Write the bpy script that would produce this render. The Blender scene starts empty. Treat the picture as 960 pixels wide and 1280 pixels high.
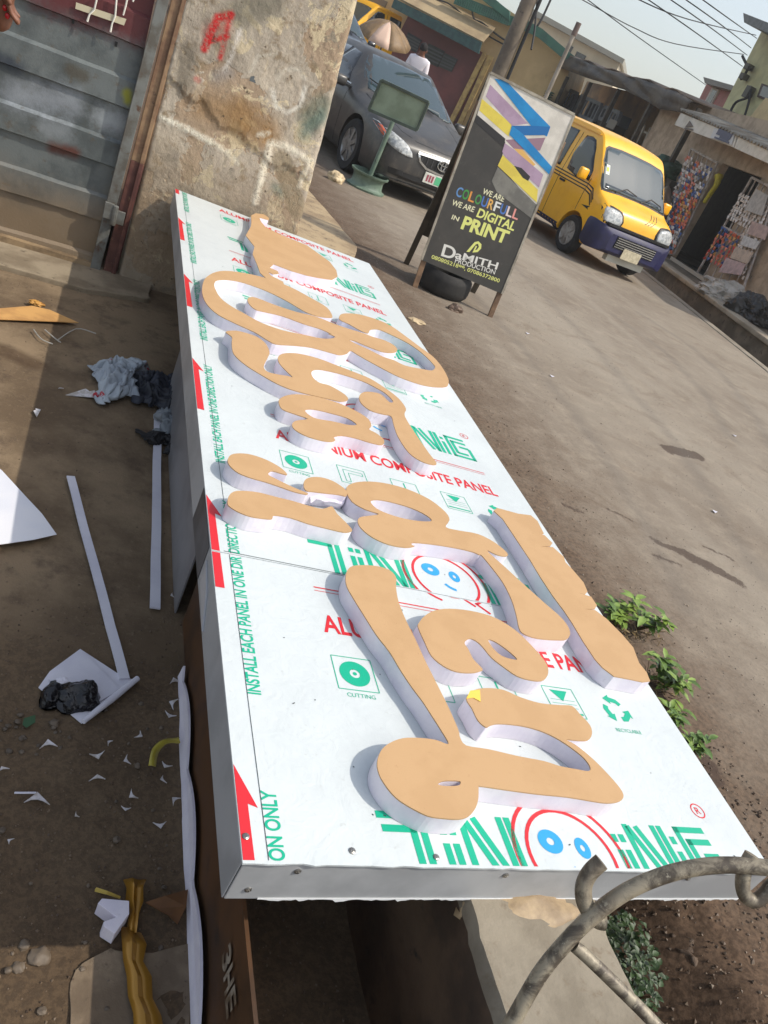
import bpy, bmesh, math, random
from mathutils import Vector, Matrix, noise
from mathutils.geometry import tessellate_polygon, delaunay_2d_cdt
from mathutils.bvhtree import BVHTree
random.seed(7)
S = bpy.context.scene
COL = S.collection
# ---------------------------------------------------------------- camera
FPX = 975.0
RC = ((0.89807, -0.23566, 0.3714), (0.17773, -0.57796, -0.79648), (0.40235, 0.7813, -0.47716))
CX, CY, CF = Vector(RC[0]), Vector(RC[1]), Vector(RC[2])
CAM = Vector((-0.3847, -0.6826, 1.3968))
cd = bpy.data.cameras.new('camera')
cam = bpy.data.objects.new('camera', cd)
COL.objects.link(cam)
mm = Matrix((CX, -CY, -CF)).transposed().to_4x4()
mm.translation = CAM
cam.matrix_world = mm
cd.sensor_fit = 'HORIZONTAL'
cd.sensor_width = 36.0
cd.lens = 36.0 * FPX / 960.0
cd.clip_start = 0.02
cd.clip_end = 1500
S.camera = cam
# ---------------------------------------------------------------- sky, sun, exposure
TOSUN = Vector((0.76, -0.40, 1.0)).normalized()
elev = math.asin(TOSUN.z)
W = bpy.data.worlds.new('World')
S.world = W
W.use_nodes = True
wn = W.node_tree.nodes
sky = wn.new('ShaderNodeTexSky')
sky.sky_type = 'NISHITA'
sky.sun_disc = False
sky.sun_elevation = elev
sky.sun_rotation = math.atan2(TOSUN.x, TOSUN.y)
sky.air_density = 1.25
sky.dust_density = 2.2
sky.ozone_density = 1.2
wn['Background'].inputs[1].default_value = 0.15
hs = wn.new('ShaderNodeHueSaturation')
hs.inputs['Saturation'].default_value = 0.58
hs.inputs['Value'].default_value = 1.15
W.node_tree.links.new(sky.outputs[0], hs.inputs['Color'])
W.node_tree.links.new(hs.outputs[0], wn['Background'].inputs[0])
sl = bpy.data.lights.new('sun', 'SUN')
sl.energy = 2.95
sl.angle = math.radians(0.6)
sl.color = (1.0, 0.93, 0.82)
so = bpy.data.objects.new('sun', sl)
so.rotation_euler = (-TOSUN).to_track_quat('-Z', 'Y').to_euler()
so.location = (3, -2, 8)
COL.objects.link(so)
S.view_settings.view_transform = 'Standard'
S.view_settings.look = 'None'
S.view_settings.exposure = 0.2
S.view_settings.gamma = 1.0
S.view_settings.use_curve_mapping = False
S.render.engine = 'CYCLES'

# ---------------------------------------------------------------- pixel -> place helpers
def ray(u, v):
    return CX * ((u - 480) / FPX) + CY * ((v - 640) / FPX) + CF
def pz(u, v, z=0.0):
    d = ray(u, v)
    return CAM + d * ((z - CAM.z) / d.z)
def pp(u, v, P, n):
    d = ray(u, v)
    return CAM + d * ((Vector(P) - CAM).dot(n) / d.dot(n))
def pd(u, v, depth):
    return CAM + ray(u, v) * depth
YARD = -0.29
# street frame: origin at the far road edge, sd along the street, sn away from us
S0 = Vector((7.3, 6.9, 0)); sd = Vector((0.19, 0.98, 0)).normalized(); sn = Vector((sd.y, -sd.x, 0))
def st(s, o, z=0.0):
    return S0 + sd * s + sn * o + Vector((0, 0, z))

# ---------------------------------------------------------------- materials
def lin(c):
    return tuple(((v / 255.0) / 12.92 if v / 255.0 <= 0.04045 else ((v / 255.0 + 0.055) / 1.055) ** 2.4) for v in c[:3]) + (1.0,)
MATS = {}
class NT:
    def __init__(s, name):
        s.m = bpy.data.materials.new(name); s.m.use_nodes = True
        s.t = s.m.node_tree; s.n = s.t.nodes; s.b = s.n['Principled BSDF']
        s.tc = s.n.new('ShaderNodeTexCoord')
    def link(s, a, b): s.t.links.new(a, b)
    def noise(s, scale, detail=6, rough=0.6, vec=None, dist=0.0):
        x = s.n.new('ShaderNodeTexNoise'); x.inputs['Scale'].default_value = scale
        x.inputs['Detail'].default_value = detail; x.inputs['Roughness'].default_value = rough
        x.inputs['Distortion'].default_value = dist
        s.link(vec if vec else s.tc.outputs['Object'], x.inputs['Vector']); return x.outputs['Fac']
    def ramp(s, fac, lo, hi, a=0.0, b=1.0):
        x = s.n.new('ShaderNodeMapRange'); x.inputs[1].default_value = lo; x.inputs[2].default_value = hi
        x.inputs[3].default_value = a; x.inputs[4].default_value = b; x.interpolation_type = 'SMOOTHSTEP'
        s.link(fac, x.inputs[0]); return x.outputs[0]
    def mix(s, fac, a, b):
        x = s.n.new('ShaderNodeMix'); x.data_type = 'RGBA'
        if isinstance(fac, (int, float)): x.inputs[0].default_value = fac
        else: s.link(fac, x.inputs[0])
        for k, i in ((a, 6), (b, 7)):
            if isinstance(k, tuple): x.inputs[i].default_value = k
            else: s.link(k, x.inputs[i])
        return x.outputs[2]
    def math(s, op, a, b=None, c=None):
        x = s.n.new('ShaderNodeMath'); x.operation = op
        for k, i in ((a, 0), (b, 1), (c, 2)):
            if k is None: continue
            if isinstance(k, (int, float)): x.inputs[i].default_value = k
            else: s.link(k, x.inputs[i])
        return x.outputs[0]
    def xyz(s):
        x = s.n.new('ShaderNodeSeparateXYZ'); s.link(s.tc.outputs['Object'], x.inputs[0]); return x.outputs
    def bump(s, h, strength=0.3, dist=0.01):
        x = s.n.new('ShaderNodeBump'); x.inputs['Strength'].default_value = strength
        x.inputs['Distance'].default_value = dist
        s.link(h, x.inputs['Height']); s.link(x.outputs[0], s.b.inputs['Normal'])
    def stroke(s, A, Bc, pts, w, soft, warp=None, wamp=None):
        """mask of a painted poly-line in the plane of two coordinate sockets"""
        out = None
        for (x0, y0), (x1, y1) in zip(pts[:-1], pts[1:]):
            dx, dy = x1 - x0, y1 - y0; L2 = dx * dx + dy * dy + 1e-9
            px = s.math('SUBTRACT', A, x0); py = s.math('SUBTRACT', Bc, y0)
            t = s.math('ADD', s.math('MULTIPLY', px, dx / L2), s.math('MULTIPLY', py, dy / L2))
            t = s.math('MINIMUM', s.math('MAXIMUM', t, 0.0), 1.0)
            ex = s.math('SUBTRACT', px, s.math('MULTIPLY', t, dx)); ey = s.math('SUBTRACT', py, s.math('MULTIPLY', t, dy))
            d = s.math('SQRT', s.math('ADD', s.math('MULTIPLY', ex, ex), s.math('MULTIPLY', ey, ey)))
            out = d if out is None else s.math('MINIMUM', out, d)
        if warp is not None: out = s.math('ADD', out, s.math('MULTIPLY', s.math('SUBTRACT', warp, 0.5), wamp if wamp else soft * 2.5))
        return s.ramp(out, w - soft, w + soft, 1.0, 0.0)
def mat(name, c1, c2=None, rough=0.6, scale=8.0, lo=0.4, hi=0.62, bump=0.0, bscale=40.0, bdist=0.004, metal=0.0, c3=None, s3=30.0, lo3=0.55, hi3=0.7, coat=0.0, spec=0.5):
    """two-tone mottled surface, colours as sRGB 0-255 albedo"""
    if name in MATS: return MATS[name]
    k = NT(name)
    col = lin(c1)
    if c2: col = k.mix(k.ramp(k.noise(scale), lo, hi), lin(c1), lin(c2))
    if c3: col = k.mix(k.ramp(k.noise(s3, 8, 0.65), lo3, hi3), col, lin(c3))
    if isinstance(col, tuple): k.b.inputs['Base Color'].default_value = col
    else: k.link(col, k.b.inputs['Base Color'])
    k.b.inputs['Roughness'].default_value = rough; k.b.inputs['Metallic'].default_value = metal
    k.b.inputs['Coat Weight'].default_value = coat; k.b.inputs['Coat Roughness'].default_value = 0.08
    k.b.inputs['Specular IOR Level'].default_value = spec
    if bump: k.bump(k.noise(bscale, 8, 0.65), bump, bdist)
    MATS[name] = k.m
    return k.m

# ---------------------------------------------------------------- mesh helpers
class MB:
    def __init__(s): s.v = []; s.f = []
    def add(s, vs, fs):
        o = len(s.v); s.v += [Vector(p) for p in vs]; s.f += [tuple(i + o for i in q) for q in fs]; return s
    def box(s, c, d, M=None):
        x, y, z = (k / 2 for k in d); vs = []
        for a in (-x, x):
            for b in (-y, y):
                for e in (-z, z):
                    p = Vector((a, b, e)); p = (M @ p if M else p) + Vector(c); vs.append(p)
        return s.add(vs, [(0, 1, 3, 2), (4, 6, 7, 5), (0, 4, 5, 1), (2, 3, 7, 6), (0, 2, 6, 4), (1, 5, 7, 3)])
    def bar(s, a, b, w, h, up=(0, 0, 1)):
        a, b = Vector(a), Vector(b); d = (b - a).normalized(); up = Vector(up)
        if abs(d.dot(up)) > 0.98: up = Vector((0, 1, 0))
        x = d.cross(up).normalized(); y = x.cross(d).normalized(); vs = []
        for p in (a, b):
            for i, j in ((-1, -1), (1, -1), (1, 1), (-1, 1)): vs.append(p + x * (i * w / 2) + y * (j * h / 2))
        return s.add(vs, [(3, 2, 1, 0), (4, 5, 6, 7), (0, 1, 5, 4), (1, 2, 6, 5), (2, 3, 7, 6), (3, 0, 4, 7)])
    def tube(s, pts, r, n=8, cap=True):
        pts = [Vector(p) for p in pts]; m = len(pts)
        rs = r if isinstance(r, (list, tuple)) else [r] * m
        ref = None; rings = []
        for i, p in enumerate(pts):
            d = (pts[min(i + 1, m - 1)] - pts[max(i - 1, 0)]).normalized()
            if ref is None:
                ref = Vector((0, 0, 1)) if abs(d.z) < 0.9 else Vector((1, 0, 0))
            x = d.cross(ref).normalized(); y = x.cross(d).normalized(); ref = y
            rings.append([p + (x * math.cos(6.2832 * k / n) + y * math.sin(6.2832 * k / n)) * rs[i] for k in range(n)])
        vs = [q for g in rings for q in g]; fs = []
        for i in range(m - 1):
            for k in range(n):
                fs.append((i * n + k, i * n + (k + 1) % n, (i + 1) * n + (k + 1) % n, (i + 1) * n + k))
        if cap: fs += [tuple(range(n - 1, -1, -1)), tuple((m - 1) * n + k for k in range(n))]
        return s.add(vs, fs)
    def lathe(s, prof, n=24, M=None, closed=False):
        vs = []; m = len(prof)
        for r, z in prof:
            for k in range(n):
                p = Vector((r * math.cos(6.2832 * k / n), r * math.sin(6.2832 * k / n), z)); vs.append(M @ p if M else p)
        fs = []
        for i in range(m - 1 if not closed else m):
            j = (i + 1) % m
            for k in range(n): fs.append((i * n + k, i * n + (k + 1) % n, j * n + (k + 1) % n, j * n + k))
        if not closed: fs += [tuple(range(n - 1, -1, -1)), tuple((m - 1) * n + k for k in range(n))]
        return s.add(vs, fs)
    def prism(s, loops, ext, M=None):
        """loops: list of 3D loops (outer, holes); extrude by vector ext"""
        loops = [[Vector(p) for p in L] for L in loops]; ext = Vector(ext)
        flat = [p for L in loops for p in L]; tris = tessellate_polygon(loops); n = len(flat)
        vs = flat + [p + ext for p in flat]
        nrm = Vector((0, 0, 0))
        L0 = loops[0]
        for i in range(len(L0)): nrm += L0[i].cross(L0[(i + 1) % len(L0)])
        fs = []
        for t in tris:
            a, b, c = t; tn = (flat[b] - flat[a]).cross(flat[c] - flat[a])
            if tn.dot(ext) > 0: a, c = c, a
            fs.append((a, b, c)); fs.append((c + n, b + n, a + n))
        o = 0
        for li, L in enumerate(loops):
            k = len(L)
            nn = Vector((0, 0, 0))
            for i in range(k): nn += L[i].cross(L[(i + 1) % k])
            fl = (nn.dot(ext) > 0) != (li > 0)
            for i in range(k):
                a, b = o + i, o + (i + 1) % k
                fs.append((a, b, b + n, a + n) if fl else (b, a, a + n, b + n))
            o += k
        return s.add([(M @ p) if M else p for p in vs], fs)
    def flat(s, loops):
        loops = [[Vector(p) for p in L] for L in loops]
        vs = [p for L in loops for p in L]
        fs = []
        for a, b, c in tessellate_polygon(loops):
            if (vs[b] - vs[a]).cross(vs[c] - vs[a]).z < 0: a, c = c, a
            fs.append((a, b, c))
        return s.add(vs, fs)
    def build(s, name, m, parent=None, smooth=False, bevel=0.0, loc=None, keep=False):
        me = bpy.data.meshes.new(name); me.from_pydata([tuple(p) for p in s.v], [], s.f); me.update()
        return mkobj(name, me, m, parent, smooth, bevel)
def mkobj(name, me, m, parent=None, smooth=False, bevel=0.0):
    if isinstance(m, (list, tuple)):
        for q in m: me.materials.append(q)
    elif m is not None and not me.materials: me.materials.append(m)
    if smooth:
        me.polygons.foreach_set('use_smooth', [True] * len(me.polygons))
        if smooth != 'all': 
            try: me.set_sharp_from_angle(angle=math.radians(38 if smooth is True else smooth))
            except Exception: pass
    o = bpy.data.objects.new(name, me); COL.objects.link(o)
    if parent is not None: o.parent = parent
    if bevel:
        b = o.modifiers.new('bevel', 'BEVEL'); b.width = bevel; b.segments = 2; b.limit_method = 'ANGLE'; b.angle_limit = math.radians(40)
    return o
def tag(o, label=None, cat=None, group=None, kind=None):
    if label: o['label'] = label
    if cat: o['category'] = cat
    if group: o['group'] = group
    if kind: o['kind'] = kind
    return o
def thing(name, label, cat, loc=(0, 0, 0), rz=0.0, group=None, M=None):
    o = bpy.data.objects.new(name, None); COL.objects.link(o); o.empty_display_size = 0.1
    if M is not None: o.matrix_world = M
    else: o.location = loc; o.rotation_euler = (0, 0, rz)
    return tag(o, label, cat, group)
def wpart(o, parent):
    """parent a mesh built in world space"""
    bpy.context.view_layer.update()
    o.parent = parent; o.matrix_parent_inverse = parent.matrix_world.inverted(); return o
def copy_tree(o, parent=None):
    c = o.copy(); COL.objects.link(c); c.parent = parent
    if parent is not None: c.matrix_parent_inverse = o.matrix_parent_inverse.copy()
    for ch in list(o.children): copy_tree(ch, c)
    return c
def spline(pts, n=4, closed=True):
    out = []; m = len(pts)
    P = [Vector(p) for p in pts]
    for i in range(m if closed else m - 1):
        g = lambda k: P[k % m] if closed else P[max(0, min(m - 1, k))]
        p0, p1, p2, p3 = g(i - 1), g(i), g(i + 1), g(i + 2)
        for k in range(n):
            t = k / n
            out.append(0.5 * ((2 * p1) + (p2 - p0) * t + (2 * p0 - 5 * p1 + 4 * p2 - p3) * t * t + (3 * p1 - p0 - 3 * p2 + p3) * t ** 3))
    if not closed: out.append(P[-1])
    return out
_tx = {}
def text_mesh(txt, bold=0.0):
    key = (txt, bold)
    if key in _tx: return _tx[key]
    c = bpy.data.curves.new('lettering', 'FONT'); c.body = txt; c.size = 1.0; c.offset = bold; c.fill_mode = 'FRONT'
    o = bpy.data.objects.new('lettering', c); COL.objects.link(o)
    bpy.context.view_layer.update()
    dg = bpy.context.evaluated_depsgraph_get()
    me = bpy.data.meshes.new_from_object(o.evaluated_get(dg))
    xs = [v.co.x for v in me.vertices]; ys = [v.co.y for v in me.vertices]
    x0, x1, y0, y1 = min(xs), max(xs), min(ys), max(ys)
    vs = [((v.co.x - x0) / (x1 - x0), (v.co.y - y0) / (y1 - y0)) for v in me.vertices]
    fs = [tuple(p.vertices) for p in me.polygons]
    COL.objects.unlink(o); bpy.data.objects.remove(o); bpy.data.curves.remove(c)
    _tx[key] = (vs, fs); return _tx[key]
def text_into(mb, txt, O, X, Y, bold=0.0):
    """lettering filling the parallelogram O, O+X, O+Y"""
    vs, fs = text_mesh(txt, bold); O, X, Y = Vector(O), Vector(X), Vector(Y)
    return mb.add([O + X * a + Y * b for a, b in vs], fs)
def skin_mesh(joints, edges, radii, sub=2):
    me = bpy.data.meshes.new('body'); names = list(joints)
    me.from_pydata([joints[k] for k in names], [(names.index(a), names.index(b)) for a, b in edges], [])
    o = bpy.data.objects.new('body', me); COL.objects.link(o)
    o.modifiers.new('skin', 'SKIN'); sk = me.skin_vertices[0].data
    for i, k in enumerate(names):
        r = radii[k]; sk[i].radius = (r, r) if not isinstance(r, tuple) else r; sk[i].use_root = (i == 0)
    sb = o.modifiers.new('sub', 'SUBSURF'); sb.levels = sub; sb.render_levels = sub
    bpy.context.view_layer.update(); dg = bpy.context.evaluated_depsgraph_get()
    r = bpy.data.meshes.new_from_object(o.evaluated_get(dg)); bpy.data.objects.remove(o); return r
def blob(c, size, amp=0.25, sc=2.0, sub=3, seed=0, flat_bottom=True):
    """irregular lump as an MB"""
    bm = bmesh.new(); bmesh.ops.create_icosphere(bm, subdivisions=sub, radius=1.0)
    off = Vector((seed * 3.1, seed * 1.7, seed * 2.3)); c = Vector(c); mb = MB(); vs = []
    for v in bm.verts:
        p = v.co.copy(); d = 1 + amp * noise.noise(p * sc + off) + amp * 0.5 * noise.noise(p * sc * 2.7 + off)
        q = Vector((p.x * size[0] * d, p.y * size[1] * d, p.z * size[2] * d))
        if flat_bottom: q.z = max(q.z, -size[2] * 0.55)
        vs.append(c + q + Vector((0, 0, size[2] * 0.55 if flat_bottom else 0)))
    bm.verts.ensure_lookup_table()
    mb.add(vs, [tuple(v.index for v in f.verts) for f in bm.faces]); bm.free(); return mb
def fbm(x, y, z=0.0, o=4):
    return noise.fractal(Vector((x, y, z)), 1.0, 2.1, o)
# ================================================================ ground, yard, road
def grid_mesh(xs_of_y, ys, hfun):
    mb = MB(); nx = None; vs = []
    for y in ys:
        xs = xs_of_y(y); nx = len(xs)
        for x in xs: vs.append((x, y, hfun(x, y)))
    fs = []
    for j in range(len(ys) - 1):
        for i in range(nx - 1):
            a = j * nx + i; fs.append((a, a + 1, a + nx + 1, a + nx))
    return mb.add(vs, fs)
def seq(*segs):
    out = []
    for a, b, n in segs:
        out += [a + (b - a) * i / n for i in range(n)]
    out.append(segs[-1][1]); return out
def sstep(a, b, x):
    t = max(0.0, min(1.0, (x - a) / (b - a))); return t * t * (3 - 2 * t)
def road_h(x, y):
    near = 1 - sstep(3.5, 7, max(x, y * 0.7))
    h = 0.012 * fbm(x * 0.9, y * 0.9) * near
    rough = 1 - sstep(1.25, 2.1, x + 0.15 * fbm(y * 1.3, 3.0))
    if y > 4.0: rough *= 0.4
    h += rough * (0.020 * fbm(x * 5, y * 5, 1.0, 5) + 0.012 * abs(fbm(x * 17, y * 17, 2.0, 3)))
    if y < 4.3:
        d = 1 - sstep(0.98, 1.32 + 0.08 * fbm(y * 2.2, 9.0), x)
        h -= 0.20 * d
    return h + 0.05 * max(0.0, y - 11.0) * (1 - sstep(30, 60, y) * 0.7) * (1 - sstep(3.8, 5.6, x))
kd = NT('dusty_road')
X = kd.xyz()
n1 = kd.noise(0.7, 8, 0.65); n2 = kd.noise(6, 10, 0.7); n3 = kd.noise(60, 6, 0.7)
mp = kd.n.new('ShaderNodeMapping'); mp.inputs['Rotation'].default_value = (0, 0, 0.19); mp.inputs['Scale'].default_value = (1.6, 0.12, 1.0); kd.link(kd.tc.outputs['Object'], mp.inputs[0])
n5 = kd.noise(1.0, 5, 0.6, vec=mp.outputs[0])
c = kd.mix(kd.ramp(n1, 0.35, 0.65), lin((142, 132, 118)), lin((126, 115, 102)))
c = kd.mix(kd.math('MULTIPLY', kd.ramp(n5, 0.42, 0.66), 0.45), c, lin((154, 145, 131)))
c = kd.mix(kd.math('MULTIPLY', kd.ramp(kd.noise(2.6, 8, 0.7, dist=0.8), 0.5, 0.66), 0.5), c, lin((116, 103, 89)))
c = kd.mix(kd.math('MULTIPLY', kd.ramp(n2, 0.45, 0.72), 0.45), c, lin((160, 148, 131)))
c = kd.mix(kd.math('MULTIPLY', kd.ramp(n3, 0.5, 0.75), 0.3), c, lin((84, 70, 57)))
# soil along the low wall
edge = kd.math('ADD', X[0], kd.math('MULTIPLY', kd.math('SUBTRACT', n2, 0.5), 0.9))
c = kd.mix(kd.ramp(edge, 1.2, 2.7, 1, 0), c, kd.mix(kd.ramp(n3, 0.35, 0.65), lin((104, 84, 67)), lin((72, 57, 45))))
# damp oil stains with ragged outlines; the last is shadow painted beside the board
wz = kd.noise(16, 8, 0.75)
st_m = None
for (ua, va, ub, vb, w) in ((822, 676, 868, 696, 0.030), (862, 694, 900, 714, 0.046), (896, 712, 924, 728, 0.032), (880, 682, 914, 697, 0.010), (818, 694, 848, 705, 0.012),
                            (836, 562, 870, 570, 0.065), (760, 636, 790, 650, 0.006), (706, 632, 728, 640, 0.010), (856, 925, 890, 965, 0.05)):
    a, b = pz(ua, va), pz(ub, vb)
    q = kd.stroke(X[0], X[1], [(a.x, a.y), (b.x, b.y)], w, 0.008, wz, 0.13)
    st_m = q if st_m is None else kd.math('MAXIMUM', st_m, q)
c = kd.mix(kd.math('MULTIPLY', st_m, 0.75), c, lin((70, 57, 50)))
for L_ in ([(800, 392), (860, 430), (905, 470), (950, 530), (985, 600)], [(770, 395), (830, 440), (880, 490), (915, 550)], [(560, 330), (640, 420), (720, 520), (800, 640), (860, 760)], [(640, 330), (740, 430), (850, 560), (950, 720)]):
    q = kd.stroke(X[0], X[1], [tuple(pz(*p_)[:2]) for p_ in L_], 0.05, 0.06, n2, 0.12)
    c = kd.mix(kd.math('MULTIPLY', q, 0.28), c, lin((98, 92, 86)))
kd.link(c, kd.b.inputs['Base Color']); kd.b.inputs['Roughness'].default_value = 0.92; kd.b.inputs['Specular IOR Level'].default_value = 0.2
kd.bump(kd.math('ADD', n3, kd.math('MULTIPLY', n2, 1.5)), 0.35, 0.010)
def road_xs(y):
    r = S0.x + (y - S0.y) * sd.x / sd.y
    near = seq((0.8, 1.7, 40), (1.7, 3.2, 26), (3.2, max(3.4, r), 14))
    return near
ys = seq((-4, -0.6, 10), (-0.6, 4.3, 150), (4.3, 9, 40), (9, 20, 22), (20, 70, 20))
mb = grid_mesh(road_xs, ys, road_h)
left = grid_mesh(lambda y: seq((-14, 0.8, 20)), seq((4.301, 9, 20), (9, 20, 22), (20, 70, 20)), lambda x, y: 0.05 * max(0.0, y - 11.0) * (1 - sstep(30, 60, y) * 0.7))
mb.add(left.v, left.f)
road = tag(mb.build('road', kd.m, smooth='all'), kind='structure')
tag(MB().add([(-130, -130, -0.6), (130, -130, -0.6), (130, 130, -0.6), (-130, 130, -0.6)], [(0, 1, 2, 3)]).build('ground', mat('far_earth', (105, 92, 78), (84, 74, 62))), kind='structure')
# the lower yard left of the low wall
ky = NT('yard_earth')
n1 = ky.noise(1.6, 9, 0.68); n2 = ky.noise(9, 9, 0.7); n3 = ky.noise(70, 6, 0.7)
X = ky.xyz()
c = ky.mix(ky.ramp(n1, 0.36, 0.62), lin((140, 121, 97)), lin((102, 86, 68)))
c = ky.mix(ky.math('MULTIPLY', ky.ramp(n2, 0.5, 0.7), 0.7), c, lin((88, 74, 61)))
c = ky.mix(ky.math('MULTIPLY', ky.ramp(n3, 0.55, 0.75), 0.55), c, lin((150, 132, 108)))
wet = ky.stroke(X[0], X[1], [(pz(0, 435, YARD).x, pz(0, 435, YARD).y), (pz(38, 452, YARD).x, pz(38, 452, YARD).y)], 0.06, 0.03, n2)
c = ky.mix(ky.math('MULTIPLY', wet, 0.6), c, lin((66, 48, 34)))
near_soil = ky.ramp(ky.math('ADD', X[1], ky.math('MULTIPLY', ky.math('SUBTRACT', n1, 0.5), 1.2)), 0.85, 1.25, 1, 0)
c = ky.mix(ky.math('MULTIPLY', near_soil, 0.75), c, ky.mix(ky.ramp(n3, 0.4, 0.6), lin((92, 75, 57)), lin((66, 53, 41))))
ky.link(c, ky.b.inputs['Base Color']); ky.b.inputs['Roughness'].default_value = 0.95; ky.b.inputs['Specular IOR Level'].default_value = 0.2
ky.bump(ky.math('ADD', n3, ky.math('MULTIPLY', n2, 2.0)), 0.45, 0.008)
def yard_h(x, y):
    soil = 1 - sstep(0.8, 1.2, y + 0.2 * fbm(x * 2, 5.0))
    return YARD + 0.006 * fbm(x * 1.5, y * 1.5) + soil * (0.010 * fbm(x * 8, y * 8, 3.0, 5)) - 0.004
tag(grid_mesh(lambda y: seq((-9, -1.3, 12), (-1.3, 0.52, 90)), seq((-6, -0.4, 12), (-0.4, 1.3, 95), (1.3, 4.6, 60)), yard_h).build('yard', ky.m, smooth='all'), kind='structure')

# ================================================================ sign board with the raised letters
BW, BL, BT = 1.22, 4.05, 0.106
BM = Matrix(((0.99922, 0.0, 0.03938), (0.0001, 1.0, -0.00256), (-0.03938, 0.00256, 0.99922))).to_4x4()
BM.translation = (0, 0, 0.31)
BI = BM.inverted(); CAMB = BI @ CAM; BI3 = BI.to_3x3()
def bp(u, v, z=0.0):
    d = BI3 @ ray(u, v); return CAMB + d * ((z - CAMB.z) / d.z)
def film(name, c1, c2):
    k = NT(name)
    n = k.noise(3, 8, 0.7); q = k.noise(45, 8, 0.75)
    c = k.mix(k.ramp(n, 0.4, 0.7), lin(c1), lin(c2))
    c = k.mix(k.math('MULTIPLY', k.ramp(q, 0.58, 0.72), 0.5), c, lin((164, 164, 158)))
    c = k.mix(k.math('MULTIPLY', k.ramp(k.noise(13, 6, 0.7, dist=1.0), 0.52, 0.70), 0.35), c, lin((190, 198, 198)))
    k.link(c, k.b.inputs['Base Color']); k.b.inputs['Roughness'].default_value = 0.38
    k.bump(k.math('ADD', k.noise(7, 4, 0.5), k.math('MULTIPLY', k.noise(22, 3, 0.5, dist=2.0), 0.5)), 0.24, 0.012)
    MATS[name] = k.m; return k.m
m_film = film('white_film', (202, 208, 208), (193, 199, 200))
m_acp = mat('grey_aluminium', (168, 170, 172), (152, 154, 156), rough=0.42, scale=5, metal=0.0, c3=(120, 120, 120), s3=70, lo3=0.66, hi3=0.8)
m_mdf = mat('tan_fibreboard', (187, 151, 109), (182, 146, 104), rough=0.75, scale=9, bump=0.3, bscale=260, bdist=0.001, c3=(166, 128, 88), s3=160, lo3=0.60, hi3=0.78)
m_foam = mat('white_foam_edge', (226, 220, 228), (214, 208, 220), rough=0.55, scale=10, bump=0.1, bscale=20, bdist=0.003, c3=(196, 188, 200), s3=34, lo3=0.6, hi3=0.8)
m_green = mat('print_green', (0, 168, 132), rough=0.45)
m_red = mat('print_red', (205, 34, 44), rough=0.45)
m_blue = mat('print_blue', (40, 152, 208), rough=0.45)
m_ink = mat('dark_ink', (50, 60, 60), rough=0.6)
m_steel = mat('screw_steel', (150, 148, 144), rough=0.35, metal=0.9)
board = thing('sign_board', 'long white film-covered signboard with raised tan script letters, lying on a low wall', 'sign', M=BM)
YS = 0.775
def jag(x0, x1, y, amp, n, seed):
    return [(x0 + (x1 - x0) * i / n, y + amp * (noise.noise(Vector((i * 0.9, seed, 0))) - 0.1), 0) for i in range(n + 1)]
sheets = []
for (y0, y1, sd_) in ((0.0, YS, 3), (YS + 0.003, BL, 8)):
    L = jag(0, BW, y0 - (0.004 if y0 == 0 else 0), 0.004 if y0 == 0 else 0.0006, 60, sd_) + [(BW, y1, 0), (0, y1, 0)]
    L = [(x, y, -0.004) for x, y, z in L]
    sheets.append(MB().prism([L], (0, 0, 0.004)).build('face_sheet', m_film, board))
def shp(name, c, d, m, bev=0.0015): return MB().box(c, d).build(name, m, board, bevel=bev)
shp('side_panel', (0.0018, BL / 2, -0.0045 - (BT - 0.0045) / 2), (0.0036, BL - 0.004, BT - 0.0045), m_acp)
shp('side_panel', (BW - 0.0018, BL / 2, -0.0045 - (BT - 0.0045) / 2), (0.0036, BL - 0.004, BT - 0.0045), m_acp)
shp('end_panel', (BW / 2, 0.0018, -0.0045 - (BT - 0.0045) / 2), (BW - 0.008, 0.0036, BT - 0.0045), m_acp)
shp('end_panel', (BW / 2, BL - 0.0018, -0.0045 - (BT - 0.0045) / 2), (BW - 0.008, 0.0036, BT - 0.0045), m_acp)
shp('back_panel', (BW / 2, BL / 2, -BT + 0.004), (BW - 0.02, BL - 0.02, 0.004), mat('dark_underside', (58, 52, 46), (44, 40, 36)))
# torn film along the bottom of the near end panel and along the top edges
def torn(name, x0, x1, z, amp, seed, y, n=90):
    mbt = MB(); lo = []; hi = []
    for i in range(n + 1):
        t = i / n; x = x0 + (x1 - x0) * t
        a = max(0.0, noise.noise(Vector((x * 26, seed, 0))) * 0.8 + 0.5 * noise.noise(Vector((x * 90, seed, 2))) + 0.15)
        lo.append((x, y, z - amp * a)); hi.append((x, y, z + 0.004))
    for i in range(n):
        mbt.add([lo[i], lo[i + 1], hi[i + 1], hi[i], *(tuple(Vector(p) + Vector((0, 0.0008, 0))) for p in (lo[i], lo[i + 1], hi[i + 1], hi[i]))],
                [(0, 1, 2, 3), (7, 6, 5, 4), (0, 4, 5, 1), (2, 6, 7, 3)])
    return mbt.build(name, mat('torn_film', (232, 234, 234), rough=0.5), board)
torn('torn_film', 0.06, 1.2, -BT + 0.001, 0.012, 4, -0.0016, 150)
torn('torn_film', 0.2, 1.1, -0.006, 0.004, 9, -0.0016)
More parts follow.
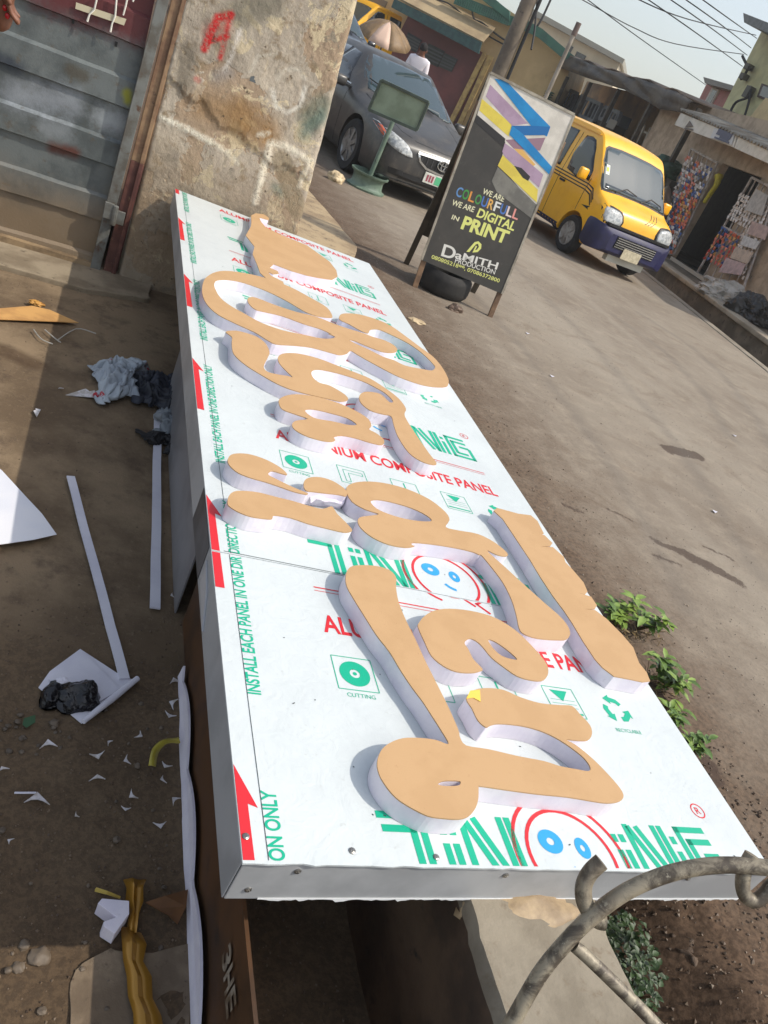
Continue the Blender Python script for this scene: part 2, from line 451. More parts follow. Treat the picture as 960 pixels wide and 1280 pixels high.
# screws
def screw(p, n):
    M_ = Vector(n).to_track_quat('Z', 'Y').to_matrix().to_4x4(); M_.translation = Vector(p)
    s_ = MB().lathe([(0.0062, 0), (0.0060, 0.0018), (0.0035, 0.0030), (0.0012, 0.0030)], 12, M_)
    s_.box(M_ @ Vector((0, 0, 0.0030)), (0.006, 0.0012, 0.0012), M_.to_3x3()); s_.box(M_ @ Vector((0, 0, 0.0030)), (0.0012, 0.006, 0.0012), M_.to_3x3())
    return s_.build('screw', m_steel, board)
for u, v in ((310, 1112), (372, 1089), (632, 1094), (860, 1098)):
    d = BI3 @ ray(u, v); p = CAMB + d * ((-0.0005 - CAMB.y) / d.y); screw((p.x, -0.0002, p.z), (0, -1, 0))
for u, v in ((307, 1046), (440, 1064), (545, 1072)): p = bp(u, v); screw((p.x, p.y, 0.0004), (0, 0, 1))
# dark silver tape patch and torn film flap on the left side
tp = [(0.0, 1.045, -0.004), (0.0, 1.04, -BT + 0.002), (0.0, 0.79, -BT + 0.004), (0.0, 0.80, -0.008)]
MB().prism([[(-0.0004, y, z) for x, y, z in tp]], (-0.0012, 0, 0)).build('tape_patch', mat('dark_tape', (52, 54, 58), (70, 72, 76), rough=0.3, scale=20), board)
fl = [(0, YS, -0.03), (0, YS - 0.005, -0.075), (0, 0.60, -0.092), (0, 0.68, -0.045)]
MB().prism([[(-0.0004, y, z) for x, y, z in fl]], (-0.004, 0, 0)).build('torn_film', mat('grey_flap', (178, 178, 180), (150, 150, 152), rough=0.5), board)

# ---- printing on the protective film (flat, 0.5 mm proud), each sheet carries its own
PZ = 0.0006
def clipy(mbx, y0, y1):
    """cut a flat mesh to the sheet"""
    bm = bmesh.new(); me = bpy.data.meshes.new('t'); me.from_pydata([tuple(v) for v in mbx.v], [], mbx.f); bm.from_mesh(me); bpy.data.meshes.remove(me)
    for co, no in (((0, y0, 0), (0, -1, 0)), ((0, y1, 0), (0, 1, 0)), ((0.001, 0, 0), (-1, 0, 0)), ((BW - 0.001, 0, 0), (1, 0, 0))):
        g = bm.verts[:] + bm.edges[:] + bm.faces[:]
        bmesh.ops.bisect_plane(bm, geom=g, plane_co=co, plane_no=no, clear_outer=True)
    r = MB(); bm.verts.index_update(); bm.verts.ensure_lookup_table()
    r.v = [v.co.copy() for v in bm.verts]; r.f = [tuple(v.index for v in f.verts) for f in bm.faces]; bm.free(); return r
def rect(mbx, x0, y0, x1, y1): mbx.add([(x0, y0, PZ), (x1, y0, PZ), (x1, y1, PZ), (x0, y1, PZ)], [(0, 1, 2, 3)])
def line(mbx, a, b, w):
    a, b = Vector((*a, PZ)), Vector((*b, PZ)); d = (b - a).normalized(); n = Vector((-d.y, d.x, 0)) * w / 2
    mbx.add([a - n, b - n, b + n, a + n], [(0, 1, 2, 3)])
def ring(mbx, c, r0, r1, a0=0, a1=360, n=40, sx=1.0):
    vs = []; fs = []
    for i in range(n + 1):
        t = math.radians(a0 + (a1 - a0) * i / n)
        for r in (r0, r1): vs.append((c[0] + sx * r * math.cos(t), c[1] + r * math.sin(t), PZ))
    for i in range(n): fs.append((2 * i, 2 * i + 1, 2 * i + 3, 2 * i + 2))
    mbx.add(vs, fs)
def logo(g, r, b, y):
    w = 0.0145; H = 0.155
    def pair(x0, y0, x1, y1, gap=0.021):
        line(g, (x0, y + y0), (x1, y + y1), w); line(g, (x0 + gap, y + y0), (x1 + gap, y + y1), w)
    line(g, (0.256, y + H - 0.007), (0.352, y + H - 0.007), w); line(g, (0.262, y + H - 0.034), (0.331, y + H - 0.034), w)
    line(g, (0.346, y + H), (0.346, y), w); line(g, (0.325, y + H - 0.03), (0.325, y), w)
    pair(0.386, 0, 0.386, 0.095); pair(0.386, 0.112, 0.386, 0.13)
    line(g, (0.434, y), (0.434, y + H), w); pair(0.440, H - 0.004, 0.497, 0.004, 0.023); pair(0.523, 0.0, 0.523, H, 0.019)
    pair(0.80, 0, 0.80, 0.095); pair(0.80, 0.112, 0.80, 0.13)
    line(g, (0.846, y), (0.846, y + H), w); pair(0.852, H - 0.004, 0.900, 0.004, 0.023); pair(0.924, 0.0, 0.924, H, 0.019)
    line(g, (0.966, y), (0.966, y + 0.095), w); line(g, (0.966, y + 0.112), (0.966, y + 0.13), w)
    line(g, (0.985, y + H - 0.007), (1.075, y + H - 0.007), w); line(g, (1.005, y + H - 0.036), (1.075, y + H - 0.036), w)
    line(g, (0.992, y), (0.992, y + H), w); line(g, (1.012, y + 0.03), (1.012, y + H - 0.03), w)
    line(g, (0.985, y + 0.007), (1.085, y + 0.007), w); line(g, (1.012, y + 0.034), (1.06, y + 0.034), w)
    line(g, (1.079, y), (1.079, y + 0.085), w); line(g, (1.035, y + 0.085), (1.079, y + 0.085), w)
    c0 = (0.668, y + 0.075)
    ring(r, c0, 0.128, 0.136, -60, 250); ring(r, c0, 0.098, 0.106, -75, 285)
    line(r, (c0[0] + 0.064, c0[1] - 0.11), (c0[0] + 0.10, c0[1] - 0.145), 0.008); line(r, (c0[0] + 0.026, c0[1] - 0.098), (c0[0] + 0.06, c0[1] - 0.125), 0.008)
    ring(b, (c0[0] - 0.040, c0[1] + 0.032), 0.008, 0.026, 0, 360, 24, 1.1); ring(b, (c0[0] + 0.034, c0[1] + 0.020), 0.007, 0.023, 0, 360, 24, 0.75)
    ring(b, (c0[0] + 0.026, c0[1] + 0.004), 0.040, 0.050, 215, 262, 16)
    ring(r, (1.10, y + 0.20), 0.0165, 0.0195, 0, 360, 28); text_into(r, 'R', (1.093, y + 0.192, PZ), (0.014, 0, 0), (0, 0.017, 0), 0.01)
def icons(y):
    s_ = 0.095; lw = 0.0022; out = []
    def frame(x):
        g = MB(); out.append(g)
        for a, b in (((x, y), (x + s_, y)), ((x + s_, y), (x + s_, y + s_)), ((x + s_, y + s_), (x, y + s_)), ((x, y + s_), (x, y))): line(g, a, b, lw)
        return g
    g = frame(0.246); cx = 0.246 + s_ / 2; cy = y + s_ / 2; ring(g, (cx, cy), 0.012, 0.036, 0, 360, 28); ring(g, (cx, cy), 0.0, 0.005, 0, 360, 12)
    text_into(g, 'CUTTING', (0.262, y - 0.02, PZ), (0.066, 0, 0), (0, 0.011, 0))
    x = 0.436; g = frame(x)
    for q, o in ((0.002, 0.018), (0.002, 0.034)):
        line(g, (x + o, y + 0.01), (x + o, y + s_ - o), q); line(g, (x + o, y + s_ - o), (x + s_ - 0.01, y + s_ - o), q)
    line(g, (x + 0.018, y + 0.01), (x + 0.034, y + 0.01), 0.002); line(g, (x + s_ - 0.01, y + s_ - 0.018), (x + s_ - 0.01, y + s_ - 0.034), 0.002)
    x = 0.626; g = frame(x); line(g, (x + 0.047, y + 0.02), (x + 0.047, y + 0.085), 0.005); line(g, (x + 0.03, y + 0.02), (x + 0.065, y + 0.02), 0.005); line(g, (x + 0.012, y + 0.02), (x + 0.012, y + 0.05), 0.003)
    x = 0.816; g = frame(x); g.add([(x + 0.02, y + 0.085, PZ), (x + 0.047, y + 0.05, PZ), (x + 0.075, y + 0.085, PZ)], [(0, 1, 2)])
    line(g, (x + 0.005, y + 0.012), (x + 0.09, y + 0.012), 0.006)
    for i in range(3): line(g, (x + 0.01, y + 0.03 + i * 0.012), (x + 0.085, y + 0.03 + i * 0.012), 0.0012)
    g = MB(); out.append(g); c0 = Vector((1.03, y + 0.045, PZ))
    for k in range(3):
        t = math.radians(90 + 120 * k); R_ = Matrix.Rotation(t, 3, 'Z')
        L = [(0.022, -0.03), (0.036, -0.02), (0.042, 0.002), (0.05, 0.0), (0.036, 0.024), (0.018, 0.006), (0.026, 0.004), (0.022, -0.012), (0.014, -0.018)]
        g.flat([[c0 + R_ @ Vector((a, b_, 0)) for a, b_ in L]])
    text_into(g, 'RECYCLABLE', (0.99, y - 0.028, PZ), (0.082, 0, 0), (0, 0.011, 0))
    return out
def put(mbx, nm, m_, sh, y0, y1):
    q = clipy(mbx, y0, y1)
    if q.f: tag(q.build(nm, m_, sh), kind='stuff')
for si, sh in enumerate(sheets):
    y0, y1 = ((0.001, YS - 0.002), (YS + 0.005, BL - 0.001))[si]
    k = MB()
    for yb in (-0.27, 0.585) if si == 0 else (0.585, 1.442, 2.285, 3.115, 3.958):
        g, r, b, r2, r3 = MB(), MB(), MB(), MB(), MB()
        logo(g, r, b, yb + 0.205 + (0.012 if not si else 0) - (0.015 if si and yb < 0.6 else 0))
        line(r3, (0.246, yb + 0.125), (1.085, yb + 0.125), 0.004); line(r3, (0.246, yb + 0.113), (1.085, yb + 0.113), 0.002)
        text_into(r2, 'ALUMINIUM COMPOSITE PANEL', (0.245, yb - 0.03, PZ), (0.84, 0, 0), (0, 0.06, 0), 0.022)
        for nm, mbx, m_ in (('logo_lettering', g, m_green), ('emblem_ring', r, m_red), ('emblem_face', b, m_blue), ('lettering', r2, m_red), ('rule_line', r3, m_red)): put(mbx, nm, m_, sh, y0, y1)
        for gi in icons(yb - 0.195): put(gi, 'icon', m_green, sh, y0, y1)
    X_, Y_ = (0, 0.62, 0), (-0.028, 0, 0)
    full = 'INSTALL EACH PANEL IN ONE DIRECTION ONLY'
    if si == 0: T = [(full, (0.072, -0.49, PZ), X_), ('INSTALL EACH PANEL IN ONE DIR', (0.072, 0.346, PZ), (0, 0.425, 0))]
    else: T = [('DIRECTION ONLY', (0.070, YS + 0.008, PZ), (0, 0.215, 0))] + [(full, (0.066, q, PZ), X_) for q in (1.184, 2.013, 2.845, 3.66)]
    for t_, o_, x_ in T: put(text_into(MB(), t_, o_, x_, Y_, 0.022), 'lettering', m_green, sh, y0, y1)
    for yt in (0.18, 1.008, 1.829, 2.658, 3.49, 4.32):
        q = clipy(MB().flat([[(0.0008, yt, PZ), (0.036, yt - 0.085, PZ), (0.019, yt - 0.078, PZ), (0.022, yt - 0.36, PZ), (0.0008, yt - 0.36, PZ)]]), y0, y1)
        if q.f: q.build('arrow', m_red, sh)
    line(k, (0.043 + 0.004 * si, y0), (0.043, y1), 0.0012)
    for i in range(26):
        a = (random.uniform(0.1, 1.15), random.uniform(y0, y1)); line(k, a, (a[0] + random.uniform(-0.006, 0.006), a[1] + random.uniform(-0.004, 0.004)), 0.0022)
    if si == 1: line(k, (0.03, YS + 0.008), (0.42, YS - 0.0 + 0.006), 0.0018)
    for v_ in k.v: v_.z += 0.0003
    tag(clipy(k, y0, y1).build('scuff', m_ink, sh), kind='stuff')

# ---- raised letters: outlines of the tan faces traced on the photograph, lifted to their plane above the film
LH = 0.046
def cr(o, s_, pts): return [(o[0] + x * s_, o[1] + y * s_) for x, y in pts]
cA, cB, cC, cD, cE = ((290, 255), 0.15625), ((240, 330), 0.1875), ((400, 370), 0.17708), ((270, 400), 0.1875), ((340, 460), 0.21875)
cF, cG, cH, cI, cJ = ((270, 560), 0.1875), ((370, 580), 0.29167), ((500, 680), 0.20833), ((600, 620), 0.23958), ((420, 880), 0.20833)
cK, cL = ((400, 700), 0.22917), ((560, 820), 0.25)
def J(*segs): return [p for c_, pts in segs for p in cr(c_[0], c_[1], pts)]
LET = []
LET.append(('letter with torn stepped edges at the far end', [J((cA, [(155, 150), (153, 92), (190, 74), (255, 82), (297, 112), (293, 128), (218, 106), (232, 140), (270, 185), (400, 250), (500, 290), (600, 330), (690, 395), (780, 460), (835, 530), (845, 580), (800, 605), (700, 590), (600, 570), (480, 535), (400, 505), (335, 480), (302, 508), (365, 536), (375, 556), (330, 560), (288, 542), (312, 572), (410, 622), (415, 640), (370, 640), (280, 600), (225, 550), (200, 480), (165, 400), (180, 340), (110, 250), (150, 180)]))], 1))
LET.append(('large looped script letter with a wide bowl', [J((cB, [(935, 345), (900, 290), (800, 230), (650, 150), (500, 95), (350, 60), (220, 45), (140, 60), (85, 100), (68, 160), (75, 220), (110, 280), (180, 340), (300, 400), (420, 455), (500, 505), (560, 533), (680, 542), (800, 556)]),
    (cC, [(80, 400), (140, 415), (190, 405), (218, 385), (260, 410), (330, 450), (440, 510), (560, 570), (700, 620), (800, 640), (890, 640), (908, 610), (900, 570), (860, 500), (800, 430), (720, 370), (600, 280), (500, 210), (400, 165), (280, 130), (200, 122), (150, 128), (135, 150), (145, 170), (200, 195), (280, 240), (338, 262), (352, 240), (380, 233), (430, 240), (560, 300), (650, 350), (730, 410), (800, 480), (812, 505), (790, 525), (720, 515), (600, 490), (520, 452), (450, 430), (350, 380), (250, 335), (205, 308), (250, 318), (330, 352), (430, 390), (500, 400), (538, 392), (545, 375), (520, 345), (450, 310), (380, 290), (300, 260), (200, 230), (100, 195)]),
    (cB, [(820, 348), (700, 320), (560, 275), (430, 225), (385, 222), (370, 238), (385, 270), (420, 300), (470, 315), (600, 345), (750, 400), (850, 430), (930, 466)]),
    (cC, [(60, 265), (105, 285), (90, 298), (40, 301)]),
    (cB, [(930, 497), (860, 495), (740, 470), (600, 440), (460, 390), (350, 330), (260, 280), (190, 225), (155, 165), (150, 130), (170, 107), (250, 105), (350, 125), (500, 180), (640, 250), (740, 310), (830, 345), (920, 357)]))], 3))
LET.append(('flowing script letter with a long stem on its right', [J((cD, [(65, 78), (120, 70), (180, 80), (270, 110), (330, 155), (357, 210), (350, 240), (325, 290), (320, 320), (345, 345), (400, 360), (480, 373), (512, 381), (470, 340), (425, 290), (413, 250), (435, 228), (480, 220), (560, 225), (680, 255), (800, 300), (930, 350)]),
    (cE, [(560, 60), (640, 110), (720, 170), (765, 230), (757, 262), (772, 300), (830, 390), (900, 490), (940, 542), (920, 552), (850, 530), (780, 480), (720, 390), (695, 320), (680, 274), (630, 262), (560, 240), (510, 200), (498, 165), (515, 142), (550, 135), (620, 148), (672, 195), (692, 188), (650, 145), (600, 115), (520, 75), (400, 35), (290, 10), (240, 10), (225, 30), (240, 60), (275, 85), (330, 100), (400, 140), (430, 165), (432, 183), (390, 190), (300, 170), (200, 147), (110, 122)]),
    (cD, [(400, 420), (270, 345), (200, 300), (140, 250), (112, 210), (105, 150), (106, 112)]))], 3))
LET.append(('small round letter with an open counter', [J((cE, [(40, 200), (45, 175), (90, 155), (160, 150), (260, 165), (380, 200), (480, 245), (550, 290), (568, 330), (556, 350), (600, 375), (640, 410), (630, 438), (560, 425), (480, 400), (400, 385), (354, 394), (362, 412), (330, 420), (270, 410), (190, 385), (130, 350), (115, 320), (140, 300), (205, 290), (130, 262), (60, 235)])),
    J((cE, [(188, 240), (240, 235), (340, 258), (430, 285), (485, 322), (440, 325), (350, 305), (260, 290), (215, 270)]))], 3))
LET.append(('short tapering stroke with a slot, uppermost of three', [J((cF, [(78, 80), (100, 45), (160, 35), (240, 45), (340, 80), (430, 130), (475, 175), (440, 170), (380, 152), (355, 160), (352, 180), (400, 205), (480, 245), (560, 280), (610, 300), (600, 308), (520, 290), (420, 255), (330, 225), (240, 200), (150, 165), (95, 120)]))], 3))
LET.append(('small broken stroke beside crumpled foam', [J((cF, [(585, 250), (592, 215), (630, 195), (700, 195), (780, 220), (850, 265), (872, 292), (868, 320), (820, 310), (730, 300), (650, 290), (600, 282)]))], 3))
LET.append(('wedge-shaped stroke with a stepped lower edge', [J((cF, [(78, 370), (85, 320), (120, 290), (180, 285), (280, 295), (400, 325), (520, 355), (620, 385), (710, 405), (768, 388), (790, 410), (810, 440), (870, 500), (905, 540), (900, 555), (850, 560), (740, 535), (620, 505), (500, 465), (388, 447), (376, 470), (330, 470), (230, 455), (150, 425), (95, 392)]))], 3))
LET.append(('round letter with a counter and a long tail', [J((cG, [(215, 110), (235, 85), (290, 75), (370, 80), (470, 105), (570, 150), (640, 205), (658, 240), (642, 270), (700, 285), (780, 300), (850, 335), (905, 380), (900, 395), (860, 388), (818, 370)]),
    (cI, [(130, 370), (250, 480), (340, 560), (430, 640), (470, 705), (455, 745), (400, 750), (300, 742), (232, 720), (205, 690), (190, 620), (165, 540), (120, 450), (60, 370), (10, 310)]),
    (cG, [(785, 388), (760, 377), (700, 362), (600, 345), (505, 336), (497, 346), (508, 352), (470, 357), (400, 345), (330, 315), (280, 275), (265, 245), (275, 228), (310, 222), (356, 214), (300, 195), (240, 160)])),
    J((cG, [(320, 160), (350, 152), (420, 165), (500, 190), (560, 220), (582, 243), (540, 245), (470, 235), (400, 215), (345, 190)]))], 3))
LET.append(('long straight bar with a notched edge overhanging the board', [J((cI, [(72, 76), (90, 62), (120, 70), (200, 92), (265, 100), (300, 130), (333, 195), (318, 198), (338, 205), (378, 245), (368, 260), (314, 263), (380, 266), (438, 318), (446, 345), (480, 380), (540, 450), (561, 498), (548, 514), (508, 503), (580, 525), (610, 570), (600, 588), (545, 590), (600, 594), (660, 640), (740, 720), (800, 790), (830, 870), (870, 920), (888, 965), (850, 970), (780, 955), (700, 940), (640, 895), (600, 850), (540, 760), (480, 660), (440, 600), (380, 520), (320, 430), (260, 330), (200, 240), (160, 180), (120, 120)]))], 1))
LET.append(('largest script letter with a round loop at its foot', [J((cK, [(140, 100), (150, 55), (180, 32), (250, 28), (320, 35), (380, 55), (415, 95), (415, 150), (430, 230), (470, 330), (520, 430), (570, 540), (640, 680), (700, 800), (755, 925)]),
    (cL, [(60, 405), (92, 447), (200, 465), (350, 500), (480, 525), (560, 550), (640, 565), (700, 575), (713, 560), (690, 520), (640, 475), (560, 420), (480, 380), (400, 355), (320, 342), (250, 338), (215, 345), (190, 355), (150, 320), (120, 260), (92, 210), (130, 170), (200, 160), (280, 170), (360, 205), (460, 235), (560, 245), (620, 250), (660, 290), (710, 345), (720, 390), (700, 420), (650, 422), (590, 417), (640, 445), (720, 510), (800, 590), (860, 660), (878, 700), (860, 725), (800, 735), (720, 725), (600, 705), (450, 690), (300, 670), (160, 650)]),
    (cJ, [(856, 500), (855, 560), (840, 620), (800, 670), (740, 690), (640, 685), (550, 670), (440, 615), (360, 560), (300, 490), (260, 420), (248, 350), (270, 280), (320, 235), (400, 205), (500, 203), (600, 215), (676, 240), (640, 170), (570, 60)]),
    (cK, [(560, 770), (500, 690), (440, 600), (380, 500), (310, 410), (240, 300), (190, 220), (150, 150)])),
    J((cJ, [(612, 480), (640, 462), (700, 459), (742, 462), (748, 475), (735, 488), (690, 492), (640, 490)]))], 3))
LET.append(('paired round letter pressed against the long tail', [J((cH, [(110, 500), (115, 470), (150, 430), (210, 398), (300, 388), (420, 400), (540, 430), (640, 480), (720, 540), (800, 620), (860, 690), (888, 740), (885, 790), (850, 820), (780, 815), (700, 790), (620, 735), (550, 680), (500, 620), (470, 590), (430, 567), (402, 573), (388, 597), (410, 630), (440, 690), (495, 748), (480, 762), (430, 772), (340, 765), (260, 730), (190, 670), (150, 590)])),
    J((cH, [(530, 572), (580, 590), (650, 640), (702, 688), (680, 692), (610, 670), (555, 620)]))], 3))
for i, (lab, loops, sub) in enumerate(LET):
    h = LH + (i % 3) * 0.0005
    L3 = []
    for L in loops:
        q = [bp(u, v, h) for u, v in L]
        if sub > 1: q = spline(q, sub)
        L3.append([Vector((p.x, p.y, 0)) for p in q])
    face = MB().prism([[p + Vector((0, 0, h - 0.003)) for p in L] for L in L3], (0, 0, 0.003)).build('letter', m_mdf, board)
    face['label'] = lab
    # foam return slightly inset, a little uneven
    ins = [[p + Vector((0, 0, 0.0008)) for p in L] for L in L3]
    MB().prism(ins, (0, 0, h - 0.0040)).build('letter_edge', m_foam, face)
# crumpled strip of white foam and a small yellow sticker
mb = MB()
q = [bp(u, v, 0.03) for u, v in ((385, 617), (402, 613), (420, 615), (434, 621), (428, 632), (418, 638), (404, 635), (394, 627))]
for i in range(7):
    t = i / 6; a = q[0].lerp(q[3], t); b_ = q[7].lerp(q[4], t)
    for w in range(4):
        p = a.lerp(b_, w / 3); mb.v.append(Vector((p.x, p.y, 0.012 + 0.03 * abs(noise.noise(Vector((i * 1.3, w * 1.1, 4)))) + 0.018 * (w % 2))))
for i in range(6):
    for w in range(3): a = i * 4 + w; mb.f.append((a, a + 1, a + 5, a + 4))
mb.build('crumpled_foam', m_foam, board)
q = [bp(u, v, LH + 0.002) for u, v in ((583, 873), (588, 863), (600, 862), (601, 877), (592, 872))]
MB().prism([[(p.x, p.y, LH + 0.0012) for p in q]], (0, 0, 0.0006)).build('sticker', mat('yellow_sticker', (232, 196, 84)), board)
# ================================================================ concrete pillar with graffiti
WY = 4.10
def pw(u, v, y=WY):
    p = pp(u, v, (0, y, 0), Vector((0, 1, 0))); return (p.x, p.z)
kp = NT('weathered_plaster')
X = kp.xyz(); PX_, PZ_ = X[0], X[2]
a1 = kp.noise(3.2, 9, 0.7); a2 = kp.noise(11, 10, 0.72); a3 = kp.noise(60, 8, 0.75); a4 = kp.noise(1.5, 6, 0.6, dist=0.6)
c = kp.mix(kp.ramp(a1, 0.38, 0.62), lin((192, 180, 162)), lin((166, 155, 140)))
peel = kp.ramp(kp.noise(2.3, 7, 0.62, dist=0.4), 0.535, 0.548)
c = kp.mix(kp.math('MULTIPLY', peel, 0.8), c, lin((166, 143, 118)))
peel2 = kp.ramp(kp.noise(4.6, 9, 0.7, dist=0.7), 0.56, 0.575)
c = kp.mix(kp.math('MULTIPLY', peel2, 0.75), c, lin((214, 198, 164)))
peel3 = kp.ramp(kp.noise(6.5, 8, 0.7, dist=0.5), 0.60, 0.615)
c = kp.mix(kp.math('MULTIPLY', peel3, 0.7), c, lin((138, 132, 118)))
mpw = kp.n.new('ShaderNodeMapping'); mpw.inputs['Scale'].default_value = (30.0, 1.0, 7.0); mpw.inputs['Rotation'].default_value = (0, 0.5, 0); kp.link(kp.tc.outputs['Object'], mpw.inputs[0])
c = kp.mix(kp.math('MULTIPLY', kp.ramp(kp.noise(1.0, 6, 0.7, vec=mpw.outputs[0]), 0.58, 0.70), 0.55), c, lin((220, 204, 168)))
chip = kp.ramp(kp.noise(34, 4, 0.6), 0.665, 0.69)
c = kp.mix(kp.math('MULTIPLY', kp.ramp(a2, 0.52, 0.66), 0.8), c, lin((140, 122, 96)))
c = kp.mix(kp.math('MULTIPLY', kp.ramp(a2, 0.40, 0.30), 0.7), c, lin((216, 197, 158)))
low = kp.ramp(kp.math('ADD', PZ_, kp.math('MULTIPLY', a1, 0.5)), 0.62, 0.9, 1, 0)
c = kp.mix(kp.math('MULTIPLY', low, 0.55), c, lin((146, 128, 104)))
def blotch(pts, w, soft, col, f):
    global c
    q = kp.stroke(PX_, PZ_, [pw(*p) for p in pts], w, soft, a2)
    c = kp.mix(kp.math('MULTIPLY', q, f), c, lin(col))
blotch([(300, 150), (330, 165)], 0.09, 0.06, (150, 112, 62), 0.7); blotch([(250, 130), (290, 140)], 0.07, 0.06, (152, 122, 86), 0.7)
blotch([(385, 145), (400, 130)], 0.06, 0.04, (112, 118, 102), 0.75); blotch([(400, 145), (380, 165)], 0.035, 0.03, (98, 120, 110), 0.7)
blotch([(235, 60), (228, 105)], 0.045, 0.04, (112, 104, 90), 0.7); blotch([(300, 15), (340, 0)], 0.07, 0.05, (116, 112, 98), 0.75)
blotch([(268, 30), (285, 70)], 0.05, 0.05, (128, 118, 100), 0.5); blotch([(345, 235), (352, 240)], 0.03, 0.03, (96, 112, 100), 0.6)
blotch([(270, 95), (285, 90)], 0.03, 0.03, (150, 146, 142), 0.6); blotch([(352, 200), (372, 262)], 0.055, 0.012, (140, 126, 102), 0.75)
def spray(pts, w, soft, col, f):
    global c
    q = kp.math('MULTIPLY', kp.stroke(PX_, PZ_, [pw(*p) for p in pts], w, soft, a2), kp.ramp(a3, 0.36, 0.54, 0.1, 1.0))
    c = kp.mix(kp.math('MULTIPLY', q, f), c, lin(col))
spray([(255, 60), (272, 22), (288, 18)], 0.020, 0.012, (188, 30, 34), 0.95); spray([(262, 40), (280, 30)], 0.03, 0.035, (180, 52, 52), 0.5); spray([(288, 18), (282, 40), (275, 72)], 0.012, 0.014, (188, 30, 34), 0.9)
spray([(258, 52), (284, 45)], 0.014, 0.010, (188, 30, 34), 0.9); spray([(245, 98), (247, 99)], 0.014, 0.012, (186, 60, 56), 0.6)
spray([(300, 38), (288, 72), (280, 86)], 0.010, 0.016, (214, 208, 200), 0.75); spray([(345, 66), (322, 70), (312, 90)], 0.009, 0.012, (210, 205, 190), 0.6)
spray([(346, 98), (356, 86), (372, 86), (380, 98)], 0.008, 0.011, (210, 205, 190), 0.6)
spray([(340, 112), (344, 132), (358, 140), (374, 132), (381, 108)], 0.011, 0.011, (222, 218, 206), 0.8)
spray([(200, 146), (232, 160), (262, 176)], 0.016, 0.013, (226, 220, 202), 0.95); spray([(262, 176), (285, 190), (298, 204)], 0.013, 0.014, (222, 214, 192), 0.7)
spray([(318, 252), (330, 205), (338, 178), (354, 182), (386, 200)], 0.019, 0.015, (228, 220, 200), 0.9); spray([(386, 200), (374, 232)], 0.014, 0.010, (222, 212, 190), 0.75)
spray([(322, 168), (335, 165)], 0.012, 0.012, (226, 218, 198), 0.7)
c = kp.mix(kp.math('MULTIPLY', chip, 0.8), c, lin((92, 80, 66)))
kp.link(c, kp.b.inputs['Base Color']); kp.b.inputs['Roughness'].default_value = 0.92; kp.b.inputs['Specular IOR Level'].default_value = 0.2
kp.bump(kp.math('SUBTRACT', kp.math('ADD', a3, kp.math('MULTIPLY', a2, 2.0)), kp.math('ADD', kp.math('MULTIPLY', peel, 0.5), kp.math('MULTIPLY', chip, 0.8))), 0.6, 0.013)
RIDGE = [[pw(*p) for p in L] for L in ([(200, 146), (232, 160), (262, 176), (285, 190)], [(318, 252), (330, 205), (338, 178), (354, 182), (386, 200), (374, 232)])]
def segd(p, a, b):
    ax, ay = a; bx, by = b; dx, dy = bx - ax, by - ay; t = max(0, min(1, ((p[0] - ax) * dx + (p[1] - ay) * dy) / (dx * dx + dy * dy)))
    return math.hypot(p[0] - ax - t * dx, p[1] - ay - t * dy)
def pil_xr(z): return 0.766 - 0.071 * z + 0.006 * fbm(z * 6, 1.0) - 0.03 * (1 - sstep(-0.1, 0.5, z)) * max(0, fbm(z * 9, 4.0))
def pil_xl(z): return -0.185 + 0.012 * z
NXp, NZp = 130, 300
pil = thing('concrete_pillar', 'tan plastered concrete gate pillar with red and white graffiti at the board end', 'pillar', (0.3, WY + 0.2, YARD))
mb = MB()
for j in range(NZp + 1):
    z = YARD - 0.02 + (2.9 - YARD) * j / NZp; a, b = pil_xl(z), pil_xr(z)
    for i in range(NXp + 1):
        x = a + (b - a) * i / NXp
        h = 0.008 * fbm(x * 5, z * 5, 7.0, 6) + 0.004 * abs(fbm(x * 22, z * 22, 2.0, 3)) + 0.003 * fbm(x * 55, z * 55, 4.0, 2) * sstep(-0.1, 0.3, fbm(x * 2.5, z * 2.5, 11.0))
        for L in RIDGE:
            d = min(segd((x, z), L[k], L[k + 1]) for k in range(len(L) - 1)); h += 0.005 * max(0, 1 - d / 0.026)
        h += 0.012 * sstep(0.75, 0.55, 0) + (0.012 if z > 0.78 - 0.3 * x + 0.05 * fbm(x * 9, 0.5) else 0.0)
        ed = min(1, (b - x) / 0.03, (x - a) / 0.02); h -= 0.02 * (1 - ed) ** 2
        mb.v.append(Vector((x, WY - h, z)))
n_ = NXp + 1
for j in range(NZp):
    for i in range(NXp): k = j * n_ + i; mb.f.append((k, k + 1, k + n_ + 1, k + n_))
o = len(mb.v)
for j in range(NZp + 1):
    z = YARD - 0.02 + (2.9 - YARD) * j / NZp
    for x in (pil_xr(z), pil_xl(z)): mb.v.append(Vector((x, WY + 0.38, z)))
for j in range(NZp):
    r0, r1 = j * n_ + NXp, (j + 1) * n_ + NXp; b0, b1 = o + 2 * j, o + 2 * j + 2
    mb.f += [(r0, b0, b1, r1), (b0 + 1, j * n_, (j + 1) * n_, b1 + 1), (b0, b0 + 1, b1 + 1, b1)]
wpart(mb.build('plaster_body', kp.m, smooth=60), pil)
q = pw(316, 98); wpart(MB().box((q[0], WY - 0.021, q[1]), (0.034, 0.006, 0.03)).build('metal_plate', mat('plate_grey', (92, 98, 100))), pil)

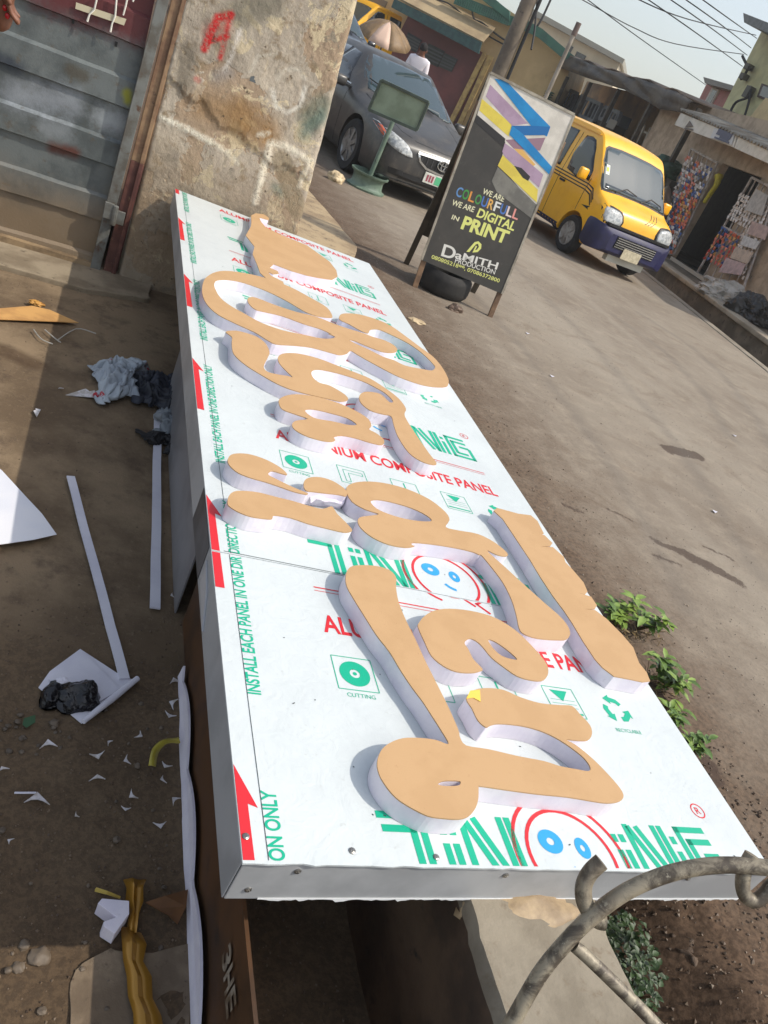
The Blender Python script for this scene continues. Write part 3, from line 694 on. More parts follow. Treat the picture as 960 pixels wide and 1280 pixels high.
# ================================================================ corrugated gate
gate = thing('metal_gate', 'grey corrugated sheet metal gate splashed with paint beside the pillar', 'gate', (-1.0, WY, YARD))
kg = NT('galvanised_sheet')
X = kg.xyz(); GX, GZ = X[0], X[2]
b1 = kg.noise(4, 8, 0.65); b2 = kg.noise(20, 9, 0.7); b3 = kg.noise(90, 6, 0.7)
c = kg.mix(kg.ramp(b1, 0.38, 0.64), lin((112, 118, 117)), lin((86, 92, 92)))
c = kg.mix(kg.math('MULTIPLY', kg.ramp(b2, 0.56, 0.7), 0.6), c, lin((98, 86, 70)))
def gsp(pts, w, soft, col, f, nn):
    global c
    c = kg.mix(kg.math('MULTIPLY', kg.stroke(GX, GZ, [pw(*p) for p in pts], w, soft, nn), f), c, lin(col))
gsp([(60, -30), (190, 20)], 0.15, 0.07, (98, 40, 42), 0.9, b2); gsp([(20, 120), (85, 128)], 0.06, 0.07, (166, 172, 180), 0.6, b2)
gsp([(130, 150), (155, 160)], 0.05, 0.06, (176, 182, 186), 0.65, b2); gsp([(60, 160), (75, 165)], 0.05, 0.06, (166, 172, 176), 0.5, b2)
gsp([(66, 186), (92, 193)], 0.03, 0.025, (96, 52, 40), 0.9, b2); gsp([(158, 118), (160, 126)], 0.022, 0.02, (150, 150, 40), 0.9, b2)
gsp([(0, 75), (20, 85)], 0.03, 0.04, (40, 48, 66), 0.7, b2); gsp([(88, 88), (104, 96)], 0.03, 0.02, (84, 78, 66), 0.8, b3)
lowd = kg.ramp(kg.math('ADD', GZ, kg.math('MULTIPLY', b1, 0.3)), 0.05, 0.35, 1, 0)
c = kg.mix(kg.math('MULTIPLY', lowd, 0.75), c, lin((142, 120, 92)))
kg.link(c, kg.b.inputs['Base Color']); kg.b.inputs['Roughness'].default_value = 0.5; kg.b.inputs['Metallic'].default_value = 0.25
kg.bump(kg.math('ADD', b1, b3), 0.2, 0.008)
over = [pw(*p, WY + 0.03)[1] for p in ((183, 62), (164, 138), (145.6, 210), (130, 277))]; ledge = [pw(*p, WY + 0.03)[1] for p in ((170, 103), (149.5, 178), (134, 247), (121, 320))]
per = (over[0] - over[3]) / 3
prof = []
k = 5
zt = [(over[0] + per * i, ledge[0] + per * i) for i in range(k, 0, -1)] + list(zip(over, ledge))
for ov, le in zt:   # outer band ends at the overhang, inner band, then the ledge comes out again
    prof += [(WY + 0.020, ov + 0.004), (WY + 0.038, ov - 0.002), (WY + 0.038, le + 0.008), (WY + 0.020, le - 0.008)]
prof.append((WY + 0.012, YARD + 0.02))
mb = MB(); xs = [-2.2 + (-0.30 + 2.2) * i / 40 for i in range(41)]
fine = []
for (y0, z0), (y1, z1) in zip(prof[:-1], prof[1:]):
    m_ = 3 if abs(z0 - z1) > 0.04 else 1
    for t in range(m_): fine.append((y0 + (y1 - y0) * t / m_, z0 + (z1 - z0) * t / m_))
fine.append(prof[-1])
for y, z in fine:
    for x in xs: mb.v.append(Vector((x, y + 0.004 * fbm(x * 3, z * 3) + 0.003 * fbm(x * 11, z * 9, 2), z + 0.003 * fbm(x * 4, z * 7, 5))))
for j in range(len(fine) - 1):
    for i in range(40): k = j * 41 + i; mb.f.append((k, k + 1, k + 42, k + 41))
wpart(mb.build('corrugated_sheet', kg.m, smooth=25), gate)
m_gfr = mat('gate_frame_grey', (120, 122, 118), (96, 92, 84), rough=0.55, scale=9, metal=0.2, c3=(92, 66, 48), s3=18, lo3=0.6, hi3=0.72)
gx = pw(130, 325)[0]; gx2 = pw(212, 0)[0]
mb = MB().bar((gx - 0.028 - 0.01, WY - 0.004, YARD + 0.02), (gx2 - 0.028 + 0.04, WY - 0.004, 2.2), 0.055, 0.045, (0, 1, 0)); wpart(mb.build('frame_post', m_gfr, bevel=0.003), gate)
wpart(MB().bar((-2.2, WY + 0.0, YARD + 0.06), (gx - 0.06, WY + 0.0, YARD + 0.03), 0.05, 0.04).build('bottom_rail', mat('rail_dust', (150, 128, 98), (112, 94, 72), scale=7, bump=0.2)), gate)
hz = pw(143, 268)
wpart(MB().box((hz[0] - 0.035, WY - 0.035, hz[1] + 0.02), (0.05, 0.02, 0.09)).box((hz[0] + 0.03, WY - 0.035, hz[1]), (0.05, 0.02, 0.075)).tube([(hz[0], WY - 0.04, hz[1] - 0.05), (hz[0], WY - 0.04, hz[1] + 0.06)], 0.016, 10).build('hinge', m_gfr, bevel=0.003), gate)
# strip of tape with white paint runs
t0, t1, t2, t3 = pw(95, 3), pw(158, 24), pw(155, 32), pw(94, 11)
wpart(MB().prism([[(x, WY + 0.006, z) for x, z in (t0, t1, t2, t3)]], (0, 0.003, 0)).build('tape_strip', mat('cream_tape', (196, 186, 158))), gate)
m_drip = mat('white_drip', (222, 218, 206), rough=0.4)
for L in ([(122, -6), (118, 12), (112, 18), (109, 27)], [(146, -6), (144, 20), (140, 30), (138, 40)], [(160, -6), (157, 8), (154, 19)], [(168, -4), (166, 2)]):
    wpart(MB().tube([(x, WY + 0.001, z) for x, z in (pw(*p) for p in L)], [0.0055, 0.005, 0.0045, 0.006][:len(L)], 6).build('paint_run', m_drip, smooth=True), gate)
for u, v in ((91, 27), (145, 56)):
    q = pw(u, v); wpart(MB().box((q[0], WY + 0.028, q[1]), (0.012, 0.004, 0.024)).build('slot', mat('slot_black', (12, 12, 12))), gate)
jamb = thing('gate_jamb', 'rusty maroon and tan steel jamb between gate and pillar', 'door jamb', (-0.24, WY, YARD))
m_j1 = mat('rust_maroon', (104, 66, 56), (84, 50, 44), scale=12, c3=(140, 110, 84), s3=20, lo3=0.6, hi3=0.7, bump=0.3); m_j2 = mat('rust_tan', (150, 122, 92), (118, 88, 66), scale=8, c3=(86, 62, 50), s3=22, lo3=0.6, hi3=0.72, bump=0.3)
zj = pw(165, 200)[1]
xj = lambda z: gx + 0.045 + (gx2 - gx + 0.0) * (z + 0.2) / 1.38
for z0, z1, m_ in ((YARD, zj, m_j1), (zj, 2.6, m_j2)):
    wpart(MB().bar((xj(z0), WY + 0.02, z0), (xj(z1), WY + 0.02, z1), 0.075, 0.05, (0, 1, 0)).build('jamb_post', m_, bevel=0.004), jamb)
    wpart(MB().bar((xj(z0) + 0.02, WY - 0.01, z0), (xj(z1) + 0.02, WY - 0.01, z1), 0.022, 0.02, (0, 1, 0)).build('jamb_lip', m_, bevel=0.003), jamb)

# concrete apron before the gate and worn kerb slab beside the pillar
m_conc = mat('worn_concrete', (150, 136, 114), (122, 108, 88), rough=0.92, scale=4, c3=(96, 84, 68), s3=22, lo3=0.58, hi3=0.72, bump=0.45, bscale=60, bdist=0.006)
def slab_px(name, px, z, th, m_, jitter=0.0):
    L = [pz(u, v, z) for u, v in px]; return MB().prism([[(p.x, p.y, z - th) for p in L]], (0, 0, th)).build(name, m_, bevel=0.006)
def densify(L, n, amp, seed=0):
    out = []
    for i in range(len(L)):
        a, b = Vector(L[i]), Vector(L[(i + 1) % len(L)])
        for k in range(n):
            p = a.lerp(b, k / n); q = noise.noise_vector(Vector((p.x * 9, p.y * 9, seed))) * (amp if k else amp * 0.3); out.append((p.x + q.x, p.y + q.y))
    return out
ap = densify([(-2.4, WY + 0.05), (0.0, WY + 0.05), (0.0, 3.86), (-0.35, 3.72), (-2.4, 3.80)], 10, 0.025)
tag(MB().prism([[(x, y, YARD - 0.03) for x, y in ap]], (0, 0, 0.055)).build('apron', m_conc, bevel=0.006), kind='structure')
kb = thing('kerb_slab', 'long tapering concrete slab lying beside the pillar foot', 'slab', (1.2, 5.2, 0))
L = [pz(375, 236, 0.05), pz(388, 232, 0.05), pz(470, 330, 0.03), pz(462, 345, 0.03), pz(440, 330, 0.03)]
L = [(0.78, 4.12), (1.30, 4.6), (1.5, 5.3), (1.42, 6.3), (1.30, 7.2), (1.12, 7.2), (0.80, 4.5)]
wpart(MB().prism([[(x, y, -0.05) for x, y in densify(L, 5, 0.02)]], (0, 0, 0.12)).build('slab_body', mat('slab_tan', (172, 150, 116), (146, 124, 94), scale=3, bump=0.5, bscale=14, bdist=0.02, c3=(110, 94, 72), s3=12, lo3=0.55, hi3=0.7), bevel=0.012), kb)

# ================================================================ low wall under the board
lw = thing('low_wall', 'low rough concrete wall running beneath the signboard', 'wall', (0.62, 1.2, YARD))
kw = mat('rough_concrete', (140, 131, 115), (120, 111, 96), rough=0.93, scale=5, c3=(116, 102, 84), s3=26, lo3=0.56, hi3=0.74, bump=0.4, bscale=70, bdist=0.006)
mb = MB(); yl = seq((-1.7, -0.4, 12), (-0.4, 0.1, 30), (0.1, WY, 30))
prof = [(0.46, YARD - 0.03), (0.455, -0.1), (0.46, 0.165), (0.475, 0.187), (0.58, 0.183), (0.70, 0.1785), (0.775, 0.174), (0.79, 0.15), (0.80, -0.1), (0.81, YARD - 0.05)]
for y in yl:
    for i, (x, z) in enumerate(prof):
        f = 1.0 if y < -0.01 else 0.15
        dx = 0.004 * fbm(y * 14, i * 0.7, 1) * f; dz = (0.006 * fbm(y * 5, x * 9, 3) - (0.010 if y < -0.06 else 0)) * f if z > 0.1 else 0
        mb.v.append(Vector((x + dx, y, z + dz)))
k = len(prof)
for j in range(len(yl) - 1):
    for i in range(k - 1): a = j * k + i; mb.f.append((a, a + 1, a + k + 1, a + k))
mb.f.append(tuple(range(k)))
wb = mb.build('wall_body', [kw, mat('painted_shade_brown', (84, 66, 50), (58, 45, 35), scale=5, c3=(42, 34, 28), s3=16, lo3=0.55, hi3=0.7, bump=0.4, bscale=50)], smooth=40); wpart(wb, lw)  # second slot: shade on the yard side, painted in as dark brown
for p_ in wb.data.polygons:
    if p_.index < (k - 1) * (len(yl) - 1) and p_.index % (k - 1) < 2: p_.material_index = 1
b_ = blob((0.61, 0.0, 0.135), (0.15, 0.07, 0.035), 0.2, 2.2, 4, 3); wpart(b_.build('mortar_lump', mat('mortar', (168, 146, 114), (140, 120, 94), scale=14, bump=0.5, bscale=50), smooth='all'), lw)

# sheets leaning under the left edge of the board
br = thing('brown_sheet', 'dark brown fibreboard sheet standing on edge under the board with faded white print', 'sheet', (0.09, 0.3, YARD))
wpart(MB().bar((0.10, 0.36, YARD - 0.01), (0.105, 0.36, 0.0), 0.008, 1.66, (0, 1, 0)).build('sheet_body', mat('brown_board', (84, 55, 30), (62, 41, 23), scale=6, rough=0.55, c3=(40, 29, 20), s3=9, lo3=0.56, hi3=0.7)), br)
mb = MB()
for i, (ch, y) in enumerate((('3', 0.075), ('H', 0.035), ('E', -0.005))): text_into(mb, ch, (0.0945, y, -0.13 + 0.002 * i), (0.0, -0.034, 0.0), (0.0008, 0, 0.06), 0.03)
tag(wpart(mb.build('faded_lettering', mat('faded_white', (150, 140, 126), (98, 82, 64), scale=30)), br), kind='stuff')
gs = thing('grey_sheet', 'grey composite offcut standing under the board side', 'sheet', (0.07, 1.9, YARD))
wpart(MB().bar((0.075, 1.98, YARD - 0.01), (0.085, 1.98, 0.16), 0.005, 1.5, (0, 1, 0)).build('sheet_body', mat('grey_sheet', (136, 134, 136), (116, 114, 116), scale=3, rough=0.4)), gs)
def scal(y):
    t = (y * 3.3) % 1.0; return 0.028 + 0.045 * math.sin(math.pi * t) ** 0.8
L = [(0.072, y, YARD - 0.004) for y in (0.95, -0.45)] + [(0.078, -0.45 + 1.4 * i / 70, YARD + scal(-0.45 + 1.4 * i / 70)) for i in range(71)]
sc_ = tag(MB().prism([L], (0.006, 0, 0)).build('scalloped_offcut', m_foam), 'long white scalloped foam offcut against the brown sheet', 'offcut')

# ================================================================ litter in the yard
m_pap = mat('white_paper', (214, 212, 220), (204, 202, 212), rough=0.7, scale=6)
def ground_sheet(name, px, label, cat, m_, lift=0.004, th=0.0012, curl=0.0, group=None, n=1):
    L = [pz(u, v, YARD + lift) for u, v in px]
    if n > 1: L = spline(L, n)
    o = MB().prism([[(p.x, p.y, YARD + lift + curl * max(0, noise.noise(p * 4))) for p in L]], (0, 0, th)).build(name, m_); return tag(o, label, cat, group)
def strip(name, a, b, w, label, m_, lift=0.006, th=0.006):
    A, B = pz(*a, YARD + lift), pz(*b, YARD + lift); n = 14; mb = MB(); d = (B - A); s_ = Vector((-d.y, d.x, 0)).normalized() * w / 2
    for i in range(n):
        t0, t1 = i / n, (i + 1) / n
    pts = [A.lerp(B, i / n) + Vector((0, 0, 0.004 * fbm(i * 0.5, w * 50) + 0.003)) + s_ * 0.25 * fbm(i * 0.35, 3) for i in range(n + 1)]
    vs = []
    for p in pts: vs += [p - s_, p + s_, p + s_ + Vector((0, 0, th)), p - s_ + Vector((0, 0, th))]
    fs = [(3, 2, 1, 0), tuple(4 * n + k for k in range(4))]
    for i in range(n):
        for k in range(4): a_ = 4 * i + k; b2_ = 4 * i + (k + 1) % 4; fs.append((a_, b2_, b2_ + 4, a_ + 4))
    return tag(mb.add(vs, fs).build(name, m_), label, 'strip')
strip('foam_strip', (88, 598), (155, 850), 0.028, 'narrow white strip reaching from open ground to the paper pile', m_pap)
strip('foam_strip', (197, 525), (193, 762), 0.032, 'narrow white strip parallel to the board, its end under the rags', m_pap)
# big curled white sheet at the left
mb = MB(); Lx = [(-40, 560), (2, 588), (30, 620), (52, 645), (70, 672), (40, 680), (0, 687), (-60, 700)]
L = [pz(u, v, YARD + 0.01) for u, v in Lx]
mb.prism([[(p.x, p.y, YARD + 0.006 + 0.004 * i) for i, p in enumerate(L)]], (0, 0, 0.0015))
tag(mb.build('white_sheet', mat('white_card', (226, 226, 230), (216, 218, 226), scale=3)), 'large curved white card lying half in the sun', 'card')
# paper pile
ground_sheet('paper', [(100, 812), (152, 846), (172, 852), (160, 862), (102, 905), (48, 860), (62, 840)], 'lower folded white paper under the black bag', 'paper', m_pap, 0.004, 0.003)
ground_sheet('paper', [(104, 815), (150, 862), (120, 880), (60, 850)], 'upper white paper directly under the black bag', 'paper', m_pap, 0.010, 0.002)
A, B = pz(172, 848, YARD + 0.02), pz(104, 902, YARD + 0.02); tag(MB().tube([A, A.lerp(B, 0.5), B], [0.008, 0.010, 0.007], 10).build('paper_roll', m_pap, smooth=True), 'thin roll of white paper along the edge of the paper pile', 'paper')
bg = NT('black_plastic'); bg.b.inputs['Base Color'].default_value = (0.008, 0.008, 0.010, 1); bg.b.inputs['Roughness'].default_value = 0.2
bg.bump(bg.noise(45, 3, 0.5, dist=1.5), 0.5, 0.006)
bag = thing('plastic_bag', 'crumpled glossy black plastic bag on white papers', 'bag', pz(95, 865, YARD))
def bag_lump(c, size, seed, nm):
    bm = bmesh.new(); bmesh.ops.create_icosphere(bm, subdivisions=4, radius=1.0); mbb = MB(); vs = []; rr = random.Random(int(seed))
    cut = [(Vector((rr.gauss(0, 1), rr.gauss(0, 1), abs(rr.gauss(0, 1)))).normalized(), rr.uniform(0.5, 0.95)) for _ in range(26)]
    for v in bm.verts:
        p = v.co.copy() * 1.25
        for n_, d_ in cut:
            q = p.dot(n_) - d_
            if q > 0: p -= n_ * q
        p += noise.noise_vector(p * 3.5 + Vector((seed, 0, 0))) * 0.10
        vs.append(Vector(c) + Vector((p.x * size[0], p.y * size[1], max(-0.25, p.z) * size[2])))
    mbb.add(vs, [tuple(v.index for v in f.verts) for f in bm.faces]); bm.free(); return wpart(mbb.build(nm, bg.m, smooth=16), bag)
def crumple(c, size, seed, m_, par, nm):
    bm = bmesh.new(); bmesh.ops.create_icosphere(bm, subdivisions=5, radius=1.0); mbb = MB(); vs = []
    for v in bm.verts:
        p = v.co; d = 1 + 0.35 * noise.noise(p * 1.6 + Vector((seed, 0, 0))) + 0.30 * (0.5 - abs(noise.noise(p * 3.4 + Vector((0, seed, 0))))) + 0.14 * (0.5 - abs(noise.noise(p * 8 + Vector((0, seed, 4)))))
        vs.append(Vector(c) + Vector((p.x * size[0] * d, p.y * size[1] * d, max(-0.2, p.z) * size[2] * d)))
    mbb.add(vs, [tuple(v.index for v in f.verts) for f in bm.faces]); bm.free(); return wpart(mbb.build(nm, m_, smooth=30), par)
bag_lump(pz(104, 870, YARD + 0.018), (0.062, 0.075, 0.055), 1.0, 'bag_body'); bag_lump(pz(68, 866, YARD + 0.016), (0.040, 0.058, 0.045), 5.0, 'bag_handle')
crumple(pz(78, 850, YARD + 0.06), (0.013, 0.009, 0.006), 8.0, m_pap, bag, 'label_scrap')
# rags
def rag(px, lift, amp, m_, name, label, seed, n=60):
    cs = [pz(u, v, YARD) for u, v in px]; mbb = MB()
    for j in range(n + 1):
        for i in range(n + 1):
            s_, t = i / n, j / n
            p = (cs[0] * (1 - s_) + cs[1] * s_) * (1 - t) + (cs[3] * (1 - s_) + cs[2] * s_) * t
            w = noise.noise_vector(Vector((s_ * 3, t * 3, seed))) * 0.07 + noise.noise_vector(Vector((s_ * 9, t * 9, seed))) * 0.022
            e = min(s_, t, 1 - s_, 1 - t) * 5; e = min(1, e)
            h = amp * (0.35 + 0.9 * (0.5 - abs(noise.noise(Vector((s_ * 4.5, t * 4.5, seed + 3))))) + 0.65 * (0.5 - abs(noise.noise(Vector((s_ * 9 + t * 4, t * 10 - s_ * 3, seed))))) + 0.30 * (0.5 - abs(noise.noise(Vector((s_ * 20 + t * 9, t * 18, seed))))))
            mbb.v.append(Vector((p.x + w.x, p.y + w.y, YARD + lift + max(0.003, h) * (0.25 + 0.75 * e))))
    for j in range(n):
        for i in range(n): a = j * (n + 1) + i; mbb.f.append((a, a + 1, a + n + 2, a + n + 1))
    o = mbb.build(name, m_, smooth='all'); md = o.modifiers.new('thick', 'SOLIDIFY'); md.thickness = 0.004; return tag(o, label, 'cloth')
rag([(118, 462), (175, 458), (172, 500), (120, 505)], 0.0, 0.075, mat('rag_pale', (176, 184, 190), (156, 164, 172), scale=5, c3=(170, 40, 52), s3=16, lo3=0.63, hi3=0.65), 'rag', 'pale grey crumpled rag with red marks', 1.0)
rag([(160, 470), (232, 488), (228, 520), (165, 506)], 0.0, 0.08, mat('rag_navy', (44, 48, 60), (30, 33, 42), scale=6), 'rag', 'navy crumpled rag between two pale ones', 2.0)
rag([(198, 512), (236, 520), (236, 560), (196, 550)], 0.0, 0.06, mat('rag_grey', (140, 144, 150), (116, 122, 126), scale=4, c3=(40, 92, 74), s3=5, lo3=0.62, hi3=0.66), 'rag', 'grey and green crumpled rag against the board side', 3.0)
rag([(165, 540), (236, 552), (238, 568), (200, 562)], 0.0, 0.035, mat('rag_black', (28, 28, 32), (20, 20, 24), scale=6), 'rag', 'black crumpled rag with a trailing strap beside the white strip', 4.0)
# white corner offcuts
cut = [(60, 931, 14, 0.2), (122, 945, 12, 3.4), (136, 929, 8, 1.0), (158, 951, 11, 2.0), (121, 973, 13, 0.0), (46, 999, 14, 0.1), (165, 995, 10, 2.2), (157, 1012, 9, 3.0), (203, 975, 10, 1.9), (218, 1001, 11, 0.9), (200, 1032, 11, 3.3), (207, 958, 9, 2.6), (3, 962, 12, 0.5), (174, 920, 8, 4.2), (12, 1052, 6, 1.1), (95, 1020, 6, 2.2), (216, 880, 11, 1.2), (212, 895, 9, 2.8), (218, 852, 12, 0.4), (100, 492, 18, 0.3), (45, 517, 9, 1.6), (75, 486, 6, 0.6), (215, 745, 8, 2.0)]
for i, (u, v, s_, a) in enumerate(cut):
    p = pz(u, v, YARD + 0.006); r = s_ * (CAM - p).length / FPX * random.uniform(0.55, 1.1)
    Rz = Matrix.Rotation(a, 3, 'Z'); kx = random.uniform(0.75, 1.0)
    base = [(-1, -0.45), (-0.45, -0.16), (0.05, -0.08), (0.5, -0.2), (1, -0.5), (0.42, 0.12), (0.0, 0.62 * kx), (-0.35, 0.15)]
    if i in (19, 20): base = [(-1.1, -0.2), (0.9, -0.6), (1.1, 0.2), (0.7, 0.1), (0.5, 0.45)]
    L = [Rz @ Vector((x * r * 0.9, y * r * 0.9, 0)) for x, y in base]
    tilt = Matrix.Rotation(random.uniform(-0.25, 0.25), 3, 'X') @ Matrix.Rotation(random.uniform(-0.25, 0.25), 3, 'Y')
    o = MB().prism([[p + tilt @ q + Vector((0, 0, 0.002)) for q in L]], (0, 0, 0.003)).build('corner_offcut', mat('dusty_foam', (206, 202, 204), (170, 162, 154), scale=40))
    odd = {19: 'larger white pointed scrap beside the pale grey rag', 20: 'white fan-shaped scrap at the edge of the shadow near the big card', 21: 'tiny white sliver next to the pointed scrap', 22: 'small white scrap beside the lower end of the long white strip'}
    if i in odd: tag(o, odd[i], 'offcut')
    elif i in (16, 17, 18): tag(o, 'white curved scrap heaped against the top of the scalloped offcut', 'offcut', 'white scraps against the scalloped offcut')
    else: tag(o, 'small white triangular offcut scattered on the yard soil', 'offcut', 'white offcuts scattered on the soil')
# tan cardboard by the gate, wire, twigs
ground_sheet('cardboard', [(-20, 388), (40, 383), (62, 388), (98, 404), (60, 402), (-20, 399)], 'flat tan cardboard strip lying in front of the gate', 'cardboard', mat('cardboard', (206, 158, 96), (184, 138, 84)), 0.012, 0.004)
cr_ = blob(pz(45, 381, YARD + 0.01), (0.035, 0.02, 0.014), 0.5, 3, 3, 6); tag(cr_.build('leaf_litter', mat('dry_leaf', (190, 140, 66), (150, 100, 46)), smooth=True), 'crumbled yellow leaf on the cardboard strip', 'leaf')
for i, L in enumerate(([(42, 412), (52, 424), (66, 430)], [(56, 412), (70, 424), (76, 428)], [(72, 425), (96, 411), (120, 417)])):
    pts = spline([pz(u, v, YARD + 0.012) for u, v in L], 5, False)
    tag(MB().tube(pts, 0.0028, 6).build('wire', mat('wire_grey', (170, 166, 156), rough=0.4)), ('short bent pale wire on the ground by the cardboard, forked', 'thin straight wire scrap next to the forked one', 'longer kinked wire reaching toward the board')[i], 'wire')
# yellow ribbon by the offcuts
def ribbon(name, px, w, m_, label, cat, z=0.02, wob=0.02, n=6, z2=None):
    c_ = spline([pz(u, v, YARD + z) for u, v in px], n, False); mb = MB(); m = len(c_)
    for i, p in enumerate(c_):
        d = c_[min(i + 1, m - 1)] - c_[max(0, i - 1)]; s_ = Vector((-d.y, d.x, 0)).normalized()
        tw = 0.45 * noise.noise(Vector((i * 0.11, w * 9, 0))); s_ = Matrix.Rotation(tw, 3, d.normalized()) @ s_
        ww = w * (1 + 0.30 * noise.noise(Vector((i * 0.09, 7, w))))
        h = Vector((0, 0, abs(wob * noise.noise(Vector((i * 0.06, 2, 3)))) + abs(s_.z) * ww / 2)); mb.v += [p + h - s_ * ww / 2, p + h + Vector((0, 0, 0.12 * ww)) + s_ * ww * 0.12, p + h + s_ * ww / 2]
    for i in range(m - 1):
        for k in range(2): a = 3 * i + k; mb.f.append((a, a + 1, a + 4, a + 3))
    o = mb.build(name, m_, smooth='all'); md = o.modifiers.new('thick', 'SOLIDIFY'); md.thickness = 0.0015; return tag(o, label, cat)
ribbon('yellow_ribbon', [(190, 958), (193, 942), (205, 930), (224, 926)], 0.018, mat('yellow_tape', (176, 162, 62), (150, 136, 44), rough=0.3), 'curled yellow tape against the scalloped offcut', 'tape')
gold = NT('gold_film'); gold.b.inputs['Base Color'].default_value = lin((158, 114, 40)); gold.b.inputs['Roughness'].default_value = 0.28; gold.b.inputs['Metallic'].default_value = 0.35
gold.bump(gold.noise(14, 3, 0.5, dist=0.8), 0.2, 0.01)
def folded(L, Rr, hs, label, name='gold_film', z0=0.012):
    """thin film strip with creases: left and right edge pixels, ridge heights"""
    mb = MB(); n = len(L)
    for i in range(n):
        a, b = pz(*L[i], YARD + z0), pz(*Rr[i], YARD + z0); h = hs[i] * 0.6
        mb.v += [a + Vector((0, 0, 0.004 * (i % 2))), a.lerp(b, 0.38) + Vector((0, 0, h)), a.lerp(b, 0.62) + Vector((0, 0, h * 0.35)), b + Vector((0, 0, h * 0.8))]
    for i in range(n - 1):
        for k in range(3): q = 4 * i + k; mb.f.append((q, q + 1, q + 5, q + 4))
    o = mb.build(name, gold.m, smooth=12); o.modifiers.new('thick', 'SOLIDIFY').thickness = 0.001; return tag(o, label, 'film')
folded([(151, 1158), (152, 1180), (154, 1200), (158, 1222), (160, 1245), (166, 1268), (168, 1300), (176, 1340)], [(176, 1168), (182, 1184), (178, 1204), (188, 1224), (190, 1250), (200, 1272), (206, 1300), (224, 1340)], [0.010, 0.022, 0.014, 0.024, 0.012, 0.020, 0.014, 0.02], 'long creased gold plastic film strip trailing over the concrete patch')
folded([(154, 1100), (158, 1112), (157, 1126), (162, 1140), (158, 1164)], [(182, 1102), (177, 1114), (178, 1130), (172, 1146), (170, 1168)], [0.018, 0.034, 0.020, 0.030, 0.012], 'short crumpled gold film scrap beside the white foam piece')
L = [pz(u, v, YARD + 0.03) for u, v in ((121, 1133), (126, 1127), (160, 1130), (160, 1146), (142, 1171), (128, 1162), (128, 1156), (144, 1150))]
tag(MB().prism([[(p.x, p.y, YARD + 0.002) for p in L]], (0, 0, 0.04)).build('foam_chevron', m_foam, bevel=0.001), 'thick white foam chevron-shaped offcut beside the gold film', 'offcut')
L = [pz(u, v, YARD + 0.02) for u, v in ((182, 1128), (205, 1122), (235, 1112), (232, 1135), (222, 1155), (210, 1146), (196, 1136))]
tag(MB().prism([[(p.x, p.y, YARD + 0.018 + 0.006 * (i % 2)) for i, p in enumerate(L)]], (0, 0, 0.003)).build('brown_offcut', mat('brown_offcut', (110, 72, 36), (88, 56, 28))), 'curved dark brown board offcut near the scalloped strip', 'offcut')
tag(MB().tube([pz(120, 1112, YARD + 0.01), pz(134, 1116, YARD + 0.02), pz(150, 1122, YARD + 0.012)], [0.005, 0.004, 0.003], 6).build('twig', mat('yellow_twig', (186, 160, 74))), 'short yellow stick beside the gold film scrap', 'stick')
tag(MB().tube([pz(18, 991, YARD + 0.01), pz(45, 991, YARD + 0.01)], 0.0025, 6).build('thin_stick', m_pap), 'thin white stick lying on soil near the white offcuts', 'stick')
ground_sheet('green_leaf', [(30, 898), (44, 894), (44, 903), (33, 910), (28, 906)], 'small dark green leaf lying by the paper pile', 'leaf', mat('leaf_green', (44, 80, 48)), 0.012, 0.001)
# concrete patch at the yard corner and stones
pc = [(pz(u, v, YARD).x, pz(u, v, YARD).y) for u, v in ((84, 1300), (88, 1235), (100, 1210), (140, 1185), (180, 1190), (236, 1180), (236, 1400), (80, 1400))]
tag(MB().prism([[(x, y, YARD - 0.03) for x, y in densify(pc, 6, 0.012)]], (0, 0, 0.032)).build('concrete_patch', mat('patch_concrete', (134, 117, 96), (104, 89, 72), rough=0.95, scale=7, c3=(84, 71, 57), s3=26, lo3=0.55, hi3=0.7, bump=0.5, bscale=60, bdist=0.006), bevel=0.004), 'broken concrete patch at the corner of the yard', 'concrete')
m_st = mat('grey_stone', (104, 91, 76), (80, 69, 57), scale=12, bump=0.4)
for i in range(46):
    u, v = random.uniform(0, 210), random.choice((random.uniform(880, 960), random.uniform(960, 1270), random.uniform(1040, 1270)))
    if i < 14: u, v = random.uniform(5, 70), random.uniform(892, 950)
    p = pz(u, v, YARD); s_ = random.uniform(0.003, 0.008) * (1.6 if i % 9 == 0 else 1)
    tag(blob((p.x, p.y, YARD - 0.002), (s_, s_ * random.uniform(0.7, 1.2), s_ * 0.7), 0.35, 1.6, 2, i).build('pebble', m_st, smooth=50), 'small grey-brown pebble on the yard soil', 'stone', 'pebbles on the yard soil')
for i, (u, v, s_) in enumerate(((50, 1195, 0.022), (22, 1208, 0.013), (53, 1262, 0.009))):
    p = pz(u, v, YARD); tag(blob((p.x, p.y, YARD - 0.008), (s_, s_ * 0.9, s_ * 0.5), 0.3, 1.6, 3, 40 + i).build('stone', m_st, smooth=50), ('half-buried grey stone near the concrete patch', 'smaller stone next to the half-buried one', 'tan pebble in the sunlit corner soil')[i], 'stone')
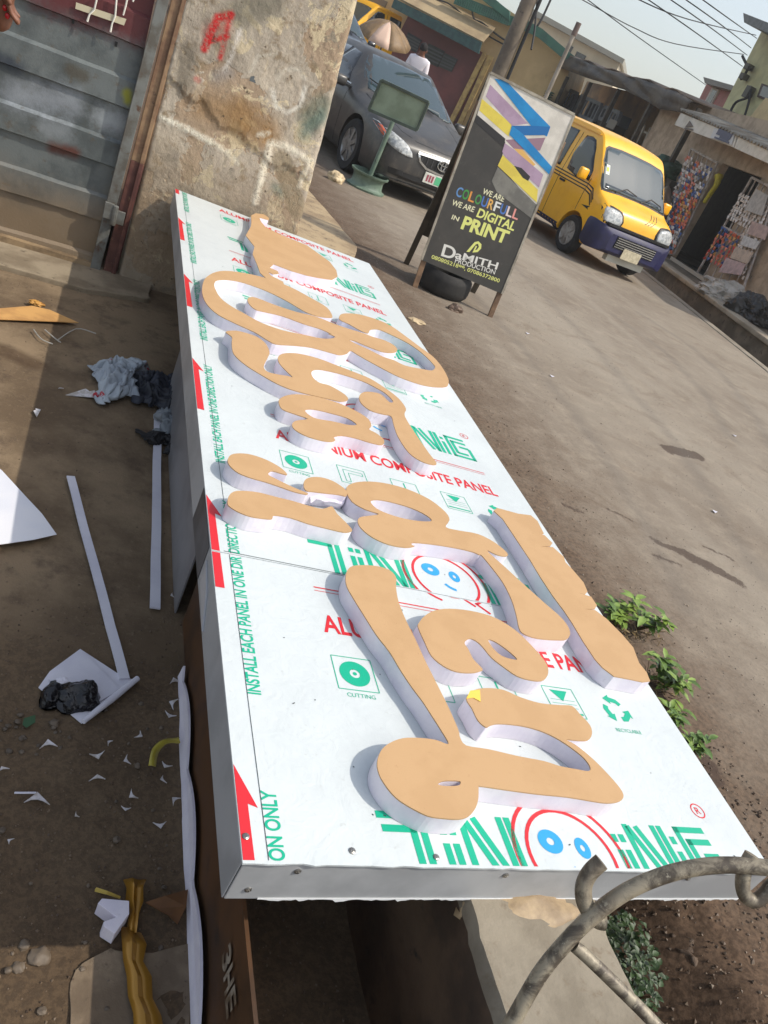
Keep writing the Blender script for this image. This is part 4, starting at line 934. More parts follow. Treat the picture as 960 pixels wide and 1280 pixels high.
# gravel and crumbs scattered over the yard
def crumbs(name, n, fn, m_, smin, smax, label, cat):
    mb = MB()
    for i in range(n):
        x, y, z = fn(); s_ = random.uniform(smin, smax) ** 1.0
        R_ = Matrix.Rotation(random.uniform(0, 6), 3, 'Z') @ Matrix.Rotation(random.uniform(0, 6), 3, 'X')
        vs = [Vector((x, y, z)) + R_ @ (Vector(q) * s_ * random.uniform(0.6, 1.2)) for q in ((1, 0, 0), (-1, 0, 0), (0, 1, 0), (0, -1, 0), (0, 0, 0.8), (0, 0, -0.8))]
        mb.add(vs, [(0, 2, 4), (2, 1, 4), (1, 3, 4), (3, 0, 4), (2, 0, 5), (1, 2, 5), (3, 1, 5), (0, 3, 5)])
    return tag(mb.build(name, m_), label, cat, kind='stuff')
def yf():
    x = random.uniform(-0.75, 0.4); y = random.uniform(-0.3, 1.2) if random.random() < 0.75 else random.uniform(1.2, 3.8); return x, y, yard_h(x, y) + 0.001
crumbs('soil_crumbs', 3000, yf, mat('soil_crumb', (112, 94, 74), (80, 64, 50), scale=30), 0.0012, 0.0045, 'fine soil crumbs and grit over the yard', 'soil')
def rf():
    x = 1.0 + abs(random.gauss(0, 0.45)); y = random.uniform(-0.5, 5.0); return x, y, road_h(x, y) + 0.001
crumbs('roadside_gravel', 3500, rf, mat('gravel_mix', (140, 122, 102), (92, 78, 64), scale=25), 0.0015, 0.007, 'loose gravel and dirt along the board side of the road', 'gravel')
def rf2():
    x = random.uniform(1.2, 4.5); y = random.uniform(-0.3, 7.5); return x, y, road_h(x, y) + 0.0005
crumbs('road_grit', 5000, rf2, mat('grit_mix', (156, 146, 132), (84, 75, 66), scale=9, lo=0.45, hi=0.55), 0.001, 0.0042, 'fine grit scattered over the worn road', 'grit')
def rf3():
    x = random.uniform(0.86, 1.75); y = random.uniform(-0.7, 0.6); return x, y, road_h(x, y) + 0.002
crumbs('soil_lumps', 1500, rf3, mat('soil_lump', (104, 86, 69), (84, 68, 54), scale=12), 0.002, 0.008, 'broken lumps of dry soil at the board corner', 'soil')
# ================================================================ plants by the board
def leaf_cluster(mb, base, n, lmin, lmax, spread, up=0.6, wide=0.42, curl=0.25):
    for i in range(n):
        a = random.uniform(0, 6.283); e = random.uniform(0.05, 1.0) * up
        d = Vector((math.cos(a), math.sin(a), e)).normalized(); L = random.uniform(lmin, lmax)
        s_ = d.cross(Vector((0, 0, 1))).normalized(); n_ = s_.cross(d)
        b = Vector(base) + Vector((random.uniform(-1, 1), random.uniform(-1, 1), random.uniform(-0.3, 1))) * spread
        vs = []
        for t, w in ((0, 0.06), (0.35, 1.0), (0.7, 0.75), (1.0, 0.03)):
            c_ = b + d * (L * t) - Vector((0, 0, curl * L * t * t)); hw = L * wide * 0.5 * w
            vs += [c_ - s_ * hw + n_ * hw * 0.35, c_, c_ + s_ * hw + n_ * hw * 0.35]
        fs = []
        for j in range(3):
            for k in range(2): q = 3 * j + k; fs.append((q, q + 1, q + 4, q + 3))
        mb.add(vs, fs)
    return mb
kl = NT('weed_leaf'); q = kl.noise(9, 4); kl.link(kl.mix(kl.ramp(q, 0.4, 0.6), lin((128, 152, 66)), lin((80, 106, 44))), kl.b.inputs['Base Color']); kl.b.inputs['Roughness'].default_value = 0.45
kl.b.inputs['Transmission Weight'].default_value = 0.0; m_leaf = kl.m
m_stem = mat('weed_stem', (84, 70, 48))
def weed(px, z, label, n, lmin, lmax, h):
    p = pz(*px, z); p = Vector((max(p.x, 1.25), p.y, road_h(max(p.x, 1.25), p.y)))
    t = thing('roadside_weed', label, 'plant', p); mb = MB(); sm = MB()
    for k in range(6):
        a = random.uniform(0, 6.28); tip = p + Vector((math.cos(a) * h * 0.6, math.sin(a) * h * 0.6, h * random.uniform(0.5, 1.0)))
        sm.tube([p, p.lerp(tip, 0.5) + Vector((0, 0, h * 0.15)), tip], [0.005, 0.004, 0.002], 5)
        for q_ in (0.4, 0.6, 0.8, 1.0): leaf_cluster(mb, p.lerp(tip, q_) + Vector((0, 0, h * 0.1)), max(2, n // 12), lmin, lmax, 0.012)
    dry = MB()
    for k in range(26):
        a = random.uniform(0, 6.28); b0 = p + Vector((random.uniform(-1, 1) * h * 0.5, random.uniform(-1, 1) * h * 0.7, 0)); L_ = random.uniform(0.4, 1.1) * h; d_ = Vector((math.cos(a), math.sin(a), random.uniform(0.3, 1.4))).normalized()
        dry.tube([b0, b0 + d_ * L_ * 0.6, b0 + d_ * L_ + Vector((0, 0, -L_ * 0.25))], [0.0016, 0.0012, 0.0006], 4)
    leaf_cluster(dry, p + Vector((0, 0, 0.005)), 14, 0.015, 0.04, h * 0.5, 0.25)
    tag(wpart(dry.build('dry_stalks', mat('dry_straw', (140, 118, 78), (98, 82, 54), scale=20)), t), kind='stuff')
    wpart(sm.build('stem', m_stem), t); wpart(mb.build('foliage', m_leaf, smooth='all'), t); return t
weed((805, 775), 0.05, 'leafy weed with pale pointed leaves standing tallest by the road soil', 40, 0.03, 0.075, 0.12)
weed((832, 850), 0.04, 'bushy bright green weed hugging the board edge', 56, 0.03, 0.07, 0.09)
weed((775, 775), 0.04, 'dark weed half hidden under the notched letter bar', 36, 0.03, 0.07, 0.09)
weed((868, 935), 0.03, 'low weed in the shadow under the board edge', 30, 0.03, 0.06, 0.06)
weed((845, 890), 0.03, 'small sprig of weed between two larger weeds', 26, 0.025, 0.055, 0.05)
# dark shrub between low wall and soil bank
shb = thing('low_shrub', 'dense dark green small-leaved shrub beside the low wall', 'shrub', (0.98, -0.05, -0.15))
mb = MB()
for i in range(1500):
    a = random.uniform(0, 6.283); r = math.sqrt(random.random()); zz = random.random()
    p = Vector((0.955 + 0.115 * r * math.cos(a), -0.02 + 0.13 * r * math.sin(a), -0.17 + 0.20 * zz * (1.15 - 0.5 * r * r) + 0.02 * fbm(a, r * 3)))
    leaf_cluster(mb, p, 1, 0.012, 0.024, 0.006, 1.2, 0.6)
kq = mat('shrub_leaf', (52, 74, 36), (34, 52, 26), rough=0.5, scale=14); wpart(mb.build('foliage', kq, smooth='all'), shb)
sm = MB()
for i in range(9): a = i * 0.7; sm.tube([(0.955, -0.02, -0.22), (0.955 + 0.05 * math.cos(a), -0.02 + 0.06 * math.sin(a), -0.1), (0.955 + 0.09 * math.cos(a), -0.02 + 0.10 * math.sin(a), 0.0)], [0.006, 0.004, 0.002], 5)
wpart(sm.build('stem', m_stem), shb)
for i, (x, y, z, s_) in enumerate(((1.12, -0.12, -0.17, 0.08), (1.30, -0.02, -0.06, 0.11), (1.24, -0.30, -0.10, 0.10), (1.06, -0.34, -0.2, 0.07), (1.02, -0.24, -0.2, 0.05))):
    b_ = blob((x, y, z - s_ * 0.35), (s_, s_ * 0.95, s_ * 0.36), 0.16, 1.6, 5, 60 + i)
    for v_ in b_.v: v_ += noise.noise_vector(v_ * 14) * 0.022 + noise.noise_vector(v_ * 34) * 0.012 + noise.noise_vector(v_ * 80) * 0.005
    tag(b_.build('soil_clod', mat('clod', (126, 104, 82), (88, 70, 54), scale=9, c3=(60, 46, 36), s3=30, lo3=0.58, hi3=0.7, bump=0.7, bscale=70, bdist=0.01), smooth='all'), ('earth clod beside the low shrub, dark in its hollow', 'largest sunlit earth clod at the board corner', 'earth clod near the metal rail', 'small stone-like clod at the shrub foot', 'smallest clod between low wall and shrub')[i], 'soil')

# ================================================================ foreground metal rail
rail = thing('metal_railing', 'curved old metal rail with flaking paint and scroll ends in front of the board', 'railing', pd(700, 1180, 0.85))
kr = NT('flaking_metal')
f1 = kr.noise(34, 8, 0.7, dist=0.5); f2 = kr.noise(9, 5, 0.6)
c = kr.mix(kr.ramp(f1, 0.40, 0.60), lin((78, 70, 60)), lin((152, 142, 122)))
c = kr.mix(kr.math('MULTIPLY', kr.ramp(kr.noise(120, 5, 0.7), 0.6, 0.68), 0.6), c, lin((186, 178, 156))); c = kr.mix(kr.math('MULTIPLY', kr.ramp(f2, 0.5, 0.7), 0.5), c, lin((96, 84, 70)))
kr.link(c, kr.b.inputs['Base Color']); kr.b.inputs['Roughness'].default_value = 0.5; kr.b.inputs['Metallic'].default_value = 0.15; kr.bump(f1, 0.4, 0.003)
DP = 0.86
def rp(L, dep=DP): return [pd(u, v, dep + (k[2] if len(k) > 2 else 0)) for k in L for u, v in (k[:2],)]
def rtube(nm, L, r, dep=DP, n=6): wpart(MB().tube(spline(rp(L, dep), n, False), r, 14).build(nm, kr.m, smooth=True), rail)
rtube('arched_bar', [(560, 1420), (602, 1345), (640, 1278), (672, 1222), (700, 1186), (735, 1150), (780, 1116), (830, 1094), (880, 1083), (930, 1082), (990, 1090), (1060, 1112)], 0.0090)
rtube('brace_bar', [(718, 1182), (740, 1202), (775, 1236), (815, 1276), (880, 1345), (960, 1430)], 0.0072)
rtube('scroll', [(752, 1077), (738, 1090), (730, 1106), (730, 1124), (737, 1140), (748, 1150), (756, 1152)], 0.0095, DP + 0.008)
rtube('scroll', [(940, 1068), (932, 1084), (928, 1104), (932, 1120), (944, 1126), (956, 1118), (966, 1106), (985, 1098)], 0.0080, DP + 0.006)
# the two posts carrying the rail down, out of the picture
for a, b in (((560, 1420), (560, 1500)), ((960, 1430), (960, 1500))):
    p = pd(a[0], a[1], DP); wpart(MB().tube([p, Vector((p.x, p.y, (p.z + YARD) / 2)), Vector((p.x, p.y, YARD - 0.02))], 0.0095, 12).build('post', kr.m, smooth=True), rail)

# ================================================================ A-frame street sign
F_L, F_R, F_B = pz(519, 359), pz(613, 397), pz(498, 328)
wv = (F_R - F_L).normalized(); back = (F_B - F_L); back = back - wv * back.dot(wv); bn = back.normalized()
apex = F_L + bn * (back.length * 0.45)
T_L, T_R = pp(613, 90, apex, bn), pp(718, 143, apex, bn)
pn = (T_L - F_L).cross(wv).normalized()
if pn.dot(CAM - F_L) < 0: pn = -pn
def on(u, v, lift=0.0): return pp(u, v, F_L + pn * lift, pn)
afr = thing('a_frame_sign', 'tall A-frame pavement sign with dark printed panel and coloured ribbon stripes', 'sign', (F_L + F_R) / 2)
m_wood = mat('old_wood', (132, 104, 78), (100, 76, 56), scale=10, c3=(160, 140, 116), s3=18, lo3=0.6, hi3=0.7, bump=0.3); m_dw = mat('dark_frame', (78, 70, 58), (60, 54, 46), scale=8)
kpn = mat('sign_vinyl_dark', (70, 66, 60), (60, 57, 52), rough=0.45, scale=4, c3=(98, 94, 86), s3=14, lo3=0.6, hi3=0.8)
corners = [(613, 91), (718, 143.5), (627.5, 367.5), (527, 325)]
P4 = [on(*q) for q in corners]
wpart(MB().prism([P4], -pn * 0.014).build('front_panel', kpn), afr)
fp = afr.children[-1]
vdir = (P4[0] - P4[3]).normalized()
for f_, q in ((F_L, P4[3]), (F_R, P4[2])):
    top = q + vdir * 0.25; ft = Vector((f_.x, f_.y, -0.005)) - pn * 0.03
    wpart(MB().bar(ft, q + vdir * 1.15 - pn * 0.03, 0.04, 0.03, pn).build('leg', m_wood, bevel=0.003), afr)
tl, tr = P4[0] - pn * 0.03, P4[1] - pn * 0.03
for a in (tl + wv * 0.03, tr - wv * 0.03):
    g_ = Vector((a.x, a.y, 0)) + bn * (back.length * 0.55 + 0.02); g_ = g_ - wv * 0.03; g_.z = -0.005
    wpart(MB().bar(g_, a + Vector((0, 0, 0.0)) + bn * 0.02, 0.045, 0.03, bn).build('leg', m_dw, bevel=0.003), afr)
gL = Vector((tl.x, tl.y, 0)) + bn * (back.length * 0.55 + 0.02); gR = Vector((tr.x, tr.y, 0)) + bn * (back.length * 0.55 + 0.02)
bk = [tl + bn * 0.045, tr + bn * 0.045, tr.lerp(gR, 0.82) + bn * 0.03, tl.lerp(gL, 0.82) + bn * 0.03]
wpart(MB().prism([bk], bn * 0.012).build('back_panel', m_dw), afr)
for a, b in ((P4[0], P4[3]), (P4[1], P4[2])): wpart(MB().bar(a - pn * 0.006, b - pn * 0.006, 0.016, 0.022, pn).build('edge_trim', mat('trim_pale', (168, 160, 144), (130, 122, 108), scale=9)), afr)
wpart(MB().bar(P4[0] - pn * 0.004, P4[1] - pn * 0.004, 0.018, 0.024, pn).build('edge_trim', mat('trim_pale', (168, 160, 144))), afr)
def pr(px, m_, lift, nm='printed_band'):
    L = [on(u, v, lift) for u, v in px]; o = MB().prism([L], pn * 0.0006).build(nm, m_); return wpart(o, fp)
C4 = lambda L: cr((480, 80), 0.27083, L)
m_wh = mat('vinyl_white', (222, 216, 204), (204, 198, 186), scale=8, rough=0.45); m_cy = mat('vinyl_blue', (30, 138, 198), (24, 126, 186), scale=9, rough=0.4); m_mg = mat('vinyl_mauve', (176, 150, 172), (164, 138, 160), rough=0.45, scale=9)
m_ye = mat('vinyl_yellow', (226, 206, 84), (214, 192, 78), rough=0.45, scale=9); m_gy = mat('vinyl_grey', (126, 124, 116), (104, 102, 96), scale=8); m_bk = mat('vinyl_black', (44, 42, 42))
m_or = mat('vinyl_amber', (222, 176, 100)); m_mg2 = mat('vinyl_mauve_dark', (150, 118, 132))
m_cb = mat('vinyl_deep_blue', (20, 104, 168))
pr(C4([(488, 42), (878, 236), (705, 650), (660, 612), (535, 470), (560, 360), (430, 235)]), m_wh, 0.0006)
pr(C4([(430, 235), (560, 345), (552, 385), (415, 262)]), m_bk, 0.0010)
pr(C4([(497, 540), (525, 475), (705, 650), (690, 720), (520, 590)]), m_gy, 0.0010)
pr(C4([(490, 95), (500, 105), (665, 275), (590, 285), (470, 150)]), m_mg, 0.0014)
pr(C4([(452, 160), (590, 280), (575, 335), (440, 215)]), m_ye, 0.0014)
pr(C4([(560, 350), (745, 340), (720, 400), (600, 392)]), m_mg2, 0.0014)
pr(C4([(600, 390), (640, 395), (700, 465), (680, 475)]), m_or, 0.0018)
pr(C4([(558, 365), (600, 395), (735, 510), (715, 570), (560, 430), (545, 405)]), m_mg, 0.0020)
pr(C4([(600, 470), (635, 480), (675, 520), (665, 540), (640, 525)]), m_bk, 0.0026)
pr(C4([(548, 420), (710, 580), (705, 640), (525, 470)]), m_ye, 0.0024)
pr(C4([(510, 68), (560, 75), (768, 290), (752, 335), (690, 300)]), m_cy, 0.0026)
pr(C4([(690, 285), (768, 290), (752, 328), (580, 330), (590, 285)]), m_cb, 0.0030)
pr(C4([(592, 285), (640, 322), (775, 475), (762, 510), (578, 325)]), m_cy, 0.0034)
m_pr1 = mat('print_cream', (226, 222, 186)); m_pr2 = mat('print_lime', (222, 224, 130)); m_prw = mat('print_white', (222, 220, 212))
def ptext(txt, o_, x_, y_, m_, bold=0.0, nm='lettering'):
    O, X2, Y2 = on(*C4([o_])[0], 0.0012), on(*C4([x_])[0], 0.0012), on(*C4([y_])[0], 0.0012)
    mb = text_into(MB(), txt, O, X2 - O, Y2 - O, bold); return tag(wpart(mb.build(nm, m_), fp), kind='stuff')
ptext('WE ARE', (452, 598), (550, 637), (462, 573), m_pr1, 0.02)
cols = [(96, 140, 190), (70, 150, 70), (220, 150, 70), (80, 150, 80), (80, 120, 190), (226, 176, 96), (220, 220, 215), (80, 120, 190), (226, 206, 200), (224, 150, 140)]
for i, ch in enumerate('COLOURFULL'):
    t = i / 10.0; b0 = (328 + (618 - 328) * t, 608 + (722 - 608) * t); w = 26
    ptext(ch, b0, (b0[0] + w, b0[1] + w * 0.40), (b0[0] + 15, b0[1] - 44), mat('print_letter_%d' % i, cols[i]), 0.02)
ptext('WE ARE', (310, 650), (412, 685), (320, 625), m_pr1, 0.02)
ptext('DIGITAL', (424, 705), (597, 772), (442, 664), m_pr2, 0.03)
ptext('IN', (310, 715), (342, 727), (318, 695), m_pr1, 0.02)
ptext('PRINT', (352, 760), (560, 832), (375, 700), m_pr2, 0.04)
ptext('D', (262, 885), (322, 905), (278, 830), m_prw, 0.02); ptext('aMITH', (326, 895), (520, 950), (336, 862), m_prw, 0.02)
ptext('PRODUCTION', (326, 916), (510, 972), (332, 895), m_prw, 0.01)
ptext('08080521899, 07086372800', (217, 900), (530, 1012), (223, 880), m_pr2, 0.01)
mb = MB()
Lg = [[(382, 868), (422, 820), (440, 822), (450, 840), (440, 862), (415, 870), (402, 868), (432, 858), (438, 842), (428, 832), (396, 870)]]
L = [on(u, v, 0.0012) for u, v in C4([(380, 866), (418, 822), (436, 818), (450, 832), (448, 852), (432, 868), (408, 870), (424, 838), (430, 842), (420, 860), (430, 856), (438, 844), (434, 830), (424, 832), (394, 868)])]
wpart(MB().prism([L], pn * 0.0004).build('emblem', m_pr2), fp)
# tyre behind the sign, stones
tyc = (F_L + F_R) / 2 + bn * 0.20 - wv * 0.10
m_rub = mat('tyre_rubber', (34, 33, 32), (44, 42, 40), rough=0.8, scale=16, bump=0.2)
ty = thing('old_tyre', 'black worn tyre lying flat inside the A-frame sign', 'tyre', (tyc.x, tyc.y, 0))
def tyre_prof(R0, R1, w): return [(R1, -w / 2), (R1 + 0.02, -w / 2 - 0.004), (R0 - 0.03, -w / 2 - 0.008), (R0 - 0.005, -w / 2 + 0.02), (R0, -w / 2 + 0.05), (R0, w / 2 - 0.05), (R0 - 0.005, w / 2 - 0.02), (R0 - 0.03, w / 2 + 0.008), (R1 + 0.02, w / 2 + 0.004), (R1, w / 2), (R1 - 0.01, 0)]
mb = MB().lathe(tyre_prof(0.22, 0.14, 0.16), 40, Matrix.Translation((tyc.x, tyc.y, 0.088)), True); wpart(mb.build('tyre', m_rub, smooth=50), ty)
for i, (u, v, sx, lab, col) in enumerate(((571, 392, 0.055, 'dark rough rock lying before the A-frame sign', ((112, 92, 76), (80, 64, 54))), (421, 229, 0.095, 'pale angular rock beside the wheel-rim sign base', ((206, 186, 150), (176, 156, 122))), (524, 405, 0.06, 'flat pale stone by the far board corner', ((196, 174, 138), (160, 140, 110))))):
    p = pz(u, v, 0); s_ = sx; tag(blob((p.x, p.y + s_, -0.01), (s_, s_ * 0.85, s_ * (0.75 if i < 2 else 0.22)), 0.32, 1.5, 4, 80 + i).build('rock', mat('rock_%d' % i, *col, scale=14, bump=0.5, bscale=60), smooth=45), lab, 'rock')

# ================================================================ sign on a wheel rim base
rb = pz(456, 236, 0); Mz = Matrix.Translation((rb.x, rb.y, 0))
rs = thing('rim_stand_sign', 'blank green board on a bent pole welded into a car wheel rim', 'sign', rb)
m_gr = mat('green_paint', (112, 130, 114), (92, 110, 96), scale=7, c3=(60, 66, 56), s3=16, lo3=0.6, hi3=0.72, rough=0.55)
mb = MB().lathe([(0.20, 0.0), (0.225, 0.0), (0.23, 0.02), (0.20, 0.03), (0.185, 0.05), (0.18, 0.12), (0.195, 0.15), (0.22, 0.165), (0.225, 0.185), (0.205, 0.185), (0.185, 0.16), (0.16, 0.13), (0.03, 0.10), (0.02, 0.03)], 36, Mz); wpart(mb.build('wheel_rim', m_gr, smooth=35), rs)
fw = Vector((CF.x, CF.y, 0)).normalized()
P0 = Vector((rb.x, rb.y, 0.03)); top = pp(491, 152, rb, fw)
wpart(MB().tube(spline([P0, P0.lerp(top, 0.5), top], 4, False), 0.026, 10).build('pole', m_gr, smooth=True), rs)
Bp = [pp(u, v, rb + fw * 0.03, fw) for u, v in ((477, 100), (536, 128), (521, 163), (461, 137))]
wpart(MB().prism([Bp], fw * 0.02).build('sign_board_face', mat('green_board', (146, 160, 136), (128, 142, 118), scale=4, rough=0.5)), rs)
for i in range(4): wpart(MB().bar(Bp[i] - fw * 0.004, Bp[(i + 1) % 4] - fw * 0.004, 0.03, 0.035, fw).build('frame_bar', mat('green_frame', (84, 96, 84), (70, 80, 70)), bevel=0.003), rs)

for i, (u, v, lab) in enumerate(((659, 417, 'tiny white paper scrap on the road near the A-frame sign'), (893, 640, 'tiny white paper scrap on the open road above the dark stain'), (918, 545, 'tiny pale scrap on the road toward the drain'), (690, 470, 'tiny pale scrap on the road between the sign and the board'))):
    p = pz(u, v, 0.004); r = 0.02; p.z = road_h(p.x, p.y) + 0.004
    tag(MB().prism([[p + Vector((r, 0, 0.004)), p + Vector((0.2 * r, r * 0.8, 0)), p + Vector((-r * 0.8, 0.3 * r, 0.006)), p + Vector((-0.3 * r, -r * 0.7, 0))]], (0, 0, 0.002)).build('paper_scrap', m_pap), lab, 'paper')
# ================================================================ vehicles
def catm(xs, tab, x):
    """interpolate a table {x: values} smoothly"""
    for i in range(len(tab) - 1):
        if x <= tab[i + 1][0] or i == len(tab) - 2:
            x0, x1 = tab[i][0], tab[i + 1][0]; t = max(0, min(1, (x - x0) / (x1 - x0))); p = [tab[max(0, i - 1)], tab[i], tab[i + 1], tab[min(len(tab) - 1, i + 2)]]
            out = []
            for k in range(1, len(tab[0])):
                m1 = (p[2][k] - p[0][k]) / max(1e-6, p[2][0] - p[0][0]) * (x1 - x0); m2 = (p[3][k] - p[1][k]) / max(1e-6, p[3][0] - p[1][0]) * (x1 - x0)
                out.append((2 * t**3 - 3 * t**2 + 1) * p[1][k] + (t**3 - 2 * t**2 + t) * m1 + (-2 * t**3 + 3 * t**2) * p[2][k] + (t**3 - t**2) * m2)
            return out
def body_shell(tab, section, nx=90):
    """tab: stations (x, ...params); section(params) -> half outline [(y,z)] from sill to crown"""
    x0, x1 = tab[0][0], tab[-1][0]; mb = MB(); m = None
    for i in range(nx + 1):
        x = x0 + (x1 - x0) * i / nx; s_ = section(catm(None, tab, x)); full = [(-y, z) for y, z in s_] + [(y, z) for y, z in reversed(s_[:-1])]; m = len(full)
        for y, z in full: mb.v.append(Vector((x, y, z)))
    for i in range(nx):
        for k in range(m - 1): a = i * m + k; mb.f.append((a, a + m, a + m + 1, a + 1))
        mb.f.append((i * m + m - 1, (i + 1) * m + m - 1, (i + 1) * m, i * m))
    mb.f += [tuple(range(m)), tuple(nx * m + k for k in range(m - 1, -1, -1))]
    return mb
def cut_arches(mb, arches, halfw):
    me = bpy.data.meshes.new('t'); me.from_pydata([tuple(v) for v in mb.v], [], mb.f); o = bpy.data.objects.new('t', me); COL.objects.link(o); cs = []
    bm = bmesh.new(); bm.from_mesh(me); bmesh.ops.recalc_face_normals(bm, faces=bm.faces[:]); bm.to_mesh(me); bm.free()
    for x, z, r in arches:
        for sgn in (-1, 1):
            M_ = Matrix.Translation((x, sgn * (halfw - 0.02), z)) @ Matrix.Rotation(math.pi / 2, 4, 'X'); c_ = MB().lathe([(r, -0.16), (r, 0.16)], 40, M_)
            cme = bpy.data.meshes.new('c'); cme.from_pydata([tuple(v) for v in c_.v], [], c_.f); bm = bmesh.new(); bm.from_mesh(cme); bmesh.ops.recalc_face_normals(bm, faces=bm.faces[:]); bm.to_mesh(cme); bm.free()
            co = bpy.data.objects.new('c', cme); COL.objects.link(co); cs.append(co); md = o.modifiers.new('b', 'BOOLEAN'); md.operation = 'DIFFERENCE'; md.object = co; md.solver = 'EXACT'
    bpy.context.view_layer.update(); r_ = bpy.data.meshes.new_from_object(o.evaluated_get(bpy.context.evaluated_depsgraph_get()))
    for c_ in cs: bpy.data.objects.remove(c_)
    bpy.data.objects.remove(o); r_.materials.clear(); return r_
def tree_of(me):
    return BVHTree.FromPolygons([v.co.copy() for v in me.vertices], [tuple(p.vertices) for p in me.polygons])
def patch(tree, poly, axis, off, th=0.006, res=0.04, sm=0):
    """thin shell hugging the body: poly in (y,z) for axis 'x', in (x,z) for axis 'y+'/'y-'"""
    P = [Vector(p) for p in poly]
    if sm: P = [Vector((q.x, q.y)) for q in spline([(p.x, p.y, 0) for p in P], sm)]
    D = []
    for i in range(len(P)):
        a, b = P[i], P[(i + 1) % len(P)]; n = max(1, int((b - a).length / res))
        for k in range(n): D.append(a.lerp(b, k / n))
    xs = [p.x for p in D]; ys = [p.y for p in D]; pts = list(D); x = min(xs) + res * 0.5
    def inside(q):
        c_ = False; j = len(D) - 1
        for i in range(len(D)):
            if (D[i].y > q.y) != (D[j].y > q.y) and q.x < (D[j].x - D[i].x) * (q.y - D[i].y) / (D[j].y - D[i].y) + D[i].x: c_ = not c_
            j = i
        return c_
    while x < max(xs):
        y = min(ys) + res * 0.5
        while y < max(ys):
            q = Vector((x, y))
            if inside(q) and min((q - d).length for d in D) > res * 0.4: pts.append(q)
            y += res
        x += res
    n = len(D); r_ = delaunay_2d_cdt(pts, [(i, (i + 1) % n) for i in range(n)], [list(range(n))], 1, 1e-5)
    vs, fs = r_[0], r_[2]; top = []; bot = []
    for v in vs:
        if axis == 'x': o, d = Vector((-3, v.x, v.y)), Vector((1, 0, 0))
        elif axis == 'z': o, d = Vector((v.x, v.y, 4)), Vector((0, 0, -1))
        elif axis == 'y+': o, d = Vector((v.x, 3, v.y)), Vector((0, -1, 0))
        else: o, d = Vector((v.x, -3, v.y)), Vector((0, 1, 0))
        h = tree.ray_cast(o, d); hp = h[0] if h[0] is not None else o + d * 3.6
        top.append(hp - d * (off + th)); bot.append(hp - d * (off - 0.004))
    mb = MB(); m = len(vs); mb.add(top + bot, [tuple(f) for f in fs] + [tuple(i + m for i in reversed(f)) for f in fs])
    ed = {}
    for f in fs:
        for i in range(len(f)): a, b = f[i], f[(i + 1) % len(f)]; ed[(a, b)] = 1
    for a, b in ed:
        if (b, a) not in ed: mb.f.append((b, a, a + m, b + m))
    return mb
def wheel(par, x, y, r, w, m_t, m_r, spokes=5, side=-1):
    e = bpy.data.objects.new('wheel', None); COL.objects.link(e); e.parent = par; e.location = (x, y, r); e.rotation_euler = (math.pi / 2 * -side, 0, 0)
    MB().lathe([(r * 0.62, -w / 2), (r * 0.93, -w / 2 - 0.004), (r * 0.985, -w / 2 + 0.02), (r, -w / 2 + 0.05), (r, w / 2 - 0.05), (r * 0.985, w / 2 - 0.02), (r * 0.93, w / 2 + 0.004), (r * 0.66, w / 2), (r * 0.6, 0)], 36, None, True).build('tyre', m_t, e, smooth=50)
    mb = MB().lathe([(r * 0.66, w / 2 - 0.01), (r * 0.64, w / 2 + 0.004), (r * 0.58, w / 2 - 0.01), (r * 0.55, w / 2 - 0.05), (r * 0.2, w / 2 - 0.05), (0.01, w / 2 - 0.05)], 36)
    mb.lathe([(0.001, w / 2 - 0.05), (r * 0.17, w / 2 - 0.05), (r * 0.16, w / 2 + 0.004), (0.001, w / 2 + 0.006)], 20)
    for k in range(spokes): a = 6.2832 * k / spokes; d = Vector((math.cos(a), math.sin(a), 0)); mb.bar(d * r * 0.1 + Vector((0, 0, w / 2 - 0.008)), d * r * 0.62 + Vector((0, 0, w / 2 - 0.012)), r * 0.17, 0.03)
    mb.build('rim', m_r, e, smooth=30); return e
m_tyre = mat('vehicle_tyre', (30, 29, 29), (40, 38, 37), rough=0.85, scale=14, bump=0.15); m_alloy = mat('alloy_rim', (150, 150, 150), (120, 118, 114), rough=0.4, metal=0.7, scale=9); m_stl = mat('steel_rim', (176, 172, 166), (140, 134, 126), rough=0.5, metal=0.4, scale=9)
kgl = NT('car_glass'); kgl.b.inputs['Base Color'].default_value = (0.028, 0.050, 0.056, 1); kgl.b.inputs['Roughness'].default_value = 0.06; kgl.b.inputs['Specular IOR Level'].default_value = 0.75; kgl.b.inputs['Coat Weight'].default_value = 0.6; kgl.b.inputs['Coat Roughness'].default_value = 0.03; m_glass = kgl.m
m_glass_d = mat('dark_glass', (22, 26, 30), rough=0.08, coat=0.5); m_lamp = mat('lamp_lens', (196, 198, 196), (150, 154, 156), rough=0.12, scale=26, coat=0.6); m_amber = mat('lamp_amber', (204, 92, 50), rough=0.2, coat=0.4)
m_chrome = mat('chrome', (190, 190, 188), rough=0.2, metal=0.85); m_blk = mat('black_plastic_trim', (20, 20, 21), rough=0.55)
m_pl = mat('number_plate', (212, 212, 204), (190, 190, 180), scale=20)
